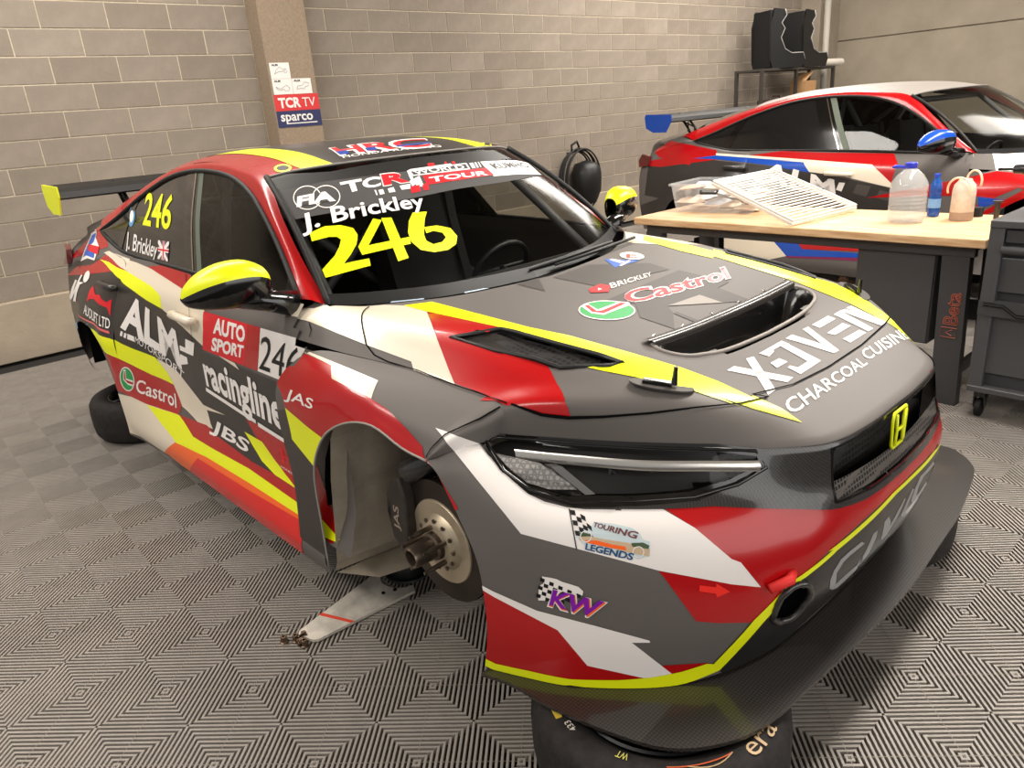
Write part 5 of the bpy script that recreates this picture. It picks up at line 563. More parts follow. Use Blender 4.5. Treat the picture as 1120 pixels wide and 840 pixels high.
DECALS2 = [["charcoal_panel","char","side",["front_door","rear_door","rear_wing","rear_bumper"],0,0,[[[3.3827,0.8391],[3.2107,0.8627],[3.0373,0.8863],[2.8771,0.9082],[2.7167,0.8987],[2.5661,0.8892],[2.4202,0.8801],[2.289,0.87],[2.1608,0.8604],[2.0355,0.8513],[1.9076,0.8382],[1.7843,0.8254],[1.6654,0.813],[1.5486,0.795],[1.4357,0.7774],[1.3263,0.7603],[1.2204,0.7436],[1.1176,0.7274],[1.0177,0.7115],[1.0033,0.6199],[0.9893,0.5274],[1.0878,0.5181],[1.1894,0.5085],[1.2941,0.4986],[1.4022,0.4883],[1.5138,0.4778],[1.6297,0.4667],[1.7462,0.4561],[1.8622,0.4464],[1.9769,0.4376],[2.0856,0.4522],[2.1986,0.4667],[2.3118,0.4821],[2.446,0.4938],[3.5917,0.3028],[3.6095,0.3602],[3.6275,0.4158],[3.1607,0.5551],[3.3762,0.5695],[3.3712,0.706]]]],["red_panel","red","side",["front_door","rear_door","rear_wing","rear_bumper"],1,0,[[[3.3828,0.9659],[3.2084,1.0467],[2.9941,1.0196],[2.8011,0.9928],[2.6174,0.9672],[2.5273,0.8954],[2.6754,0.902],[2.8318,0.9085],[2.8393,0.8484],[3.0476,0.8758],[3.2652,0.9048]]]],["red_panel","red","side",["front_door","rear_door","rear_wing","rear_bumper","front_wing"],1,0,[[[2.6224,0.9729],[3.5388,0.8586],[3.4842,0.8417],[3.3691,0.8314],[3.2167,0.8258],[1.9622,0.9569],[1.8441,0.9539],[1.7298,0.9509],[1.6193,0.9479],[1.7301,0.9487],[1.8449,0.9495],[1.9633,0.9503],[2.0854,0.9511],[1.9563,0.9491],[1.8313,0.9472],[1.7105,0.9453],[1.594,0.9434],[1.4813,0.9416],[1.3719,0.9398],[1.2658,0.938],[1.1628,0.9363],[1.0628,0.9347],[1.008,0.8731],[1.0217,0.7424],[1.1005,0.8038],[1.188,0.8648],[1.2869,0.8705],[1.3888,0.8765],[1.4938,0.8825],[1.6018,0.8888],[1.7131,0.8953],[1.8275,0.902],[1.9456,0.909],[2.0673,0.9161],[2.1927,0.923],[2.32,0.9303],[2.4579,0.9371],[2.6017,0.944]]]],["cream_panel","cream","side",["front_door","rear_door","rear_wing","rear_bumper"],1,0,[[[2.6017,0.944],[2.4579,0.9371],[2.32,0.9303],[2.1927,0.923],[2.0673,0.9161],[1.9456,0.909],[1.8275,0.902],[1.7131,0.8953],[1.6018,0.8888],[1.4938,0.8825],[1.3888,0.8765],[1.2869,0.8705],[1.188,0.8648],[1.1005,0.8038],[1.0217,0.7424],[1.0177,0.7115],[1.135,0.7343],[1.2565,0.7576],[1.3825,0.7817],[1.5208,0.7954],[1.6647,0.8097],[1.7344,0.8774],[1.8915,0.885],[2.0554,0.8929],[2.1812,0.9011],[2.3079,0.9099],[2.4446,0.9184],[2.5898,0.9267]]]],["blue_panel","blue3","side",["front_door","rear_door","rear_wing","rear_bumper"],2,0,[[[2.5898,0.9267],[2.437,0.9194],[2.2943,0.9118],[2.1603,0.904],[2.0284,0.8968],[1.901,0.8897],[1.7775,0.883],[1.914,0.8878],[2.0554,0.8929],[1.8915,0.885],[1.7344,0.8774],[1.6599,0.8048],[1.7804,0.8194],[1.9051,0.8343],[2.0349,0.8496],[1.822,0.829],[2.0311,0.8549],[2.189,0.868],[2.349,0.8821],[2.5273,0.8954],[2.6734,0.8991],[2.8279,0.9026]]]],["lettering","white","side",["front_door","rear_door","rear_wing","rear_bumper"],3,0,[[[1.4088,0.739],[1.3621,0.7369],[1.3841,0.6742],[1.4286,0.6859]],[[1.5049,0.7168],[1.4479,0.6985],[1.4674,0.6513],[1.5244,0.666]],[[1.5029,0.7631],[1.4537,0.751],[1.4728,0.7094],[1.5197,0.7164]]]],["charcoal_panel","char2","side",["front_door","rear_door","rear_wing","rear_bumper"],1,0,[[[1.2703,0.7312],[1.1665,0.7181],[1.1925,0.6454],[1.2982,0.6657]],[[1.0974,0.6965],[1.0136,0.6759],[1.0236,0.6206],[1.1245,0.6401]]]],["cream_panel","cream","side",["front_door","rear_door","rear_wing","rear_bumper"],1,0,[[[2.3896,0.302],[2.2181,0.3027],[2.0688,0.2987],[1.9254,0.2946],[1.7766,0.1646],[1.8858,0.1327],[2.0028,0.0981],[2.1287,0.0607],[2.2566,0.0227],[2.3893,-0.0166],[2.3848,0.1456]]]],["blue_panel","blue3","side",["front_door","rear_door","rear_wing","rear_bumper"],2,0,[[[1.9446,0.2935],[1.7295,0.2955],[1.6524,0.228],[1.5304,0.2315],[1.4126,0.2348],[1.2986,0.238],[1.1881,0.2411],[1.1797,0.2098],[1.2915,0.2013],[1.407,0.1925],[1.5264,0.1834],[1.6503,0.1738],[1.7766,0.1646]]]],["red_panel","red","side",["front_door","rear_door","rear_wing","rear_bumper"],2,0,[[[1.7333,0.2952],[1.623,0.2976],[1.5138,0.3006],[1.4083,0.3033],[1.3057,0.306],[1.206,0.3086],[1.1914,0.2537],[1.3011,0.2476],[1.4143,0.2413],[1.5312,0.2348],[1.6524,0.228]]]],["red_panel","purple2","side",["front_door","rear_door","rear_wing","rear_bumper"],2,0,[[[1.7766,0.1646],[1.6502,0.1732],[1.5261,0.1821],[1.4064,0.1906],[1.2908,0.1988],[1.1789,0.2066],[1.1737,0.1879],[1.2861,0.1816],[1.4024,0.175],[1.5226,0.1682],[1.6471,0.161],[1.7745,0.1542]]]],["red_panel","red","side",["front_wing","front_door"],2,0,[[[1.1886,0.6372],[0.3642,0.8326],[0.2851,0.8273],[0.2118,0.8209],[0.0963,0.7871],[0.6779,0.3929],[0.131,0.7033],[0.2003,0.7476],[0.8607,0.4031],[0.2696,0.6733],[0.3425,0.6798],[0.4184,0.686]]]],["blue_panel","blue3","side",["front_wing","front_door"],2,0,[[[0.4184,0.686],[0.3423,0.6789],[0.2694,0.6714],[0.8602,0.3994],[0.8328,0.2905],[0.9354,0.2843],[0.3254,0.577],[0.4043,0.5724]]]],["white_panel","white","shoulder",["front_wing","wing_top","bonnet","front_door"],1,0,[[[-1.1941,1.2814],[-1.1944,1.1745],[-1.1947,1.0705],[-1.195,0.969],[-1.1952,0.8702],[-1.1935,0.773],[-0.3501,0.3801],[-0.3205,0.2932],[0.1048,0.147],[0.1146,0.2141],[0.1246,0.2825],[0.1387,0.3507],[0.1699,0.4133],[0.1808,0.4853],[-1.1006,1.17],[0.0622,0.666]]]]]
TEXTS2 = [["lettering","white","side",["front_door","rear_door","rear_wing","rear_bumper"],3,"ALM",[[2.1485,0.7353],[1.4218,0.6241],[1.4504,0.7588],[2.0813,0.8876]],0.03]]
# ---------------------------------------------------------------- cars
def pbase(p): return p.split('|')[0].split('#')[0]
VENT = [(.021,.692),(.10,.581),(.1375,.5726),(.2727,.5539),(.406,.5286),(.4705,.5186),(.4574,.547),(.362,.6265),(.2884,.640),(.166,.669)]
SCOOP = [(.455,.372),(.452,.2),(.449,0),(.452,-.2),(.455,-.372),(.49,-.385),(.53,-.372),(.562,-.325),(.578,-.22),(.582,0),(.578,.22),(.562,.325),(.53,.372),(.49,.385)]
DUCT = [(.452 + .046 * math.cos(a), .315 + .060 * math.sin(a)) for a in [2 * PI * k / 20 for k in range(20)]]
HEADL = [(.47,.72),(.60,.72),(.74,.72),(.85,.72),(.846,.66),(.835,.625),(.79,.604),(.70,.603),(.60,.606),(.52,.625),(.462,.655)]
HEADL_X = [(.462,.688),(.52,.700),(.60,.703),(.70,.707),(.79,.713),(.843,.705),(.846,.66),(.835,.625),(.79,.604),(.70,.603),(.60,.606),(.52,.625),(.462,.655)]
GRILLE = [(-.325,.675),(-.17,.668),(0,.666),(.17,.668),(.325,.675),(.335,.552),(.17,.532),(0,.527),(-.17,.532),(-.335,.552)]
SKIN_F0 = list(sk.f); SKIN_P0 = list(sk.p)          # uncut copy carries the vinyl (holes are cut afterwards)
for sg in (1, -1):
    sf = '' if sg > 0 else '|L'
    rename(sk, ['front_bumper' + sf], 'headlight' + sf, [(y * sg, z) for y, z in HEADL], (1, 2), .008)
cut(sk, ['bonnet', 'wing_top'], VENT, (0, 1)); cut(sk, ['bonnet|L', 'wing_top|L'], [(x, -y) for x, y in VENT], (0, 1))
cut(sk, ['bonnet', 'bonnet|L'], SCOOP, (0, 1))
cut(sk, ['front_bumper', 'front_bumper|L'], GRILLE, (1, 2), .008)
cut(sk, ['front_bumper'], DUCT, (1, 2), .012); cut(sk, ['front_bumper|L'], [(-y, z) for y, z in DUCT], (1, 2), .012)
CHART = {'tilt':(.55,.12,.8),'nose':(1,0,0),'side':(0,1,0),'shoulder':(0.1,.62,.78),'top':(0.12,0,1),'front':(.72,.62,.3),'ws':(.62,0,.78),'roof':(0,0.1,1)}
def basis(ch, sg=1):
    d = Vector(CHART[ch]).normalized(); up = Vector((0, 0, 1)) if abs(d.z) < .75 else Vector((-1, 0, 0))
    e1 = up.cross(d).normalized(); e2 = d.cross(e1)
    if sg < 0: d, e1, e2 = [Vector((v.x, -v.y, v.z)) for v in (d, e1, e2)]
    return d, e1, e2
TRI = {}
def chart_tris(ch, patches, sg):
    """triangles of the (cut) skin seen in a chart, hashed on a grid"""
    key = (ch, tuple(sorted(patches)), sg)
    if key in TRI: return TRI[key]
    d, e1, e2 = basis(ch, sg); T_ = []; H_ = {}; g = .05
    for f, p in zip(sk.f, sk.p):
        if not (p.split('|')[0] == patches[0][1:] if patches[0][0] == '=' else pbase(p) in patches): continue
        for k in range(1, len(f) - 1):
            ids = (f[0], f[k], f[k + 1]); a, b, c = [sk.v[i] for i in ids]; n = (b - a).cross(c - a)
            if n.length < 1e-9 or n.normalized().dot(d) < .06: continue
            if (ch == 'shoulder' and a.z < .52) or (ch in ('tilt', 'top') and a.z < .60): continue
            q = [(v.dot(e1), v.dot(e2)) for v in (a, b, c)]
            ar = (q[1][0]-q[0][0])*(q[2][1]-q[0][1]) - (q[2][0]-q[0][0])*(q[1][1]-q[0][1])
            if abs(ar) < 1e-9: continue
            t = len(T_); T_.append((q, ids, ar))
            for ix in range(int(math.floor(min(v[0] for v in q) / g)), int(math.floor(max(v[0] for v in q) / g)) + 1):
                for iy in range(int(math.floor(min(v[1] for v in q) / g)), int(math.floor(max(v[1] for v in q) / g)) + 1):
                    H_.setdefault((ix, iy), []).append(t)
    TRI[key] = (T_, H_, g); return TRI[key]
def clip_tri(P, q, ar):
    s = 1 if ar > 0 else -1
    for i in range(3):
        ax, ay = q[i]; bx, by = q[(i + 1) % 3]; ex, ey = (bx - ax) * s, (by - ay) * s; out = []; n = len(P)
        if n == 0: return P
        dist = [ex * (y - ay) - ey * (x - ax) for x, y in P]
        for k in range(n):
            d0, d1 = dist[k], dist[(k + 1) % n]
            if d0 >= 0: out.append(P[k])
            if (d0 >= 0) != (d1 >= 0):
                t = d0 / (d0 - d1); out.append((P[k][0] + (P[(k + 1) % n][0] - P[k][0]) * t, P[k][1] + (P[(k + 1) % n][1] - P[k][1]) * t))
        P = out
    return P
SEQ = [0]
def vinyl(name, m, ch, patches, layer, tris2, parent, sg=1):
    """lay 2D triangles (chart coordinates) on the body as thin film"""
    T_, H_, g = chart_tris(ch, patches, sg); off = .0007 + .0005 * layer + .000012 * (SEQ[0] % 30); SEQ[0] += 1
    V = []; N_ = []; F = []; idx = {}
    for tri in tris2:
        x0, x1 = min(p[0] for p in tri), max(p[0] for p in tri); y0, y1 = min(p[1] for p in tri), max(p[1] for p in tri)
        cand = set()
        for ix in range(int(math.floor(x0 / g)), int(math.floor(x1 / g)) + 1):
            for iy in range(int(math.floor(y0 / g)), int(math.floor(y1 / g)) + 1): cand.update(H_.get((ix, iy), ()))
        for t in cand:
            q, ids, ar = T_[t]
            if max(q[0][0], q[1][0], q[2][0]) < x0 or min(q[0][0], q[1][0], q[2][0]) > x1 or max(q[0][1], q[1][1], q[2][1]) < y0 or min(q[0][1], q[1][1], q[2][1]) > y1: continue
            P = clip_tri(tri, q, ar)
            if len(P) < 3: continue
            A2 = sum(P[k][0] * P[(k + 1) % len(P)][1] - P[(k + 1) % len(P)][0] * P[k][1] for k in range(len(P)))
            if abs(A2) < 1e-12: continue
            fc = []
            for x, y in P:
                w1 = ((x - q[0][0]) * (q[2][1] - q[0][1]) - (q[2][0] - q[0][0]) * (y - q[0][1])) / ar
                w2 = ((q[1][0] - q[0][0]) * (y - q[0][1]) - (x - q[0][0]) * (q[1][1] - q[0][1])) / ar
                w0 = 1 - w1 - w2
                k = (t, round(x, 7), round(y, 7))
                if k not in idx:
                    n = (sk.n[ids[0]] * w0 + sk.n[ids[1]] * w1 + sk.n[ids[2]] * w2).normalized()
                    p3 = sk.v[ids[0]] * w0 + sk.v[ids[1]] * w1 + sk.v[ids[2]] * w2 + n * off
                    idx[k] = len(V); V.append(TOC(p3)); N_.append(TOC(n))
                fc.append(idx[k])
            fc = [v for i, v in enumerate(fc) if v not in fc[:i]]
            if len(fc) < 3: continue
            c0_ = Vector(V[fc[0]]); nn = Vector((0, 0, 0))
            for i_ in range(1, len(fc) - 1): nn += (Vector(V[fc[i_]]) - c0_).cross(Vector(V[fc[i_ + 1]]) - c0_)
            if nn.dot(Vector(N_[fc[0]])) < 0: fc = fc[::-1]
            F.append(fc)
    if not F: return None
    me = bpy.data.meshes.new(name); me.from_pydata(V, [], F); me.validate(); me.update(); me.materials.append(m)
    if name not in ('lettering', 'race_number', 'logo'):
        me.polygons.foreach_set('use_smooth', [True] * len(me.polygons)); me.normals_split_custom_set_from_vertices(N_)
    o = bpy.data.objects.new(name, me); COL.objects.link(o); o.parent = parent; return o
from mathutils.geometry import delaunay_2d_cdt
def tess(P):
    n = len(P)
    def o3(p, q, r): return (q[0]-p[0])*(r[1]-p[1])-(q[1]-p[1])*(r[0]-p[0])
    simple = not any(o3(P[i],P[(i+1)%n],P[j])*o3(P[i],P[(i+1)%n],P[(j+1)%n]) < 0 and o3(P[j],P[(j+1)%n],P[i])*o3(P[j],P[(j+1)%n],P[(i+1)%n]) < 0 for i in range(n) for j in range(i+2, n) if not (i == 0 and j == n-1))
    if simple:
        t = tessellate_polygon([[Vector((x, y, 0)) for x, y in P]]); return [[tuple(P[i]) for i in q] for q in t]
    r = delaunay_2d_cdt([Vector(p) for p in P], [], [list(range(len(P)))], 1, 1e-6)
    return [[tuple(r[0][i]) for i in f] for f in r[2]]
GLY = {}
def text_tris(s, bold):
    key = (s, bold)
    if key in GLY: return GLY[key]
    c = bpy.data.curves.new('t', 'FONT'); c.body = s; c.resolution_u = 3; c.offset = bold; c.fill_mode = 'FRONT'
    o = bpy.data.objects.new('t', c); COL.objects.link(o); bpy.context.view_layer.update()
    me = o.to_mesh(); vs = [v.co.copy() for v in me.vertices]; me.calc_loop_triangles(); tr = [tuple(t.vertices) for t in me.loop_triangles]; o.to_mesh_clear()
    bpy.data.objects.remove(o); bpy.data.curves.remove(c)
    x0 = min(v.x for v in vs); x1 = max(v.x for v in vs); cap = .69 + bold; b0 = -bold
    out = [[((vs[i].x - x0) / (x1 - x0), (vs[i].y - b0) / (cap - b0)) for i in t] for t in tr]
    GLY[key] = out; return out
def homog(q):
    """unit square -> quad (bl, br, tr, tl)"""
    (x0, y0), (x1, y1), (x2, y2), (x3, y3) = q
    dx1, dx2, sx = x1 - x2, x3 - x2, x0 - x1 + x2 - x3; dy1, dy2, sy = y1 - y2, y3 - y2, y0 - y1 + y2 - y3
    den = dx1 * dy2 - dx2 * dy1; g = (sx * dy2 - dx2 * sy) / den; h = (dx1 * sy - sx * dy1) / den
    a, b, c = x1 - x0 + g * x1, x3 - x0 + h * x3, x0; d, e, f = y1 - y0 + g * y1, y3 - y0 + h * y3, y0
    return lambda u, v: ((a * u + b * v + c) / (g * u + h * v + 1), (d * u + e * v + f) / (g * u + h * v + 1))
PAINT = dict(grey=('wrap_grey', (98, 93, 90), .50, .08), char=('wrap_charcoal', (48, 45, 44), .34, 0), char2=('wrap_charcoal_pale', (72, 68, 66), .34, 0), dgrey=('wrap_dark_grey', (72, 68, 66), .48, .08), lgrey=('wrap_light_grey', (140, 133, 127), .48, .08),
 lgrey2=('letter_grey', (150, 150, 150), .4, 0), red=('wrap_red', (172, 5, 12), .27, 0), red2=('wrap_bright_red', (214, 10, 10), .2, 0), red3=('sticker_red', (205, 28, 40), .3, 0), red4=('arrow_red', (240, 45, 35), .35, 0),
 cream=('wrap_cream', (226, 214, 194), .25, 0), white=('wrap_white', (232, 226, 222), .22, 0), white2=('sticker_white', (216, 216, 210), .3, 0), yel=('wrap_fluorescent_yellow', (232, 240, 12), .35, 0), orange=('wrap_orange', (244, 96, 14), .25, 0),
 black=('film_black', (12, 12, 12), .45, 0), strip=('sun_strip_film', (60, 58, 58), .7, 0), green=('sticker_green', (36, 150, 78), .3, 0), blue=('sticker_blue', (38, 92, 190), .3, 0), blue2=('sticker_pale_blue', (80, 150, 200), .3, 0), blue3=('wrap_blue', (20, 72, 170), .25, 0),
 purple=('sticker_purple', (124, 12, 160), .3, 0), purple2=('wrap_magenta', (130, 30, 80), .3, 0), pink=('sticker_pink', (215, 95, 100), .3, 0), navy=('sticker_navy', (50, 40, 80), .3, 0), navy2=('sticker_deep_blue', (20, 74, 120), .3, 0), paleblue=('ice_blue', (176, 196, 214), .4, 0), skyblue=('sticker_sky', (196, 210, 214), .3, 0),
 sand=('sticker_sand', (196, 170, 138), .3, 0), dgreen=('sticker_dark_green', (60, 80, 50), .3, 0), maroon=('sticker_maroon', (110, 60, 62), .3, 0), carbon=None)
def carbon(name='carbon_fibre', c0=(24, 23, 23), c1=(58, 55, 54), rough=.28, scale=260):
    if name in MATS: return MATS[name]
    m = mat(name, c0, rough, coat=.6); nt = m.node_tree; b = nt.nodes['Principled BSDF']
    tc = nt.nodes.new('ShaderNodeTexCoord'); w = nt.nodes.new('ShaderNodeTexChecker'); w.inputs['Scale'].default_value = scale
    mp = nt.nodes.new('ShaderNodeMapping'); mp.inputs['Rotation'].default_value = (0, 0, .785)
    w.inputs[1].default_value = (*lin(c0), 1); w.inputs[2].default_value = (*lin(c1), 1)
    nt.links.new(tc.outputs['Object'], mp.inputs[0]); nt.links.new(mp.outputs[0], w.inputs[0]); nt.links.new(w.outputs[0], b.inputs['Base Color'])
    return m
def PM(k):
    if k == 'carbon': return carbon('carbon_insert', (20, 19, 19), (30, 29, 29), .5, 300)
    n, c, r, me = PAINT[k]; return mat(n, c, (.42 if k in ('red3', 'green', 'white', 'blue') else r), me, spec=(.3 if k in ('grey', 'dgrey', 'lgrey', 'red3', 'green', 'white') else .5), coat=0 if k in ('white',) else .35 if r < .3 else (.12 if r < .44 else 0))
M_blk = mat('gloss_black', (10, 10, 11), .14, coat=.6); M_sat = mat('satin_black', (20, 20, 21), .45); M_rub = mat('rubber_seal', (15, 15, 15), .6)
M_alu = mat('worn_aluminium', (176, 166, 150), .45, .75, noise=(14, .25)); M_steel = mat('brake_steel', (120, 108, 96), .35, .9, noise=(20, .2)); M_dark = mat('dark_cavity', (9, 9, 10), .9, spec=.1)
M_chrome = mat('chrome', (215, 215, 215), .12, 1.0); M_dust = mat('brake_dust_black', (58, 52, 48), .6, .2, noise=(25, .25)); M_iron = mat('disc_iron', (70, 62, 57), .42, .8, noise=(10, .15))
M_cage = mat('cage_grey', (88, 88, 90), .5, .2)
def glass(name, tint, mixf, rough=.03):
    if name in MATS: return MATS[name]
    m = bpy.data.materials.new(name); m.use_nodes = True; nt = m.node_tree; nt.nodes.remove(nt.nodes['Principled BSDF'])
    g = nt.nodes.new('ShaderNodeBsdfGlossy'); g.inputs['Roughness'].default_value = rough; t = nt.nodes.new('ShaderNodeBsdfTransparent'); t.inputs[0].default_value = (*tint, 1)
    fr = nt.nodes.new('ShaderNodeFresnel'); ge = nt.nodes.new('ShaderNodeNewGeometry'); mr = nt.nodes.new('ShaderNodeMapRange'); mr.inputs[3].default_value = mixf; mr.inputs[4].default_value = 1 / mixf
    nt.links.new(ge.outputs['Backfacing'], mr.inputs[0]); nt.links.new(mr.outputs[0], fr.inputs[0]); mx = nt.nodes.new('ShaderNodeMixShader')
    nt.links.new(fr.outputs[0], mx.inputs[0]); nt.links.new(t.outputs[0], mx.inputs[1]); nt.links.new(g.outputs[0], mx.inputs[2]); nt.links.new(mx.outputs[0], nt.nodes['Material Output'].inputs[0])
    MATS[name] = m; return m
M_ws = glass('windscreen_glass', (.70, .70, .68), 1.16, .10); M_sg = glass('side_window_glass', (.50, .51, .49), 1.4); M_lens = glass('lamp_lens', (.85, .85, .85), 1.35, .02)
M_film = mat('window_film', (22, 22, 23), .12, coat=.4)

def skin_obj(name, pset, m, parent, thick=False):
    ids = {}; V = []; N_ = []; F = []
    for f, p in zip(sk.f, sk.p):
        if p not in pset: continue
        g = []
        for i in f:
            if i not in ids: ids[i] = len(V); V.append(TOC(sk.v[i])); N_.append(TOC(sk.n[i]))
            g.append(ids[i])
        a, b, c = [Vector(V[i]) for i in g[:3]]
        if (b - a).cross(c - a).dot(Vector(N_[g[0]])) < 0: g = g[::-1]
        F.append(g)
    return mesh_obj(name, V, F, m, parent, True, N_) if F else None
def surf(ch, patches, uv, sg=1, off=0.0):
    """point and normal on the body under a chart coordinate"""
    T_, H_, g = chart_tris(ch, patches, sg)
    for t in H_.get((int(math.floor(uv[0] / g)), int(math.floor(uv[1] / g))), ()):
        q, ids, ar = T_[t]; x, y = uv
        w1 = ((x - q[0][0]) * (q[2][1] - q[0][1]) - (q[2][0] - q[0][0]) * (y - q[0][1])) / ar
        w2 = ((q[1][0] - q[0][0]) * (y - q[0][1]) - (x - q[0][0]) * (q[1][1] - q[0][1])) / ar
        if w1 > -1e-3 and w2 > -1e-3 and w1 + w2 < 1.001:
            w0 = 1 - w1 - w2; n = (sk.n[ids[0]] * w0 + sk.n[ids[1]] * w1 + sk.n[ids[2]] * w2).normalized()
            return sk.v[ids[0]] * w0 + sk.v[ids[1]] * w1 + sk.v[ids[2]] * w2 + n * off, n
    return None
def C_(x, y, z): return Vector((x, -y, z))       # car space with Y to the right -> mesh space
def ribbon2(pts, w):
    out = []
    for i in range(len(pts) - 1):
        (x0, y0), (x1, y1) = pts[i], pts[i + 1]; dx, dy = x1 - x0, y1 - y0; L = math.hypot(dx, dy)
        if L < 1e-6: continue
        nx, ny = -dy / L * w / 2, dx / L * w / 2; ex, ey = dx / L * w * .3, dy / L * w * .3
        a, b, c, d = (x0 + nx - ex, y0 + ny - ey), (x0 - nx - ex, y0 - ny - ey), (x1 - nx + ex, y1 - ny + ey), (x1 + nx + ex, y1 + ny + ey)
        out += [[a, b, c], [a, c, d]]
    return out
def wheel_flat(name, loc, rz, label, group, spokes=True):
    """race wheel lying on its side"""
    r = empty(name, loc, rz, label, 'wheel', group)
    R_, Wd = .322, .236
    prof = [(.205,.012),(.235,.002),(.275,.0),(.300,.010),(.317,.035),(.322,.08),(.322,Wd-.08),(.317,Wd-.035),(.300,Wd-.010),(.275,Wd),(.255,Wd-.002),(.235,Wd-.008),(.218,Wd-.022),(.210,Wd-.03),(.205,.03),(.205,.012)]
    MB().lathe(prof, n=56).build('tyre', mat('tyre_rubber', (38, 35, 34), .72, noise=(30, .35), bump=(60, .6), spec=.3), r, angle=40)
    rim = MB(); rim.lathe([(.207,.02),(.207,Wd-.03),(.216,Wd-.016),(.210,Wd-.012),(.196,Wd-.03),(.19,Wd-.06),(.185,.06),(.185,.02)], n=48)
    ro_ = rim.build('rim', mat('rim_dark', (30, 30, 32), .35, .5), r, angle=40)
    hb = MB(); hb.lathe([(0, .20), (.03, .20), (.07, .19), (.075, .15), (.0, .15)], n=24)
    for k in range(10):
        a = 2 * PI * k / 10; d = Vector((math.cos(a), math.sin(a), 0)); s = Vector((-math.sin(a), math.cos(a), 0))
        hb.tube([d * .06 + Vector((0, 0, .18)), d * .13 + Vector((0, 0, .195)) , d * .195 + Vector((0, 0, Wd - .05))], [.013, .010, .012], 6)
    hb.build('spokes', MATS['rim_dark'], r, angle=40)
    return r
def ring_text(parent, s, R_, z, a0, size, m, n_out=1, name='lettering', width=None, bold=.01, inward=False):
    """lettering bent round the sidewall"""
    tr = text_tris(s, bold); Wt = width or len(s) * size * .68; V = []; F = []
    for t in tr:
        f = []
        for u, v in t:
            a = a0 + (u - .5) * Wt / R_ * (1 if inward else -1); r = R_ + (v - .5) * size * (-1 if inward else 1); V.append((r * math.cos(a), r * math.sin(a), z - (r - .262) ** 2 * 4)); f.append(len(V) - 1)
        F.append(f[::-1] if not inward else f)
    o = mesh_obj(name, V, F, m, parent)
    return o

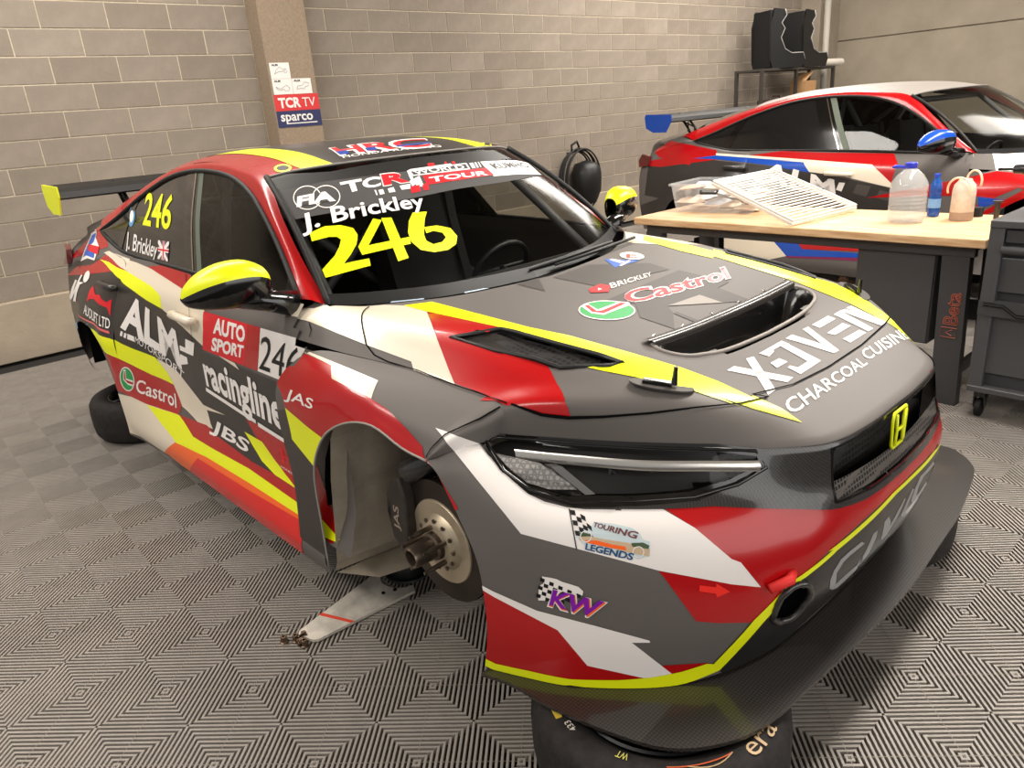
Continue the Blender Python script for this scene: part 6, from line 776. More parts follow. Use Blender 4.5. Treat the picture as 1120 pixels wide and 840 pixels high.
def build_car(name, loc, rot, label, base, decals, texts, main=True, mirror_col='yel', wing_col='yel'):
    root = empty(name, loc, 0, label, 'car'); root.rotation_euler = rot
    def P(k): return PM(k)
    PARTM = dict(bonnet=base, front_bumper=base, wing_top=base, front_wing=base, front_door=base, rear_door=base, rear_wing=base, roof='red', roof_rail='red', tailgate=None, rear_bumper='char', windscreen=None, xx=None)
    if not main: PARTM['roof'] = 'lgrey'
    names = dict(wing_top='wing_top', bonnet='bonnet')
    OB = {}
    for k in ('bonnet', 'front_bumper', 'roof', 'tailgate', 'rear_bumper', 'windscreen'):
        m = PM(PARTM[k]) if PARTM[k] else {'windscreen': M_ws, 'tailgate': M_blk, 'nose_band': carbon()}[k]
        OB[k] = skin_obj(k, {p for p in set(sk.p) if pbase(p) == k}, m, root)
    for sd in ('', '|L'):
        for k in ('front_wing', 'wing_top', 'front_door', 'rear_door', 'rear_wing', 'roof_rail', 'front_window', 'rear_window', 'quarter_window', 'headlight'):
            m = {'front_window': M_sg, 'rear_window': M_film, 'quarter_window': M_film, 'headlight': M_lens}.get(k) or PM(PARTM[k])
            if k == 'wing_top': k2 = 'cowl_side'
            else: k2 = k
            o = skin_obj(k2, {p for p in set(sk.p) if p.split('#')[0] in (k + sd,) or (p == k + sd)}, m, root)
            if not sd: OB[k] = o
            else: OB[k + 'L'] = o
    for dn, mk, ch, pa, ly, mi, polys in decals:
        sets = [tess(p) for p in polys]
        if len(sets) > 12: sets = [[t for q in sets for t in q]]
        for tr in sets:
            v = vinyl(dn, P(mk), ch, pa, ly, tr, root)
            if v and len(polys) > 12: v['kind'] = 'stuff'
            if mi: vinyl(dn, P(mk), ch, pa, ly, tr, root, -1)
    for dn, mk, ch, pa, ly, s, q, bold in texts:
        h = homog(q); vinyl(dn, P(mk), ch, pa, ly, [[h(u, v) for u, v in t] for t in text_tris(s, bold)], root)
    if main:
        for ch, pa, pts, w in SEAMS:
            vinyl('panel_gap', M_dark, ch, pa, 6, ribbon2(pts, w / 1000), root)
    # black carbon band across the nose, lamp and grille borders
    half = [(0, .76), (.30, .76), (.45, .75), (.60, .745), (.74, .74), (.80, .73), (.8435, .714)] + [tuple(q) for q in BAND if q[0] > .02]
    full = half + [(0.0, .506)] + [(-y, z) for y, z in half[1:][::-1]]
    vinyl('nose_band', carbon(), 'nose', ['=front_bumper'], 5, tess(full), root)
    for sg in (1, -1):
        hp_ = [(y * sg, min(z, .716)) for y, z in HEADL_X]
        vinyl('lamp_border', M_blk, 'nose', ['front_bumper', 'headlight'], 6, ribbon2(hp_ + hp_[:1], .017), root)
    vinyl('grille_border', M_blk, 'nose', ['front_bumper'], 6, ribbon2(GRILLE + GRILLE[:1], .014), root)
    # roof panels
    def RC(pts): return [(.995 * y - .0995 * (1.33 + .07 * min(1, (-x - .97) / .5)), -x) for y, x in pts]
    if main:
        vinyl('charcoal_panel', P('char'), 'roof', ['roof', 'tailgate'], 1, tess(RC([(-.40,-.95),(.40,-.95),(.40,-1.2),(.36,-1.7),(.30,-2.4),(-.30,-2.4),(-.36,-1.7),(-.40,-1.2)])), root)
        for sg in (1, -1):
            vinyl('yellow_stripe', P('yel'), 'roof', ['roof', 'tailgate'], 2, tess(RC([(.365*sg,-.95),(.485*sg,-.95),(.485*sg,-1.15),(.455*sg,-1.7),(.39*sg,-2.4),(.27*sg,-2.4),(.33*sg,-1.7),(.365*sg,-1.2)])), root)
    # window surrounds and pillars
    for sg in (1, -1):
        db = [Vector((p[0], p[1] * sg, p[2])) for p in up1(DB, 4)]; dt = [Vector((p[0], p[1] * sg, p[2])) for p in up1(DT, 4)]
        o_ = Vector((0, .004 * sg, 0))
        fr = MB(); fr.tube([TOC(p + o_) for p in db], .009, 6); fr.tube([TOC(p + o_) for p in dt], .010, 6)
        fr.build('window_seal', M_rub, root, smooth=True)
        # pillar bands between the windows
        def band(j0, j1, m, nm, off=.003, sl=0.0):
            V = []; F = []
            A1 = up1(GLS[0], 6); A2 = up1(GLS[1], 6); A3 = up1(GLS[2], 6)
            for k, j in enumerate((j0, j1)):
                col = []
                for r_i, A_ in enumerate((A1, A2, A3)):
                    jj = (j + sl * r_i / 2) * 6; i0 = int(jj); t = jj - i0; col.append(A_[i0] * (1 - t) + A_[min(i0 + 1, len(A_) - 1)] * t)
                for q in up1(col, 5): V.append(TOC((q.x, (q.y + off) * sg, q.z)))
            n = 11
            for i in range(n - 1): F.append((i, i + 1, n + i + 1, n + i) if sg > 0 else (i, n + i, n + i + 1, i + 1))
            return mesh_obj(nm, V, F, m, root, True)
        band(3.78, 4.30, M_blk, 'door_pillar', .003, 1.62); band(3.90, 3.94, M_chrome, 'pillar_trim', .006, 1.58); band(8.0, 8.3, M_blk, 'door_pillar'); band(3.58, 3.80, mat('frame_sage', (96, 104, 92), .5), 'window_frame', .0015, 1.62)
        band(0.0, .55, M_blk, 'mirror_triangle')
    # roll cage, seat, dashboard and dark floor inside
    cg = MB(); r_ = .021
    for sg in (1, -1):
        cg.tube([C_(-.62, .66 * sg, .25), C_(-.66, .655 * sg, .86), C_(-1.12, .55 * sg, 1.262), C_(-1.62, .52 * sg, 1.335), C_(-1.66, .60 * sg, .9), C_(-1.66, .62 * sg, .2)], r_, 8)
        cg.tube([C_(-1.62, .50 * sg, 1.32), C_(-2.55, .45 * sg, .62)], r_, 8)
        cg.tube([C_(-.75, .62 * sg, .45), C_(-1.62, .62 * sg, .75)], r_, 8); cg.tube([C_(-.75, .62 * sg, .75), C_(-1.62, .62 * sg, .40)], r_, 8)
        cg.tube([C_(-1.62, .50 * sg, 1.30), C_(-1.66, -.55 * sg, .35)], r_, 8)
    cg.tube([C_(-1.14, .53, 1.268), C_(-1.14, -.53, 1.268)], r_, 8); cg.tube([C_(-1.62, .5, 1.33), C_(-1.62, -.5, 1.33)], r_, 8)
    cg.tube([C_(-.66, .64, .84), C_(-.66, -.64, .84)], r_, 8)
    cg.build('roll_cage', M_cage, root, smooth=True)
    ds = MB(); ds.prism([C_(-.36, -.70, .84), C_(-.62, -.70, .87), C_(-.80, -.70, .80), C_(-.84, -.70, .66), C_(-.38, -.70, .66)], (0, -1.40, 0)); ds.build('dashboard', mat('dash_black', (26, 25, 25), .7, noise=(8, .3)), root)
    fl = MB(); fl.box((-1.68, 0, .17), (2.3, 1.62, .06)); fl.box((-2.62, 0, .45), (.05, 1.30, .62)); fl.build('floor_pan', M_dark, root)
    for sy in ((-.36,) if main else (.36, -.36)):
        st = MB(); y = -sy
        st.prism([C_(-1.05, sy - .24, .30), C_(-1.02, sy - .24, .46), C_(-1.35, sy - .24, .44), C_(-1.50, sy - .24, .98), C_(-1.52, sy - .24, 1.12), C_(-1.60, sy - .24, 1.12), C_(-1.56, sy - .24, .30)], (0, -.05, 0))
        st.prism([C_(-1.05, sy + .24, .30), C_(-1.02, sy + .24, .46), C_(-1.35, sy + .24, .44), C_(-1.50, sy + .24, .98), C_(-1.52, sy + .24, 1.12), C_(-1.60, sy + .24, 1.12), C_(-1.56, sy + .24, .30)], (0, .05, 0))
        st.prism([C_(-1.05, sy - .22, .30), C_(-1.04, sy - .22, .36), C_(-1.38, sy - .22, .36), C_(-1.54, sy - .22, 1.10), C_(-1.60, sy - .22, 1.10), C_(-1.50, sy - .22, .30)], (0, -.44, 0))
        st.build('bucket_seat', mat('seat_black', (30, 29, 30), .8), root)
    sw = MB(); cc = C_(-.92, -.36, .80); ax = Vector((.9, 0, -.42)).normalized(); u = Vector((0, 1, 0)); v = ax.cross(u)
    sw.tube([cc + u * .16 * math.cos(a) + v * .13 * math.sin(a) for a in [2 * PI * k / 20 for k in range(20)]], .014, 6, closed=True); sw.tube([cc - u * .15, cc + u * .15], .012, 6); sw.tube([cc, cc + ax * .2], .02, 6)
    sw.build('steering_wheel', M_sat, root, smooth=True)
    # door mirrors
    for sg in (1, -1):
        def Q(x, y, z): return C_(x, y * sg, z)
        rows_t = []; n = 16
        sec = [(-.69, .865, 1.012, .045, .050), (-.69, .885, 1.022, .068, .064), (-.70, .93, 1.032, .086, .078), (-.715, 1.00, 1.032, .084, .076), (-.735, 1.06, 1.022, .066, .058), (-.75, 1.10, 1.008, .036, .032), (-.755, 1.115, 1.0, .006, .006)]
        def shell(a0, a1, nm, m, pad=0):
            V = []; F = []; k_ = 24
            for (x, y, z, rx, rz) in sec:
                for k in range(k_ + 1):
                    a = a0 + (a1 - a0) * k / k_; c, s_ = math.cos(a), math.sin(a)
                    px_ = x + (rx * .9 + pad) * (abs(c) ** .8) * (1 if c > 0 else -.75); V.append(Q(px_, y, z + (rz + pad) * (abs(s_) ** .85) * (.80 if s_ > 0 else -1.1)))
            G = [[Vector(V[i * (k_ + 1) + k]) for k in range(k_ + 1)] for i in range(len(sec))]; G = up2(G, 4, 1); V = [p for r in G for p in r]
            for i in range(len(G) - 1):
                for k in range(k_): a, b = i * (k_ + 1) + k, (i + 1) * (k_ + 1) + k; F.append((a, b, b + 1, a + 1))
            o = mesh_obj(nm, V, F, m, root, True); return o
        shell(.06 * PI, .94 * PI, 'mirror_cap', PM(mirror_col)); shell(.94 * PI, 2.06 * PI, 'mirror_housing', M_blk)
        ms = MB(); ms.tube([Q(-.69, .95, .985), Q(-.66, .88, .955), Q(-.64, .80, .93)], [.045, .034, .045], 10); ms.build('mirror_arm', M_blk, root, smooth=True)
    # door handles
    for sg in (1, -1):
        for x, z, mk in ((-1.42, .80, 'cream'), (-2.33, .835, 'char' if main else 'char')):
            h = MB(); y0 = .895 if x > -2 else .905
            h.tube([C_(x + .11, (y0) * sg, z), C_(x + .09, (y0 + .022) * sg, z), C_(x - .09, (y0 + .022) * sg, z + .004), C_(x - .11, (y0) * sg, z + .004)], [.012, .017, .017, .012], 8)
            h.build('door_handle', PM(mk), root, smooth=True)
    # rear wing
    WX_, WZ_ = -3.22, 1.245
    wp = MB(); prof = [(.15, -.026), (.12, .004), (.05, .022), (-.05, .030), (-.14, .038), (-.14, .030), (-.06, .004), (.03, -.022), (.11, -.036)]
    wp.prism([C_(WX_ + a, .84, WZ_ + b) for a, b in prof], (0, 1.68, 0)); wp.build('wing_plane', mat('wing_black', (12, 12, 12), .5, spec=.25), root)
    for sg in (1, -1):
        ep = MB(); ep.prism([C_(WX_ + a, .845 * sg, WZ_ + b) for a, b in ((.155, .035), (-.15, .045), (-.165, .02), (-.15, -.075), (-.06, -.115), (.09, -.115), (.155, -.02))], (0, -.008 * sg, 0)); ep.build('wing_endplate', PM(wing_col), root)
        up = MB()
        ou = [(.06, 1.10), (.02, 1.19), (-.04, 1.262), (-.10, 1.275), (-.115, 1.255), (-.06, 1.215), (-.03, 1.15), (-.02, 1.02), (.10, 1.02)]
        a_ = [C_(WX_ + .16 - .0, .50 * sg, 1.06), C_(WX_ + .13, .50 * sg, 1.15), C_(WX_ + .05, .50 * sg, 1.23), C_(WX_ - .05, .50 * sg, 1.275), C_(WX_ - .10, .50 * sg, 1.262)]
        b_ = [C_(WX_ + .06, .50 * sg, 1.06), C_(WX_ + .05, .50 * sg, 1.14), C_(WX_ + .0, .50 * sg, 1.20), C_(WX_ - .07, .50 * sg, 1.235), C_(WX_ - .10, .50 * sg, 1.262)]
        up.tube(a_, .011, 6); up.tube(b_, .011, 6)
        for k in range(4): up.tube([a_[k], b_[min(k + 1, 4)]], .006, 5); up.tube([b_[k], a_[k + 1]], .006, 5)
        up.build('wing_upright', M_sat, root, smooth=True)
    # tail lamps
    for sg in (1, -1):
        tl = MB(); tl.prism([C_(-3.36, .795 * sg, .92), C_(-3.36, .808 * sg, .84), C_(-3.48, .805 * sg, .82), C_(-3.52, .77 * sg, .88), C_(-3.47, .77 * sg, .94)], (0, -.03 * sg, 0)); tl.build('tail_lamp', mat('tail_lamp_red', (90, 8, 10), .15, coat=.8), root)
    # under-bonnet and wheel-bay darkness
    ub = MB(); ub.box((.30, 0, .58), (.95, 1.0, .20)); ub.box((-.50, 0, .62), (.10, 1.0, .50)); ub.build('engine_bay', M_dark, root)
    # bonnet scoop: rolled lip, sunken duct
    pr = [(x, y) for x, y in SCOOP]
    def hz(x, y): 
        h = BV_TOP.ray_cast(Vector((x, y, 2)), Vector((0, 0, -1)))[0]; return h.z if h else .85
    ring_ = []
    for k in range(len(pr)):
        (x0, y0), (x1, y1) = pr[k], pr[(k + 1) % len(pr)]
        for t in (0, .33, .66): ring_.append((x0 + (x1 - x0) * t, y0 + (y1 - y0) * t))
    n = len(ring_); V = []
    for (x, y) in ring_: V.append(C_(x, y, hz(x, y) + .004))
    for (x, y) in ring_: V.append(C_(x * .92 + .515 * .08 - .01, y * .95, hz(x, y) - .035 if x > .5 else hz(x, y) - .02))
    for (x, y) in ring_: V.append(C_(x * .6 + .515 * .4 - .03, y * .90, .735))
    F = [(i, (i + 1) % n, n + (i + 1) % n, n + i) for i in range(n)] + [(n + i, n + (i + 1) % n, 2 * n + (i + 1) % n, 2 * n + i) for i in range(n)] + [tuple(range(2 * n, 3 * n))]
    mesh_obj('bonnet_duct', V, F, carbon('carbon_duct', (16, 15, 15), (40, 38, 37), .25, 180), root, True)
    rear = [C_(x, y, hz(x, y) + .007) for x, y in [(.437, .38), (.436, .2), (.433, 0), (.436, -.2), (.437, -.38)]]; rear = up1(rear, 4)
    V = []; 
    for p in rear: V += [p + Vector((-.012, 0, 0)), p + Vector((.008, 0, .006)), p + Vector((.030, 0, .003)), p + Vector((.034, 0, -.012))]
    F = [(4 * i + k, 4 * i + 4 + k, 4 * i + 5 + k, 4 * i + 1 + k) for i in range(len(rear) - 1) for k in range(3)]
    mesh_obj('duct_lip', V, F, mat('lip_black', (48, 44, 42), .25, .4, coat=.4), root, True)
    rv = MB()
    for p in rear[1::3]: rv.lathe([(0, .004), (.004, .003), (.006, 0)], c=p + Vector((-.004, 0, .006)), n=8)
    tag(rv.build('rivets', M_chrome, root), kind='stuff')
    fl_ = MB(); fl_.tube([C_(x, y, hz(x, y) + .002) for x, y in up1([(a[0], a[1], 0) for a in SCOOP[4:] + SCOOP[:1]], 3) for x, y in ((x, y),)] if False else [C_(q.x, q.y, hz(q.x, q.y) + .001) for q in up1([(a[0], a[1], 0) for a in SCOOP[4:] + SCOOP[:1]], 3)], .006, 6)
    fl_.build('duct_edge', PM('lgrey') if main else PM('grey'), root, smooth=True)
    # bonnet side vents
    for sg in (1, -1):
        vp = [(x, y * sg) for x, y in VENT]; vr = MB()
        vr.tube([C_(x, y, hz(x, abs(y)) + .001) for x, y in vp], .007, 6, closed=True); vr.build('vent_rim', M_sat, root, smooth=True)
        tri = tessellate_polygon([[Vector((x, y, 0)) for x, y in vp]])
        mo = mesh_obj('vent_mesh', [C_(x, y, hz(x, abs(y)) - .012) for x, y in vp], [tuple(t) for t in tri], MESHM, root)
        du = MB(); p_ = [C_(.03, .67 * sg, .888), C_(.09, .60 * sg, .896), C_(.20, .575 * sg, .87), C_(.17, .66 * sg, .868)]; du.prism(p_, (0.03, 0, -.05)); du.build('vent_duct', carbon(), root)
    # splitter, flat carbon tray
    if main: SP = [(.342,.962),(.428,.936),(.547,.926),(.708,.89),(.828,.841),(.909,.751),(.954,.634),(.977,.41),(1.0,.1),(1.003,-.107),(.99,-.35),(.977,-.576),(.933,-.868),(.900,-.96),(.839,-1.031),(.76,-1.06),(.5,-1.02),(.342,-.98)]
    else: SP = [(.342,.962),(.547,.936),(.708,.90),(.909,.76),(.977,.41),(1.0,0),(.977,-.41),(.909,-.76),(.708,-.90),(.342,-.962)]
    spl = MB(); spl.prism([C_(x, y, .108) for x, y in [(p.x, p.y) for p in up1([(a, b, 0) for a, b in SP], 4)]], (0, 0, .010)); spl.build('splitter', carbon('carbon_tray', (30, 27, 25), (56, 51, 48), .36, 170), root)
    # grille: recessed mesh, badge, screws
    gp = [C_(x, y, z) for y, z, x in [(-.33,.68,.875),(0,.672,.90),(.33,.68,.875),(.335,.545,.895),(0,.52,.915),(-.335,.545,.895)]]
    mesh_obj('grille', gp, [(0, 1, 4, 5), (1, 2, 3, 4)], MESHM, root)
    gb = MB(); gb.box(C_(.88, 0, .60), (.02, .7, .2)); gb.build('grille_backing', M_dark, root)
    lb = MB(); L_ = [C_(.942 + .018 * (1 - (y / .33) ** 2), y, .560 - .018 * (1 - (y / .33) ** 2)) for y in [(.33 - .66 * k / 12) for k in range(13)]]
    V = []; 
    for p in L_: V += [p + Vector((.0, 0, -.014)), p + Vector((-.012, 0, .034))]
    mesh_obj('grille_lower_strip', V, [(2 * i, 2 * i + 2, 2 * i + 3, 2 * i + 1) for i in range(12)], MESH2, root)
    if main:
        bd = MB()
        fr_ = [(-.034, .048), (-.040, .030), (-.036, -.040), (-.028, -.050), (.028, -.050), (.036, -.040), (.040, .030), (.034, .048)]
        bd.tube([C_(.955, a * 1.1 + .012, .628 + b) for a, b in fr_], .004, 6, closed=True)
        bd.tube([C_(.958, -.016, .670), C_(.958, -.006, .624), C_(.958, -.012, .584)], [.0045, .004, .004], 6); bd.tube([C_(.958, .040, .670), C_(.958, .030, .624), C_(.958, .036, .584)], [.0045, .004, .004], 6); bd.tube([C_(.958, -.006, .625), C_(.958, .030, .625)], .0045, 6)
        bd.build('badge', PM('yel'), root, smooth=True)
        # bonnet latches
        for sg in (1, -1):
            lt = MB(); cx_, cy_ = .597, .53 * sg; z0 = hz(.597, .53)
            d1 = Vector((.058, -.045 * sg * 0 - .0, 0)); ang = .62 * sg
            rt = Matrix.Rotation(ang, 3, 'Z') @ Matrix.Rotation(.17, 3, 'Y')
            el = [(.062 * math.cos(a), .030 * math.sin(a)) for a in [2 * PI * k / 24 for k in range(24)]]
            lt.prism([C_(cx_, cy_, z0 + .001) + rt @ Vector((a * 1.05 + (.012 if a > 0 else -.012), b, 0)) for a, b in el], (0, 0, .004)); lt.build('latch_plate', PM('dgrey'), root)
            lk = MB(); lk.box(C_(cx_, cy_, z0 + .010) + rt @ Vector((-.01, 0, 0)), (.07, .020, .010), rt, .002); lk.tube([C_(cx_, cy_, z0 + .01) + rt @ Vector((.03, 0, 0)), C_(cx_, cy_, z0 + .055) + rt @ Vector((.034, 0, 0))], [.008, .005], 8)
            lk.build('latch', M_blk, root, angle=40)
    # lamps
    for sg in (1, -1):
        def Q(x, y, z): return C_(x, y * sg, z)
        # bowl following the lens 25 mm behind it
        ids = {}; V = []; F = []
        for f, p in zip(sk.f, sk.p):
            if p != ('headlight' if sg > 0 else 'headlight|L'): continue
            g = []
            for i in f:
                if i not in ids: ids[i] = len(V); V.append(C_(*(sk.v[i] - Vector((.8, .55 * sg, 0)) * .036)))
                g.append(ids[i])
            F.append(g)
        mesh_obj('lamp_bowl', V, F, mat('lamp_inner', (20, 20, 22), .38), root, True)
        up_ = MB()
        e_ = [(.36,.80,.697),(.47,.735,.690),(.62,.645,.684),(.755,.535,.680),(.82,.475,.676)]
        V = []; o1 = Vector((.006, .004 * sg, 0))
        for x, y, z in up1(e_, 4): V += [C_(x + .004, (y + .003) * sg, z), C_(x + .012, (y + .008) * sg, z - .010), C_(x + .010, (y + .006) * sg, z - .024)]
        mesh_obj('daytime_strip', V, [(3 * i + k, 3 * i + 3 + k, 3 * i + 4 + k, 3 * i + 1 + k) for i in range(len(V) // 3 - 1) for k in range(2)], mat('lamp_silver', (206, 203, 198), .22, .85), root, True)
        ind = MB(); ind.prism([Q(.33, .842, .688), Q(.44, .79, .672), Q(.53, .755, .622), Q(.47, .80, .622), Q(.38, .845, .645)], (-.012, .006 * sg * 1, 0)); io = ind.build('indicator', RIBL, root)
        ch = MB(); ch.prism([Q(.462, .782, .672), Q(.485, .768, .674), Q(.565, .745, .618), Q(.545, .757, .614)], (-.02, 0, 0)); ch.build('lamp_divider', mat('lamp_silver2', (150, 148, 146), .2, .9), root)
        for k in range(3):
            cx_ = .55 + .07 * k; cy_ = .675 - .065 * k
            b = MB(); rt = Matrix.Rotation(-.95 * sg, 3, 'Z').to_3x3()
            b.box(Q(cx_ - .004, cy_ - .004, .650), (.006, .036, .022), Matrix.Rotation(-.75 * -sg, 3, 'Z'), .002); b.tube([Q(cx_ - .01, cy_ + .02, .668), Q(cx_ + .015, cy_ - .005, .640)], .0025, 5)
            b.build('led_module', mat('led_grey', (96, 96, 100), .2, .6), root)
        bz = MB(); hp = [(.835,.712),(.80,.712),(.70,.704),(.60,.700),(.52,.697),(.468,.692),(.462,.655),(.52,.625),(.60,.606),(.70,.603),(.79,.604),(.835,.625),(.848,.66)]
        pts = []
        BVX = BV_BAND
        for y, z in hp:
            h = BVX.ray_cast(Vector((2.0, y * sg, z)), Vector((-1, 0, 0)))[0]
            if h is None: h = BVX.find_nearest(Vector((.5, y * sg, z)))[0]
            pts.append(C_(h.x + .002, h.y, h.z))
        bz.tube(pts, .006, 6, closed=True); bz.build('lamp_bezel', M_blk, root, smooth=True)
    # side intake ring low in the bumper and its dark throat
    for sg in (1, -1):
        pts = []
        for y, z in DUCT:
            h = BV_BAND.ray_cast(Vector((2.0, y * sg, z)), Vector((-1, 0, 0)))[0]
            pts.append(C_(h.x if h else .90, y * sg, z))
        if main and sg > 0:
            t = MB(); t.tube([p + Vector((.004, 0, 0)) for p in pts], .009, 8, closed=True); t.build('intake_ring', carbon(), root, smooth=True)
            V = pts + [p + Vector((-.09, 0, 0)) for p in pts]; n = len(pts)
            mesh_obj('intake_duct', V, [(i, (i + 1) % n, n + (i + 1) % n, n + i) for i in range(n)] + [tuple(range(n, 2 * n))], M_dark, root, True)
    # underside and wheel tubs
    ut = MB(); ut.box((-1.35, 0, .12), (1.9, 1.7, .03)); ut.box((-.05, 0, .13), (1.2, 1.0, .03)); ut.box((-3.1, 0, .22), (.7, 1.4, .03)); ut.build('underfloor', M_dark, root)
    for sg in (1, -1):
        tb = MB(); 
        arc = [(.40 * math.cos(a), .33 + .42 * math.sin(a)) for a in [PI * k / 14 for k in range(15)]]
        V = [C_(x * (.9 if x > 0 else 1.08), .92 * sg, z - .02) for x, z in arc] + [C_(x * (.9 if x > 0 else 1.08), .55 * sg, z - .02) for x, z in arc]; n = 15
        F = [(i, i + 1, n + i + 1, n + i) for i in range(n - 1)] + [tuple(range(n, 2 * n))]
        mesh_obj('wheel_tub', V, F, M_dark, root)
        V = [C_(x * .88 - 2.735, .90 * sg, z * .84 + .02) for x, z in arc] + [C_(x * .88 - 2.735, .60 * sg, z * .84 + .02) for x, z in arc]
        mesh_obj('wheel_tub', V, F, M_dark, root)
    if main:
        # folded aluminium plate closing the bay behind the wheel
        ap = MB(); zz = [.085, .13, .28, .45, .60, .70]; xx = [-.40, -.375, -.345, -.315, -.27, -.20]
        V = []; F = []
        for z, x in zip(zz, xx): V += [C_(x - .012, .945, z), C_(x + .005, .84, z), C_(x + .035, .72, z + .005), C_(x + .05, .60, z + .01)]
        F = [(4 * i + k, 4 * i + 4 + k, 4 * i + 5 + k, 4 * i + 1 + k) for i in range(5) for k in range(3)]
        lo = len(V); V += [C_(-.40, .945, .085), C_(-.36, .60, .085), C_(-.20, .62, .075), C_(-.28, .86, .075)]; F.append((lo, lo + 1, lo + 2, lo + 3))
        mesh_obj('arch_plate', V, F, mat('scuffed_liner', (168, 158, 142), .5, .35, noise=(7, .22)), root)
        bt = MB(); [bt.lathe([(0, .005), (.007, .004), (.008, 0)], c=C_(x, .78, z), n=8, rot=Matrix.Rotation(PI / 2, 3, 'Y')) for x, z in ((-.205, .67), (-.27, .58))]; tag(bt.build('plate_bolts', M_dark, root), kind='stuff')
        # wing blade edge: thin pale return along the arch lip
        lp = MB(); lp.tube([C_(x, y + .001, z) for x, y, z in [(q.x, q.y, q.z) for q in up1(ARCH, 4)]], .0035, 5); lp.build('arch_lip', mat('lip_pale', (150, 145, 138), .5), root, smooth=True)
        # brake assembly
        hb = empty('front_hub'); hb.parent = root; hb.location = C_(0.035, .0, .315)
        rx = Matrix.Rotation(PI / 2, 3, 'X')      # local z -> car right (-Y in mesh space)
        dsk = MB(); dsk.lathe([(.098, .815), (.190, .815), (.190, .806), (.1875, .806), (.1875, .794), (.190, .794), (.190, .783), (.098, .783), (.098, .815)], n=72, rot=rx); dsk.build('brake_disc', M_iron, hb, angle=35)
        vn = MB()
        for k in range(60):
            a = 2 * PI * k / 60; vn.box(rx @ Vector((.188 * math.cos(a), .188 * math.sin(a), .80)), (.003, .014, .008), Matrix.Rotation(-a + PI/2, 3, 'Y'))
        tag(vn.build('vanes', M_dark, hb), kind='stuff')
        bl_ = MB(); bl_.lathe([(.0, .842), (.062, .842), (.070, .838), (.088, .818), (.128, .8205), (.131, .817), (.131, .812), (.098, .810)], n=60, rot=rx); bl_.build('disc_bell', mat('bell_alloy', (190, 176, 152), .38, .6, noise=(6, .12)), hb, angle=50)
        bb = MB()
        for k in range(12):
            a = 2 * PI * k / 12; bb.lathe([(0, .006), (.006, .005), (.007, 0)], c=rx @ Vector((.075 * math.cos(a), .075 * math.sin(a), .836)), n=6, rot=rx)
        tag(bb.build('bell_bolts', M_steel, hb), kind='stuff')
        nb = MB(); nb.lathe([(.023, .930), (.030, .932), (.033, .925), (.034, .86), (.042, .855), (.044, .842), (.0, .842)], n=28, rot=rx); nb.lathe([(.023, .93), (.022, .86), (0, .86)], n=24, rot=rx, mi=0); nb.build('hub_nose', M_steel, hb, angle=40)
        for k in range(5):
            a = 2 * PI * k / 5 + .5; c = (.056 * math.cos(a), .056 * math.sin(a)); s = MB(); s.tube([rx @ Vector((*c, .842)), rx @ Vector((*c, .895)), rx @ Vector((*c, .90)), rx @ Vector((*c, .918))], [.0075, .0072, .005, .005], 10); s.build('wheel_stud', M_steel, hb, angle=40)
        cl = MB()
        cp = [(-.215, .04), (-.205, .10), (-.17, .155), (-.135, .175), (-.115, .12), (-.118, .02), (-.125, -.07), (-.165, -.085), (-.20, -.05)]
        cl.prism([Vector((x, -.852, z)) for x, z in cp], (0, .04, 0)); cl.prism([Vector((x * .96, -.78, z * .96)) for x, z in cp], (0, .05, 0)); cl.prism([Vector((x, -.852, z)) for x, z in [(-.215, .04), (-.205, .10), (-.19, .10), (-.195, .0), (-.20, -.05)]], (0, .12, 0))
        co = cl.build('brake_caliper', M_dust, hb, bevel=.004, angle=30)
        bm_ = co.modifiers.new('b', 'BEVEL'); bm_.width = .006; bm_.segments = 2
        h = homog([(-.198, .015), (-.168, .012), (-.150, .085), (-.182, .09)])
        V = []; F = []
        for t in text_tris('JAS', .02):
            f = []
            for u, v in t:
                # reads upwards along the caliper
                x = -.160 - v * .028 + u * .010; z = -.01 + u * .085; V.append((x, -.8535, z)); f.append(len(V) - 1)
            F.append(f)
        mesh_obj('lettering', V, F, mat('caliper_letter', (150, 135, 120), .5), hb)
        dc = MB(); dp = [Vector((-.13, -.80, .17)), Vector((-.10, -.83, .20)), Vector((-.05, -.78, .235)), Vector((.03, -.62, .26))]
        dc.tube(dp, [.030, .038, .036, .03], 10); dc.build('cooling_duct', carbon(), hb, smooth=True)
        ah = MB(); ah.tube([Vector((-.04, -.76, -.14)), Vector((-.10, -.66, -.19)), Vector((-.14, -.50, -.2))], [.03, .022, .022], 8); ah.tube([Vector((-.02, -.72, .10)), Vector((-.03, -.62, .30))], .03, 10); ah.tube([Vector((0, -.78, 0)), Vector((0, -.4, 0))], .05, 12); ah.build('suspension_arm', M_dust, hb, angle=40)
        # tow strap
        s_ = surf('front', ['front_bumper'], (0, 0)) if False else None
        h = BV_BAND.ray_cast(Vector((2, .475, .405)), Vector((-1, 0, 0)))[0]
        b0 = C_(h.x, h.y, h.z) if h else C_(.9, .475, .405)
        tw = MB(); tw.tube([b0 + Vector((.002, .012, .006)), b0 + Vector((.010, -.012, .0)), b0 + Vector((-.016, -.058, -.012))], [.012, .013, .012], 10); tw.build('tow_strap', mat('strap_red', (216, 40, 36), .6), root, smooth=True)
    # wipers
    wi = MB(); wi.tube([C_(-.40, -.52, .925), C_(-.36, -.25, .925), C_(-.345, .02, .918)], [.008, .006, .004], 6); wi.tube([C_(-.36, -.62, .93), C_(-.345, -.38, .922), C_(-.33, -.1, .915)], [.007, .008, .005], 6); wi.build('wiper', M_sat, root, smooth=True)
    # screen edge: black border and seals
    eb = up1([WS[i][5] for i in range(5)], 5); et = up1(WST, 5)
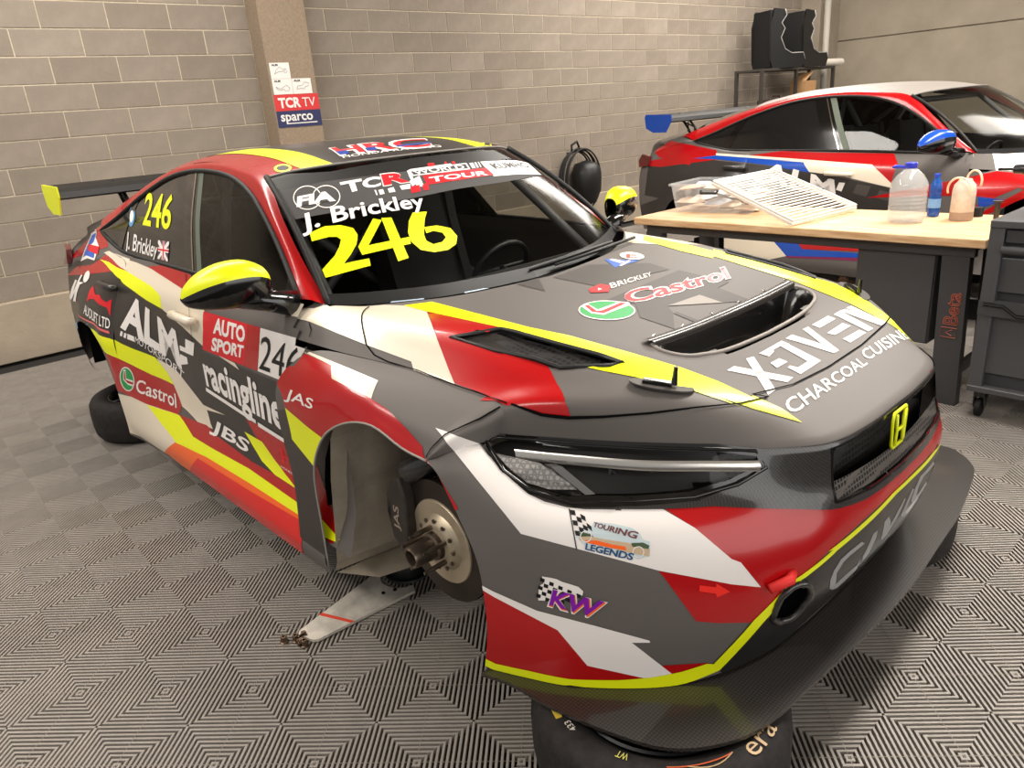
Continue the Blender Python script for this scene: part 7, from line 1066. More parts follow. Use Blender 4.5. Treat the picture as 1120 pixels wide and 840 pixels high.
    for sg in (1, -1):
        b = MB(); b.tube([C_(p.x + .004, (p.y) * sg, p.z + .004) for p in eb], .011, 6); b.build('screen_seal', M_rub, root, smooth=True)
    b = MB(); b.tube([C_(p.x, p.y, p.z + .001) for p in et] [::-1] + [C_(p.x, -p.y, p.z + .001) for p in et[1:]], .0045, 6); b.build('screen_seal', mat('seal_grey', (120, 115, 110), .5), root, smooth=True)
    # dark painted border inside the glass foot
    bord = []
    for sg in (1, -1):
        V = []
        A1 = up1(WS[0], 5); A2 = up1([tuple(Vector(lerp(WS[0][i], WS[1][i], .22))) for i in range(6)], 5)
        for p, q in zip(A1, A2): V += [C_(p.x + .0, p.y * sg, p.z + .003), C_(q.x + .006, q.y * sg, q.z + .012)]
        n = len(A1); mesh_obj('screen_border', V, [(2 * i, 2 * i + 1, 2 * i + 3, 2 * i + 2) for i in range(n - 1)], M_sat, root, True)
    return root
def mesh_mat(name, c, hole, scale):
    m = mat(name, c, .5, .3); nt = m.node_tree; b = nt.nodes['Principled BSDF']
    tc = nt.nodes.new('ShaderNodeTexCoord'); v = nt.nodes.new('ShaderNodeTexVoronoi'); v.feature = 'DISTANCE_TO_EDGE'; v.inputs['Scale'].default_value = scale; v.inputs['Randomness'].default_value = .15
    r = nt.nodes.new('ShaderNodeValToRGB'); r.color_ramp.elements[0].position = .12; r.color_ramp.elements[1].position = .2
    r.color_ramp.elements[0].color = (*lin(c), 1); r.color_ramp.elements[1].color = (*lin(hole), 1)
    nt.links.new(tc.outputs['Object'], v.inputs[0]); nt.links.new(v.outputs[0], r.inputs[0]); nt.links.new(r.outputs[0], b.inputs['Base Color']); return m
MESHM = mesh_mat('grille_mesh', (44, 42, 42), (8, 8, 8), 60); MESH2 = mesh_mat('hex_mesh', (96, 90, 85), (16, 15, 15), 75)
RIBL = mesh_mat('indicator_lens', (128, 125, 124), (165, 162, 158), 90)
BV_TOP = BVHTree.FromPolygons(sk.v, [f for f, p in zip(SKIN_F0, SKIN_P0) if pbase(p) in ('bonnet', 'wing_top', 'front_bumper') and '#3' not in p])
BV_BAND = BVHTree.FromPolygons(sk.v, [f for f, p in zip(SKIN_F0, SKIN_P0) if pbase(p) in ('nose_band', 'front_bumper')])

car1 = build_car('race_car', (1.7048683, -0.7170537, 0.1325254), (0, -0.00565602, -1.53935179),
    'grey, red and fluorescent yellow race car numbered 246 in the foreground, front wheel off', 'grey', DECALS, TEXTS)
car2 = build_car('race_car', (6.17033804, -1.21693073, 0.18785715), (0, 0, -1.65630853),
    'red, white and blue race car with blue mirror behind the workbench', 'grey', DECALS2, TEXTS2, main=False, mirror_col='blue3', wing_col='blue3')
# ---------------------------------------------------------------- wheels the cars rest on (lying flat)
def car_pt(car, x, y, z=0.0):
    m = Matrix.Rotation(car.rotation_euler.z, 3, 'Z'); return m @ Vector((x, -y, z)) + Vector(car.location)
w1 = wheel_flat('spare_tyre', (1.055, -1.415, 0), .4, 'race tyre with gold sidewall lettering lying flat under the near corner of the carbon splitter', 'wheels lying flat under the foreground car')
gold = mat('gold_print', (190, 160, 120), .5); ylw = mat('chalk_yellow', (190, 185, 90), .7)
def rd(d): return math.radians(d) - .4
ring_text(w1, 'era', .272, .2375, rd(273), .046, gold, bold=.0, inward=True, width=.10)
ring_text(w1, 'WT', .252, .2375, rd(200), .020, ylw); ring_text(w1, '433', .262, .2375, rd(168), .016, mat('chalk_white', (205, 200, 190), .7))
lb = MB(); a = rd(157); lb.box((.272 * math.cos(a), .272 * math.sin(a), .237), (.016, .034, .0015), Matrix.Rotation(a, 3, 'Z')); lb.build('tyre_label', mat('label_yellow', (200, 170, 60), .5), w1)
st = MB(); st.tube([(.262 * math.cos(rd(222 + 3 * k)), .262 * math.sin(rd(222 + 3 * k)), .238) for k in range(12)], .0016, 5); st.build('orange_line', mat('orange_print', (200, 90, 50), .5), w1)
st = MB(); st.tube([((.262 + .012 * math.sin(k * .4)) * math.cos(rd(232 + 3 * k)), (.262 + .012 * math.sin(k * .4)) * math.sin(rd(232 + 3 * k)), .238) for k in range(9)], .0014, 5); st.build('gold_line', gold, w1)
p = car_pt(car1, .62, -.68); w2 = copy_tree(w1); w2.location = (p.x, p.y, 0); w2['label'] = 'race tyre lying flat under the far end of the carbon splitter'
for ch in list(w2.children):
    if ch.name.split('.')[0] in ('lettering', 'tyre_label', 'orange_line', 'gold_line'): bpy.data.objects.remove(ch)
p = car_pt(car1, -2.93, .70); w3 = copy_tree(w2); w3.location = (p.x, p.y, 0); w3['label'] = 'worn race tyre lying flat under the rear wheel arch by the block wall'
p = car_pt(car1, -2.93, -.70); w4 = copy_tree(w2); w4.location = (p.x, p.y, 0); w4['label'] = 'race tyre lying flat under the hidden rear corner of the foreground car'
for i, (x, y) in enumerate(((.62, .68), (.62, -.68), (-2.93, .70), (-2.93, -.70))):
    p = car_pt(car2, x, y); w = copy_tree(w2); w.location = (p.x, p.y, 0); w.scale = (1, 1, 1.2); w['label'] = 'race tyre lying flat under the car behind the workbench'; w['group'] = 'wheels lying flat under the far car'

# ---------------------------------------------------------------- plate, nuts and jack pad on the floor
pl = empty('lift_plate', (.80, -.28, .0), 0, 'tapered worn aluminium plate with red stripe on the floor below the brake disc', 'plate')
c0 = Vector((.80, -.28, 0)); A1, A2, B1_, B2_ = Vector((.605, -.262, 0)), Vector((.628, -.351, 0)), Vector((.985, -.165, 0)), Vector((1.012, -.372, 0))
out = [A1 + Vector((.012, 0, 0)), A1 + Vector((0, -.015, 0)), A2 + Vector((-.004, .012, 0)), A2 + Vector((.012, 0, 0)), B2_]
cc = Vector((1.04, -.255, 0))
for k in range(9):
    a = -1.62 - (PI * 1.0 - .0) * 0 - k * (1.5 / 8); q = cc + Vector((math.cos(-PI / 2 - k * PI / 8 * .92 - .15), math.sin(-PI / 2 - k * PI / 8 * .92 - .15), 0)) * .085; out.append(q)
out.append(B1_)
m_ = MB(); m_.prism([q - c0 + Vector((0, 0, .004)) for q in out], (0, 0, .010)); m_.build('plate', mat('scratched_plate', (205, 198, 186), .45, .25, noise=(14, .28)), pl)
d1 = (B1_ - A1).normalized(); d2 = (B2_ - A2).normalized(); s0 = A1 + d1 * .10; s1 = A2 + d2 * .13
m_ = MB(); m_.prism([q - c0 + Vector((0, 0, .0142)) for q in (s0, s1, s1 + d2 * .014, s0 + d1 * .014)], (0, 0, .0006)); m_.build('red_stripe', mat('tape_red', (214, 66, 40), .5), pl)
m_ = MB()
for q in ((.925, -.30), (.965, -.315)): m_.lathe([(.0, .018), (.006, .018), (.007, .014)], c=Vector((*q, 0)) - c0, n=10)
m_.build('plate_screws', M_dark, pl)
jk = MB(); jk.lathe([(0, .075), (.062, .075), (.066, .070), (.066, .012), (.080, .008), (.084, .0), (0, 0)], n=36); jk.lathe([(.060, .0755), (.058, .060), (0, .058)], n=30)
jo = jk.build('jack_pad', M_sat, angle=40); jo.location = (1.075, -.235, .0); tag(jo, 'round black jack pad on the floor behind the aluminium plate', 'jack')
nut_spots = [(.560, -.262, .0), (.590, -.285, .1), (.583, -.312, .5), (.600, -.330, .2), (.612, -.300, .9)]
nut_l = ['steel wheel nut lying apart, leftmost of the cluster', 'steel wheel nut touching the plate tip, rearmost of the cluster', 'steel wheel nut in the middle front of the cluster', 'steel wheel nut nearest the camera in the cluster', 'steel wheel nut resting against the end of the aluminium plate']
n0 = None
for (x, y, r), l in zip(nut_spots, nut_l):
    if n0 is None:
        nb = MB(); nb.lathe([(.006, .0), (.0125, .0), (.0125, .004), (.0112, .006), (.0112, .021), (.009, .024), (.006, .024), (.006, .0)], n=6); nb.lathe([(.0145, 0), (.0145, .003), (.011, .005)], n=16)
        n0 = nb.build('wheel_nut', mat('nut_bronze', (120, 100, 84), .35, .85)); o = n0
    else: o = n0.copy(); COL.objects.link(o)
    o.location = (x, y, .011 if r > .3 else 0); o.rotation_euler = ((PI / 2, 0, r * 3) if r > .3 else (0, 0, r)); tag(o, l, 'nut', 'wheel nuts at the plate tip')

# ---------------------------------------------------------------- workbench
M_bg = mat('bench_graphite', (62, 61, 62), .55, noise=(40, .05)); M_bg2 = mat('bench_panel', (70, 69, 70), .5, noise=(40, .05))
def wood():
    m = mat('bench_wood', (206, 170, 128), .45); nt = m.node_tree; b = nt.nodes['Principled BSDF']; tc = nt.nodes.new('ShaderNodeTexCoord'); mp = nt.nodes.new('ShaderNodeMapping'); mp.inputs['Scale'].default_value = (14, 1.6, 14)
    n = nt.nodes.new('ShaderNodeTexNoise'); n.inputs['Scale'].default_value = 3; n.inputs['Detail'].default_value = 6; r = nt.nodes.new('ShaderNodeValToRGB')
    r.color_ramp.elements[0].color = (*lin((190, 150, 108)), 1); r.color_ramp.elements[1].color = (*lin((222, 190, 150)), 1); r.color_ramp.elements[0].position = .35; r.color_ramp.elements[1].position = .65
    nt.links.new(tc.outputs['Object'], mp.inputs[0]); nt.links.new(mp.outputs[0], n.inputs['Vector']); nt.links.new(n.outputs['Fac'], r.inputs[0]); nt.links.new(r.outputs[0], b.inputs['Base Color']); return m
def outline_text(s, size, m, parent, mat4, name='lettering', bold=.0, depth=.0006, outline=False):
    c = bpy.data.curves.new('t', 'FONT'); c.body = s; c.size = size; c.offset = bold * size; c.extrude = depth; c.resolution_u = 3
    if outline: c.fill_mode = 'NONE'; c.extrude = 0; c.bevel_depth = size * .022; c.bevel_resolution = 0
    o = bpy.data.objects.new('t', c); COL.objects.link(o); bpy.context.view_layer.update()
    me = bpy.data.meshes.new_from_object(o); bpy.data.objects.remove(o); bpy.data.curves.remove(c)
    me.materials.clear(); me.materials.append(m); t = bpy.data.objects.new(name, me); COL.objects.link(t); t.parent = parent; t.matrix_local = mat4; return t
bn_ = empty('workbench', (4.17, -.165, 0), 0, 'long workbench with pale wooden top and dark grey steel frame between the two cars', 'workbench')
def bb(name, c, d, m, ch=.003, parent=bn_, org=(4.17, -.165, 0)):
    return MB().box(Vector(c) - Vector(org), d, ch=ch).build(name, m, parent)
bb('worktop', (4.175, -.160, .848), (.75, 2.10, .044), wood(), .004)
bb('front_rail', (3.875, -.165, .797), (.04, 1.98, .056), M_bg); bb('rear_rail', (4.50, -.165, .797), (.04, 1.98, .056), M_bg)
for y in (-1.085, .755):
    bb('side_rail', (4.19, y, .797), (.60, .05, .056), M_bg)
    for x in (3.885, 4.49):
        l = MB(); yy = y + .165
        l.prism([Vector((x - 4.17 - .03, yy - .075, .0)), Vector((x - 4.17 - .03, yy + .05, .0)), Vector((x - 4.17 - .03, yy + .075, .77)), Vector((x - 4.17 - .03, yy - .05, .77))], (.06, 0, 0)); l.build('leg', M_bg, bn_)
    bb('foot_rail', (4.19, y, .13), (.60, .04, .05), M_bg)
bb('rear_brace', (4.49, -.165, .35), (.03, 1.9, .12), M_bg)
cb = MB().box((-.02, -.615, .545), (.52, .40, .50), ch=.004).build('cabinet', M_bg, bn_)
MB().box((-.285, -.615, .545), (.012, .385, .485), ch=.002).build('cabinet_door', M_bg2, cb)
rotL = Matrix(((0, 0, -1, 0), (0, 0, 0, 0), (0, 0, 0, 0), (0, 0, 0, 1)))
# lettering reads upwards on the front leg (local x -> up, local y -> away from the reader's left)
mm = Matrix(((0, 0, -1, -.3165), (0, 1, 0, -.955), (1, 0, 0, .42), (0, 0, 0, 1)))
outline_text('Beta', .095, mat('letter_orange', (170, 84, 62), .5), bn_, mm, outline=True)
fr = MB(); fr.tube([Vector((-.317, -.955, .36)), Vector((-.317, -.955, .41)), Vector((-.317, -.885, .41)), Vector((-.317, -.885, .36))], .002, 4, closed=True); fr.tube([Vector((-.317, -.935, .37)), Vector((-.317, -.905, .385)), Vector((-.317, -.935, .40))], .002, 4); fr.build('logo', MATS['letter_orange'], bn_)

# storage box with papers, rack tray
M_pp = glass('clear_plastic', (.86, .88, .90), 1.5, .15)
bx = empty('storage_box', (4.30, .52, .87), math.radians(6), 'clear plastic storage box full of white packets at the left end of the workbench', 'box')
m_ = MB(); w, d, h = .40, .58, .19
o0 = [(-w/2+.02, -d/2+.03), (w/2-.02, -d/2+.03), (w/2-.02, d/2-.03), (-w/2+.02, d/2-.03)]; o1 = [(-w/2, -d/2), (w/2, -d/2), (w/2, d/2), (-w/2, d/2)]
V = [(x, y, .003) for x, y in o0] + [(x, y, h) for x, y in o1] + [(x * 1.06, y * 1.04, h) for x, y in o1] + [(x * 1.06, y * 1.04, h - .015) for x, y in o1]
F = [(3, 2, 1, 0)] + [(i, (i + 1) % 4, 4 + (i + 1) % 4, 4 + i) for i in range(4)] + [(4 + i, 4 + (i + 1) % 4, 8 + (i + 1) % 4, 8 + i) for i in range(4)] + [(8 + i, 8 + (i + 1) % 4, 12 + (i + 1) % 4, 12 + i) for i in range(4)]
mesh_obj('tub', V, F, mat('frosted_plastic', (220, 223, 225), .3, alpha=.26), bx)
MB().tube([(-w/2 - .012, -.06, .15), (-w/2 - .03, -.055, .135), (-w/2 - .03, .055, .135), (-w/2 - .012, .06, .15)], .008, 6).build('clip_handle', M_sat, bx, smooth=True)
random.seed(5)
pk_c = [mat('packet_white', (222, 219, 214), .6), mat('packet_cream', (226, 206, 184), .6), mat('packet_grey', (176, 180, 188), .5), mat('packet_peach', (220, 180, 152), .6)]
lab = ['white', 'cream', 'grey', 'peach']
for k in range(12):
    ci = random.choice((0, 0, 0, 1, 1, 2, 3)); q = MB(); a, b, c = random.uniform(.10, .17), random.uniform(.12, .2), random.uniform(.015, .03)
    V = []; n = 6
    for i in range(n + 1):
        for j in range(n + 1):
            u, v = i / n - .5, j / n - .5; V.append((a * u, b * v, c * (1 - (2 * u) ** 4) * (1 - (2 * v) ** 4) * (.8 + .4 * random.random())))
    V2 = [(x, y, -z * .3) for x, y, z in V]; F = []
    for i in range(n):
        for j in range(n): s = i * (n + 1) + j; F.append((s, s + n + 1, s + n + 2, s + 1)); F.append(tuple(t + len(V) for t in (s, s + 1, s + n + 2, s + n + 1)))
    po = mesh_obj('packet', V + V2, F, pk_c[ci], None, True); px_, py_ = (-.09 if k % 2 else .09), -.2 + .4 * ((k // 2) % 3) / 2
    po.location = Matrix.Rotation(math.radians(6), 3, 'Z') @ Vector((px_, py_, 0)) + Vector((4.30, .52, (.885 + .045 * (k // 3)))); po.rotation_euler = (random.uniform(-.15, .15), random.uniform(-.2, .2), random.uniform(-.5, .5))
    tag(po, 'crumpled plastic packet among those filling the clear storage box', 'packet', 'packets in the clear storage box')
# white slatted tray leaning on the box
tr = empty('slatted_tray', (0, 0, 0), 0, 'white slatted plastic tray leaning from the storage box down onto the worktop', 'tray')
TL, TT_, TR, TB = Vector((4.073, .459, 1.065)), Vector((4.70, .25, 1.03)), Vector((4.444, -.296, .895)), Vector((3.83, -.225, .885))
TT_ = TL + TR - TB; ctr = (TL + TR) / 2; tr.location = ctr
ex = (TT_ - TL); ey = (TB - TL); nz = ex.cross(ey).normalized(); nz = nz if nz.z > 0 else -nz
M_wp = mat('white_plastic', (226, 222, 216), .4)
m_ = MB(); cs = [TL, TT_, TR, TB]; m_.tube([c - ctr for c in cs], .013, 6, closed=True); m_.tube([c - ctr + nz * .018 for c in cs], .008, 6, closed=True); m_.build('tray_rim', M_wp, tr, smooth=False)
sl0 = None
for k in range(19):
    t = (k + 1) / 20; a = TL + ey * t - ctr; b = TT_ + ey * t - ctr
    if sl0 is None:
        q = MB(); d = (b - a); q.tube([(0, 0, 0), d * .5, d], .0055, 5); sl0 = q.build('slat', M_wp, tr); o = sl0
    else: o = sl0.copy(); COL.objects.link(o)
    o.location = a
# bottles
def thing_mb(name, label, cat, loc, group=None): return empty(name, loc, 0, label, cat, group)
M_pet = mat('pet_plastic', (226, 230, 232), .08, alpha=.30, coat=1.0); M_water = glass('water', (.90, .92, .93), 1.33, .02)
bt = thing_mb('water_bottle', 'large clear water bottle with blue cap and handle, part full, on the workbench', 'bottle', (4.17, -.70, .87))
pr = [(0, .004), (.080, .0), (.092, .012), (.094, .04)]
for k in range(6): pr += [(.094, .05 + .02 * k), (.090, .056 + .02 * k), (.094, .062 + .02 * k)]
pr += [(.094, .19), (.088, .215), (.066, .25), (.040, .275), (.024, .285), (.024, .30)]
MB().lathe(pr, n=32).build('bottle_body', M_pet, bt, smooth=True); MB().lathe([(0, .008), (.078, .006), (.089, .02), (.089, .085), (0, .085)], n=32).build('water', M_water, bt, angle=40)
cp = MB(); cp.lathe([(.027, .285), (.029, .288), (.029, .312), (.026, .315), (0, .315)], n=20); cp.tube([(-.005, .025, .29), (-.01, .075, .296), (-.005, .09, .290), (.01, .075, .288), (.008, .02, .287)], .007, 6); cp.build('cap', mat('cap_blue', (48, 62, 200), .35), bt, angle=40)
b2 = thing_mb('water_bottle', 'small blue tinted water bottle behind the large clear one', 'bottle', (4.40, -.755, .87))
pr = [(0, .003), (.026, 0), (.031, .01)]
for k in range(7): pr += [(.031, .02 + .018 * k), (.0285, .026 + .018 * k), (.031, .032 + .018 * k)]
pr += [(.030, .165), (.022, .195), (.013, .21), (.013, .222)]
MB().lathe(pr, n=24).build('bottle_body', mat('blue_pet', (24, 84, 170), .12, alpha=.8), b2, smooth=True); MB().lathe([(.015, .215), (.016, .232), (0, .233)], n=16).build('cap', mat('cap_blue2', (30, 70, 190), .35), b2); MB().lathe([(.0318, .05), (.0318, .10)], n=24).build('wrapper', mat('label_pale', (120, 165, 215), .4), b2, smooth=True)
jr = thing_mb('spray_jar', 'cloudy plastic jar with pale hose loops on the right of the workbench', 'jar', (4.33, -.92, .87))
MB().lathe([(0, .002), (.050, 0), (.056, .006), (.056, .15), (.050, .185), (.034, .205), (.030, .215), (0, .216)], n=24).build('jar_body', mat('cloudy_plastic', (214, 200, 184), .35, noise=(30, .12)), jr, angle=50)
MB().lathe([(.0565, .002), (.0568, .045)], n=24).build('sediment', mat('sediment', (168, 142, 122), .6), jr, smooth=True)
for cy_, cz_, ry_, rz_, n_ in ((.012, .165, .062, .060, 0), (-.045, .205, .042, .055, 1)):
    MB().tube([(-.045 + .03 * n_ + .02 * math.cos(a), cy_ + ry_ * math.cos(a), cz_ + rz_ * math.sin(a)) for a in [-.4 + (PI + .8) * k / 18 for k in range(19)]], .0055, 8).build('hose', mat('hose_cream', (232, 208, 176), .5), jr, smooth=True)
ct = MB(); ct.lathe([(0, .05), (.03, .05), (.032, .046), (.032, .002), (0, 0)], n=24); co = ct.build('tin', M_sat, angle=40); co.location = (4.47, -.95, .87); tag(co, 'small black tin behind the cloudy jar', 'tin')
cd = MB(); cd.lathe([(0, .095), (.024, .095), (.024, .088), (.013, .085), (.013, .0), (0, 0)], n=20); co = cd.build('socket_tool', mat('tool_grey', (84, 78, 72), .35, .8), angle=40); co.location = (4.42, -1.06, .87); tag(co, 'small upright metal socket tool at the right end of the worktop', 'tool')
rg = MB()
random.seed(3)
rb = bmesh.new(); bmesh.ops.create_icosphere(rb, subdivisions=3, radius=.08)
for v in rb.verts: v.co *= .75 + .5 * random.random(); v.co.z = max(v.co.z, -.06)
me = bpy.data.meshes.new('rag'); rb.to_mesh(me); rb.free(); me.materials.append(mat('rag_print', (206, 168, 138), .8, noise=(18, .4))); ro_ = bpy.data.objects.new('rag', me); COL.objects.link(ro_); ro_.location = (5.6, .25, .06); ro_.scale = (1.3, 1.3, 1.4); tag(ro_, 'crumpled patterned rag on the floor beyond the bench cabinet', 'rag')

# ---------------------------------------------------------------- tool trolley and drill
tr_ = empty('tool_trolley', (4.02, -1.62, 0), 0, 'dark grey tool trolley on castors at the right edge of the picture', 'trolley')
def tb(name, c, d, m, ch=.004, parent=tr_): return MB().box(Vector(c) - Vector((4.02, -1.62, 0)), d, ch=ch).build(name, m, parent)
X0, X1, Y0, Y1 = 3.74, 4.30, -2.02, -1.235
M_t1 = mat('trolley_grey', (78, 78, 80), .45, .2); M_t2 = mat('trolley_panel', (60, 60, 62), .5); 
tb('body', ((X0 + X1) / 2 + .02, (Y0 + Y1) / 2, .55), (X1 - X0 - .04, Y1 - Y0, .80), M_t2); 
tb('top_tray', ((X0 + X1) / 2, (Y0 + Y1) / 2, .955), (X1 - X0 + .02, Y1 - Y0, .035), M_t1)
tb('side_post', (X0 + .02, Y1 - .03, .55), (.05, .06, .80), M_t1); tb('side_post', (X0 + .02, Y0 + .03, .55), (.05, .06, .80), M_t1)
tb('drawer_front', (X0 + .02, (Y0 + Y1) / 2, .90), (.02, .66, .06), M_t2)
hd = MB(); hd.tube([Vector((X0 - .015, Y1 - .06, .842)) - Vector((4.02, -1.62, 0)), Vector((X0 - .015, Y0 + .06, .842)) - Vector((4.02, -1.62, 0))], .018, 8); hd.build('handle', M_t1, tr_, smooth=True)
tb('drawer_front', (X0 + .03, (Y0 + Y1) / 2, .72), (.02, .68, .16), M_t1); tb('drawer_front', (X0 + .03, (Y0 + Y1) / 2, .40), (.02, .68, .32), M_t1)
lg = MB(); y1 = Y1 - .03; z1 = .585
o_ = Vector((4.02, -1.62, 0))
lg.prism([Vector((X0 - .012, Y1, .60)) - o_, Vector((X0 - .012, Y0, .60)) - o_, Vector((X0 - .012, Y0, .53)) - o_, Vector((X0 - .012, Y1, .53)) - o_], (.04, 0, 0)); lg.build('ledge', M_t2, tr_)
ln = MB()
for dz in (0, .014): ln.tube([Vector((X0 - .014, Y1 - .02, .592 - dz)) - o_, Vector((X0 - .014, Y1 - .10, .590 - dz)) - o_, Vector((X0 - .014, Y1 - .16, .550 - dz)) - o_, Vector((X0 - .014, Y1 - .45, .552 - dz)) - o_], .003, 5)
ln.build('ledge_trim', M_blk, tr_)
tb('base', ((X0 + X1) / 2, (Y0 + Y1) / 2, .16), (X1 - X0 + .02, Y1 - Y0, .03), M_t1)
outline_text('Beta', .07, MATS['letter_orange'], tr_, Matrix(((0, 0, -1, X0 + .018 - 4.02), (0, 1, 0, Y1 - .24 + 1.62 - .0), (1, 0, 0, .66), (0, 0, 0, 1))), outline=True)
for x in (X0 + .06, X1 - .06):
    for y in (Y1 - .05, Y0 + .05):
        cs = MB(); cs.box(Vector((x, y, .13)) - o_, (.07, .05, .04), ch=.004); cs.prism([Vector((x - .03, y - .025, .12)) - o_, Vector((x + .03, y - .025, .12)) - o_, Vector((x + .015, y - .025, .045)) - o_, Vector((x - .015, y - .025, .045)) - o_], (0, .006, 0)); cs.prism([Vector((x - .03, y + .019, .12)) - o_, Vector((x + .03, y + .019, .12)) - o_, Vector((x + .015, y + .019, .045)) - o_, Vector((x - .015, y + .019, .045)) - o_], (0, .006, 0))
        c_ = cs.build('castor', M_blk, tr_); wl = MB(); wl.lathe([(0, -.014), (.04, -.014), (.047, -.010), (.047, .010), (.04, .014), (0, .014)], c=Vector((x, y, .047)) - o_, n=24, rot=Matrix.Rotation(PI / 2, 3, 'X')); wl.build('castor_wheel', M_rub, c_, angle=40)
dr = empty('cordless_drill', (3.97, -1.38, .9725), math.radians(95), 'black cordless drill standing on its battery on the tool trolley', 'drill')
MB().box((0, 0, .032), (.13, .085, .06), ch=.010).build('battery', M_sat, dr); MB().box((.0, 0, .068), (.10, .065, .016), ch=.004).build('battery_foot', mat('tool_dark', (38, 38, 40), .4), dr)
q = MB(); q.prism([(-.028, -.02, .07), (.022, -.02, .07), (.035, -.02, .17), (-.012, -.02, .17)], (0, .04, 0)); q.build('grip', mat('grip_green', (36, 42, 40), .7), dr)
rx_ = Matrix.Rotation(PI / 2, 3, 'Y'); q = MB(); q.lathe([(0, -.08), (.030, -.078), (.034, -.06), (.034, .05), (.028, .07), (.024, .075)], c=(0, 0, .20), n=20, rot=rx_); q.build('motor_housing', M_sat, dr, angle=40)
q = MB(); q.lathe([(.024, .075), (.026, .08), (.026, .105), (.022, .112), (.020, .145), (.012, .15), (0, .15)], c=(0, 0, .20), n=20, rot=rx_); q.build('chuck', mat('chuck_grey', (70, 70, 72), .3, .8), dr, angle=40)
q = MB(); q.tube([(.15, 0, .20), (.21, 0, .20)], .006, 8); q.build('bit', M_blk, dr)

# ---------------------------------------------------------------- shelf rack in the far corner, seats, carton, pipe
M_rk = mat('rack_steel', (70, 66, 62), .5, .4)
rk = empty('shelf_rack', (11.6, 4.15, 0), 0, 'grey metal shelf rack in the far corner below the racing seats', 'shelf')
for z in (1.90, 1.36, .80, .20): MB().box((0, 0, z), (2.25, .46, .035), ch=.004).build('shelf', M_rk, rk)
for x in (-1.1, 1.1, -.1):
    for y in (-.21, .21):
        if x == -.1 and y > 0: continue
        MB().box((x, y, .96), (.045, .045, 1.92)).build('post', M_rk, rk)
def seat(name, loc, rz, label):
    r = empty(name, loc, rz, label, 'seat', 'racing seats on the rack')
    side = [(.30, .0), (.34, .10), (.30, .20), (.10, .20), (-.02, .26), (-.10, .42), (-.04, .54), (-.10, .62), (-.02, .72), (-.05, .80), (-.22, .82), (-.28, .60), (-.26, .10), (-.22, .0)]
    M_s = mat('seat_shell', (16, 16, 17), .4, coat=.3); M_f = mat('seat_fabric', (24, 24, 25), .9)
    for sy in (-.25, .21): MB().prism([(x, sy, z) for x, z in side], (0, .04, 0)).build('side_bolster', M_s, r)
    MB().prism([(.28, -.21, .02), (.28, -.21, .12), (-.10, -.21, .12), (-.18, -.21, .45), (-.20, -.21, .80), (-.27, -.21, .80), (-.25, -.21, .02)], (0, .42, 0)).build('cushion', M_f, r)
    for sy in (-.255, .255): MB().tube([(x, sy, z) for x, z in side[1:10]], .007, 5).build('piping', mat('piping_grey', (150, 148, 146), .6), r, smooth=True)
    return r
seat('racing_seat', (11.15, 4.10, 1.9175), math.radians(-25), 'black bucket racing seat with grey piping, left one on the rack')
seat('racing_seat', (11.95, 4.12, 1.9175), math.radians(-10), 'black bucket racing seat with grey piping, right one on the rack')
ca = MB(); ca.box((0, 0, .17), (.34, .26, .34)); ca.prism([(-.17, -.13, .34), (.0, -.15, .46), (.0, .13, .46), (-.17, .13, .34)], (.01, 0, .003)); co = ca.build('carton', mat('cardboard', (176, 136, 94), .85, noise=(10, .08))); co.location = (11.95, 4.05, 1.3775); tag(co, 'open cardboard carton on the middle shelf of the rack', 'box')
lb_ = MB().box((0, 0, .07), (.16, .1, .14), ch=.01); co = lb_.build('label_bag', mat('bag_red', (170, 60, 60), .6, noise=(14, .4))); co.location = (12.25, 4.02, 1.3775); tag(co, 'small red and white packet beside the cardboard carton', 'packet')
tc2 = MB().box((0, 0, .05), (.55, .3, .10), ch=.01); tc2.tube([(-.15, 0, .10), (-.12, 0, .15), (.12, 0, .15), (.15, 0, .10)], .012, 6); co = tc2.build('tool_case', mat('case_brown', (60, 44, 38), .6)); co.location = (11.1, 4.05, 1.3775); tag(co, 'flat dark case on the middle shelf of the rack', 'case')
pp = MB().tube([(12.84, 4.15, 0), (12.84, 4.17, 3.0)], .05, 12); po = pp.build('drain_pipe', mat('pipe_grey', (176, 170, 160), .5), smooth=True); tag(po, 'tall pale pipe standing in the corner behind the rack', 'pipe')
rl = MB().tube([(12.35, 4.0, 1.975), (12.95, 3.93, 1.975)], .055, 14); po = rl.build('paper_roll', mat('roll_white', (214, 206, 196), .7), smooth=False); tag(po, 'white roll lying at the right end of the rack top', 'roll')

# cable coil hanging on the back wall
hc = empty('cable_coil', (7.10, 4.56, .80), 0, 'coiled black cables with a black bag hanging low on the block wall', 'cable')
for k in range(5):
    q = MB(); a_, b_ = .30 + .02 * random.random(), .36 + .04 * random.random(); q.tube([(a_ * math.cos(a) + .02 * k - .04, -.04 - .02 * k, b_ * math.sin(a) - .10) for a in [2 * PI * t / 28 for t in range(28)]], .012, 6, closed=True); q.build('cable', M_rub, hc, smooth=True)
q = MB(); q.lathe([(0, -.40), (.12, -.38), (.19, -.22), (.20, .0), (.15, .12), (0, .16)], c=(.10, -.10, -.02), n=18); q.build('bag', M_sat, hc, smooth=True)
q = MB(); q.tube([(-.08, .05, .24), (-.08, -.03, .24), (-.10, -.05, .34), (.0, -.05, .38), (.06, -.03, .30), (.04, .05, .26)], .015, 8); q.build('hook', M_rub, hc, smooth=True)

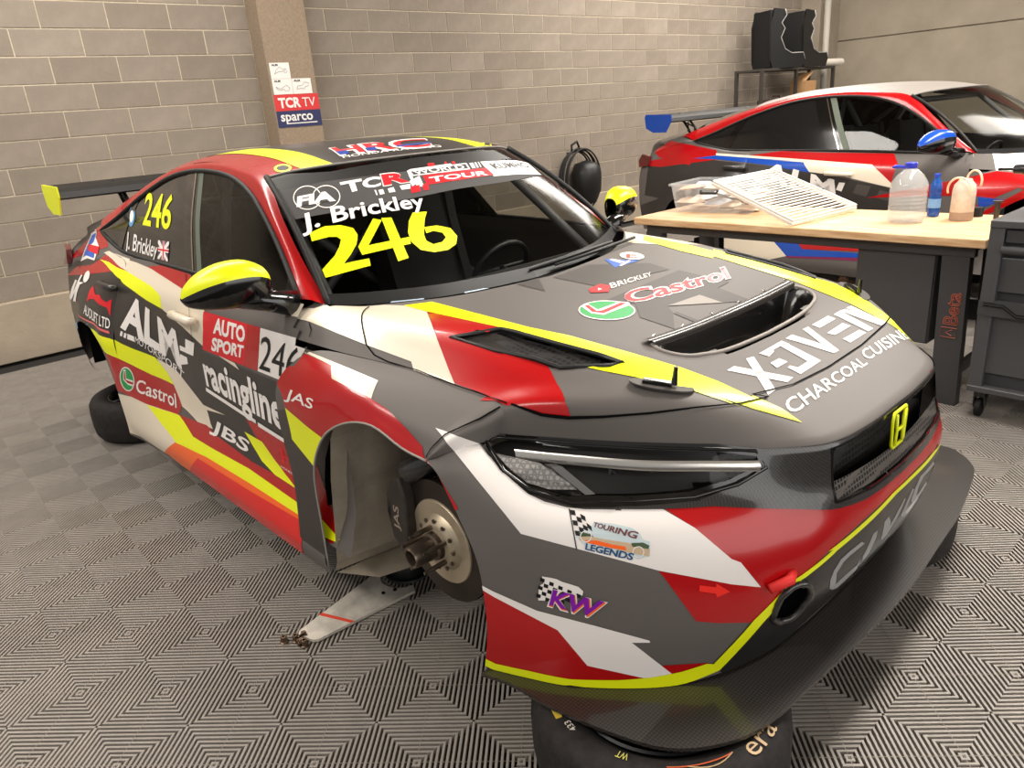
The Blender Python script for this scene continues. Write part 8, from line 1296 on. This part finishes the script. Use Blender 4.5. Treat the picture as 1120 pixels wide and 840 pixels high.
# ---------------------------------------------------------------- signs on the pillar
PY = 4.4245
def sign(name, x0, x1, z0, z1, m, label, cat, group=None):
    c = ((x0 + x1) / 2, PY - .002, (z0 + z1) / 2); o = MB().box((0, 0, 0), (x1 - x0, .003, z1 - z0)).build(name, m); o.location = c
    return tag(o, label, cat, group), c
M_pap = mat('paper', (222, 218, 212), .6)
def put(s, x, z, size, m, par, c, bold=.02, sx=1.0):
    return outline_text(s, size, m, par, Matrix(((sx, 0, 0, x - c[0]), (0, 0, 1, -.0028), (0, 1, 0, z - c[2]), (0, 0, 0, 1))) @ Matrix(((1, 0, 0, 0), (0, 1, 0, 0), (0, 0, -1, 0), (0, 0, 0, 1))), bold=bold, depth=.0004)
tracks = [[(.2,.3),(.3,.55),(.5,.75),(.62,.6),(.8,.62),(.85,.4),(.7,.35),(.72,.55),(.6,.45),(.4,.45),(.2,.3)],
          [(.15,.5),(.35,.35),(.5,.45),(.7,.6),(.85,.4),(.8,.25),(.6,.2),(.55,.35),(.35,.25),(.2,.35),(.15,.5)],
          [(.2,.3),(.25,.5),(.5,.55),(.65,.75),(.85,.7),(.85,.5),(.65,.45),(.6,.3),(.4,.35),(.2,.3)]]
for (x0, x1, z0, z1), t, l in (((3.072, 3.262, 2.030, 2.163), 0, 'top white track map sheet on the pillar'), ((3.072, 3.262, 1.897, 2.028), 1, 'lower left white track map sheet on the pillar'), ((3.265, 3.455, 1.897, 2.028), 2, 'lower right white track map sheet on the pillar')):
    o, c = sign('track_map', x0, x1, z0, z1, M_pap, l, 'poster', 'track map sheets on the pillar')
    q = MB(); q.tube([Vector((x0 + (x1 - x0) * u - c[0], -.003, z0 + (z1 - z0) * v - c[2])) for u, v in tracks[t]], .0014, 4); q.build('track_line', mat('ink_grey', (130, 128, 140), .7), o)
    put('ALM', x0 + .02, z1 - .026, .024, mat('ink_black', (30, 30, 32), .7), o, c, .03, 1.3)
o, c = sign('banner', 3.062, 3.506, 1.755, 1.895, mat('banner_red', (198, 46, 48), .5), 'red banner with white lettering below the track maps on the pillar', 'sign')
put('TCR', 3.10, 1.785, .115, M_pap, o, c, .04, .95); put('TV', 3.335, 1.785, .115, M_pap, o, c, .0, .95)
o, c = sign('banner', 3.062, 3.506, 1.612, 1.753, mat('banner_navy', (38, 42, 84), .5), 'navy banner with white lettering below the red one on the pillar', 'sign')
put('sparco', 3.095, 1.668, .115, M_pap, o, c, .02, 1.05)
q = MB(); q.box((0.02, -.003, -.038), (.31, .001, .009)); q.build('underline', M_pap, o)
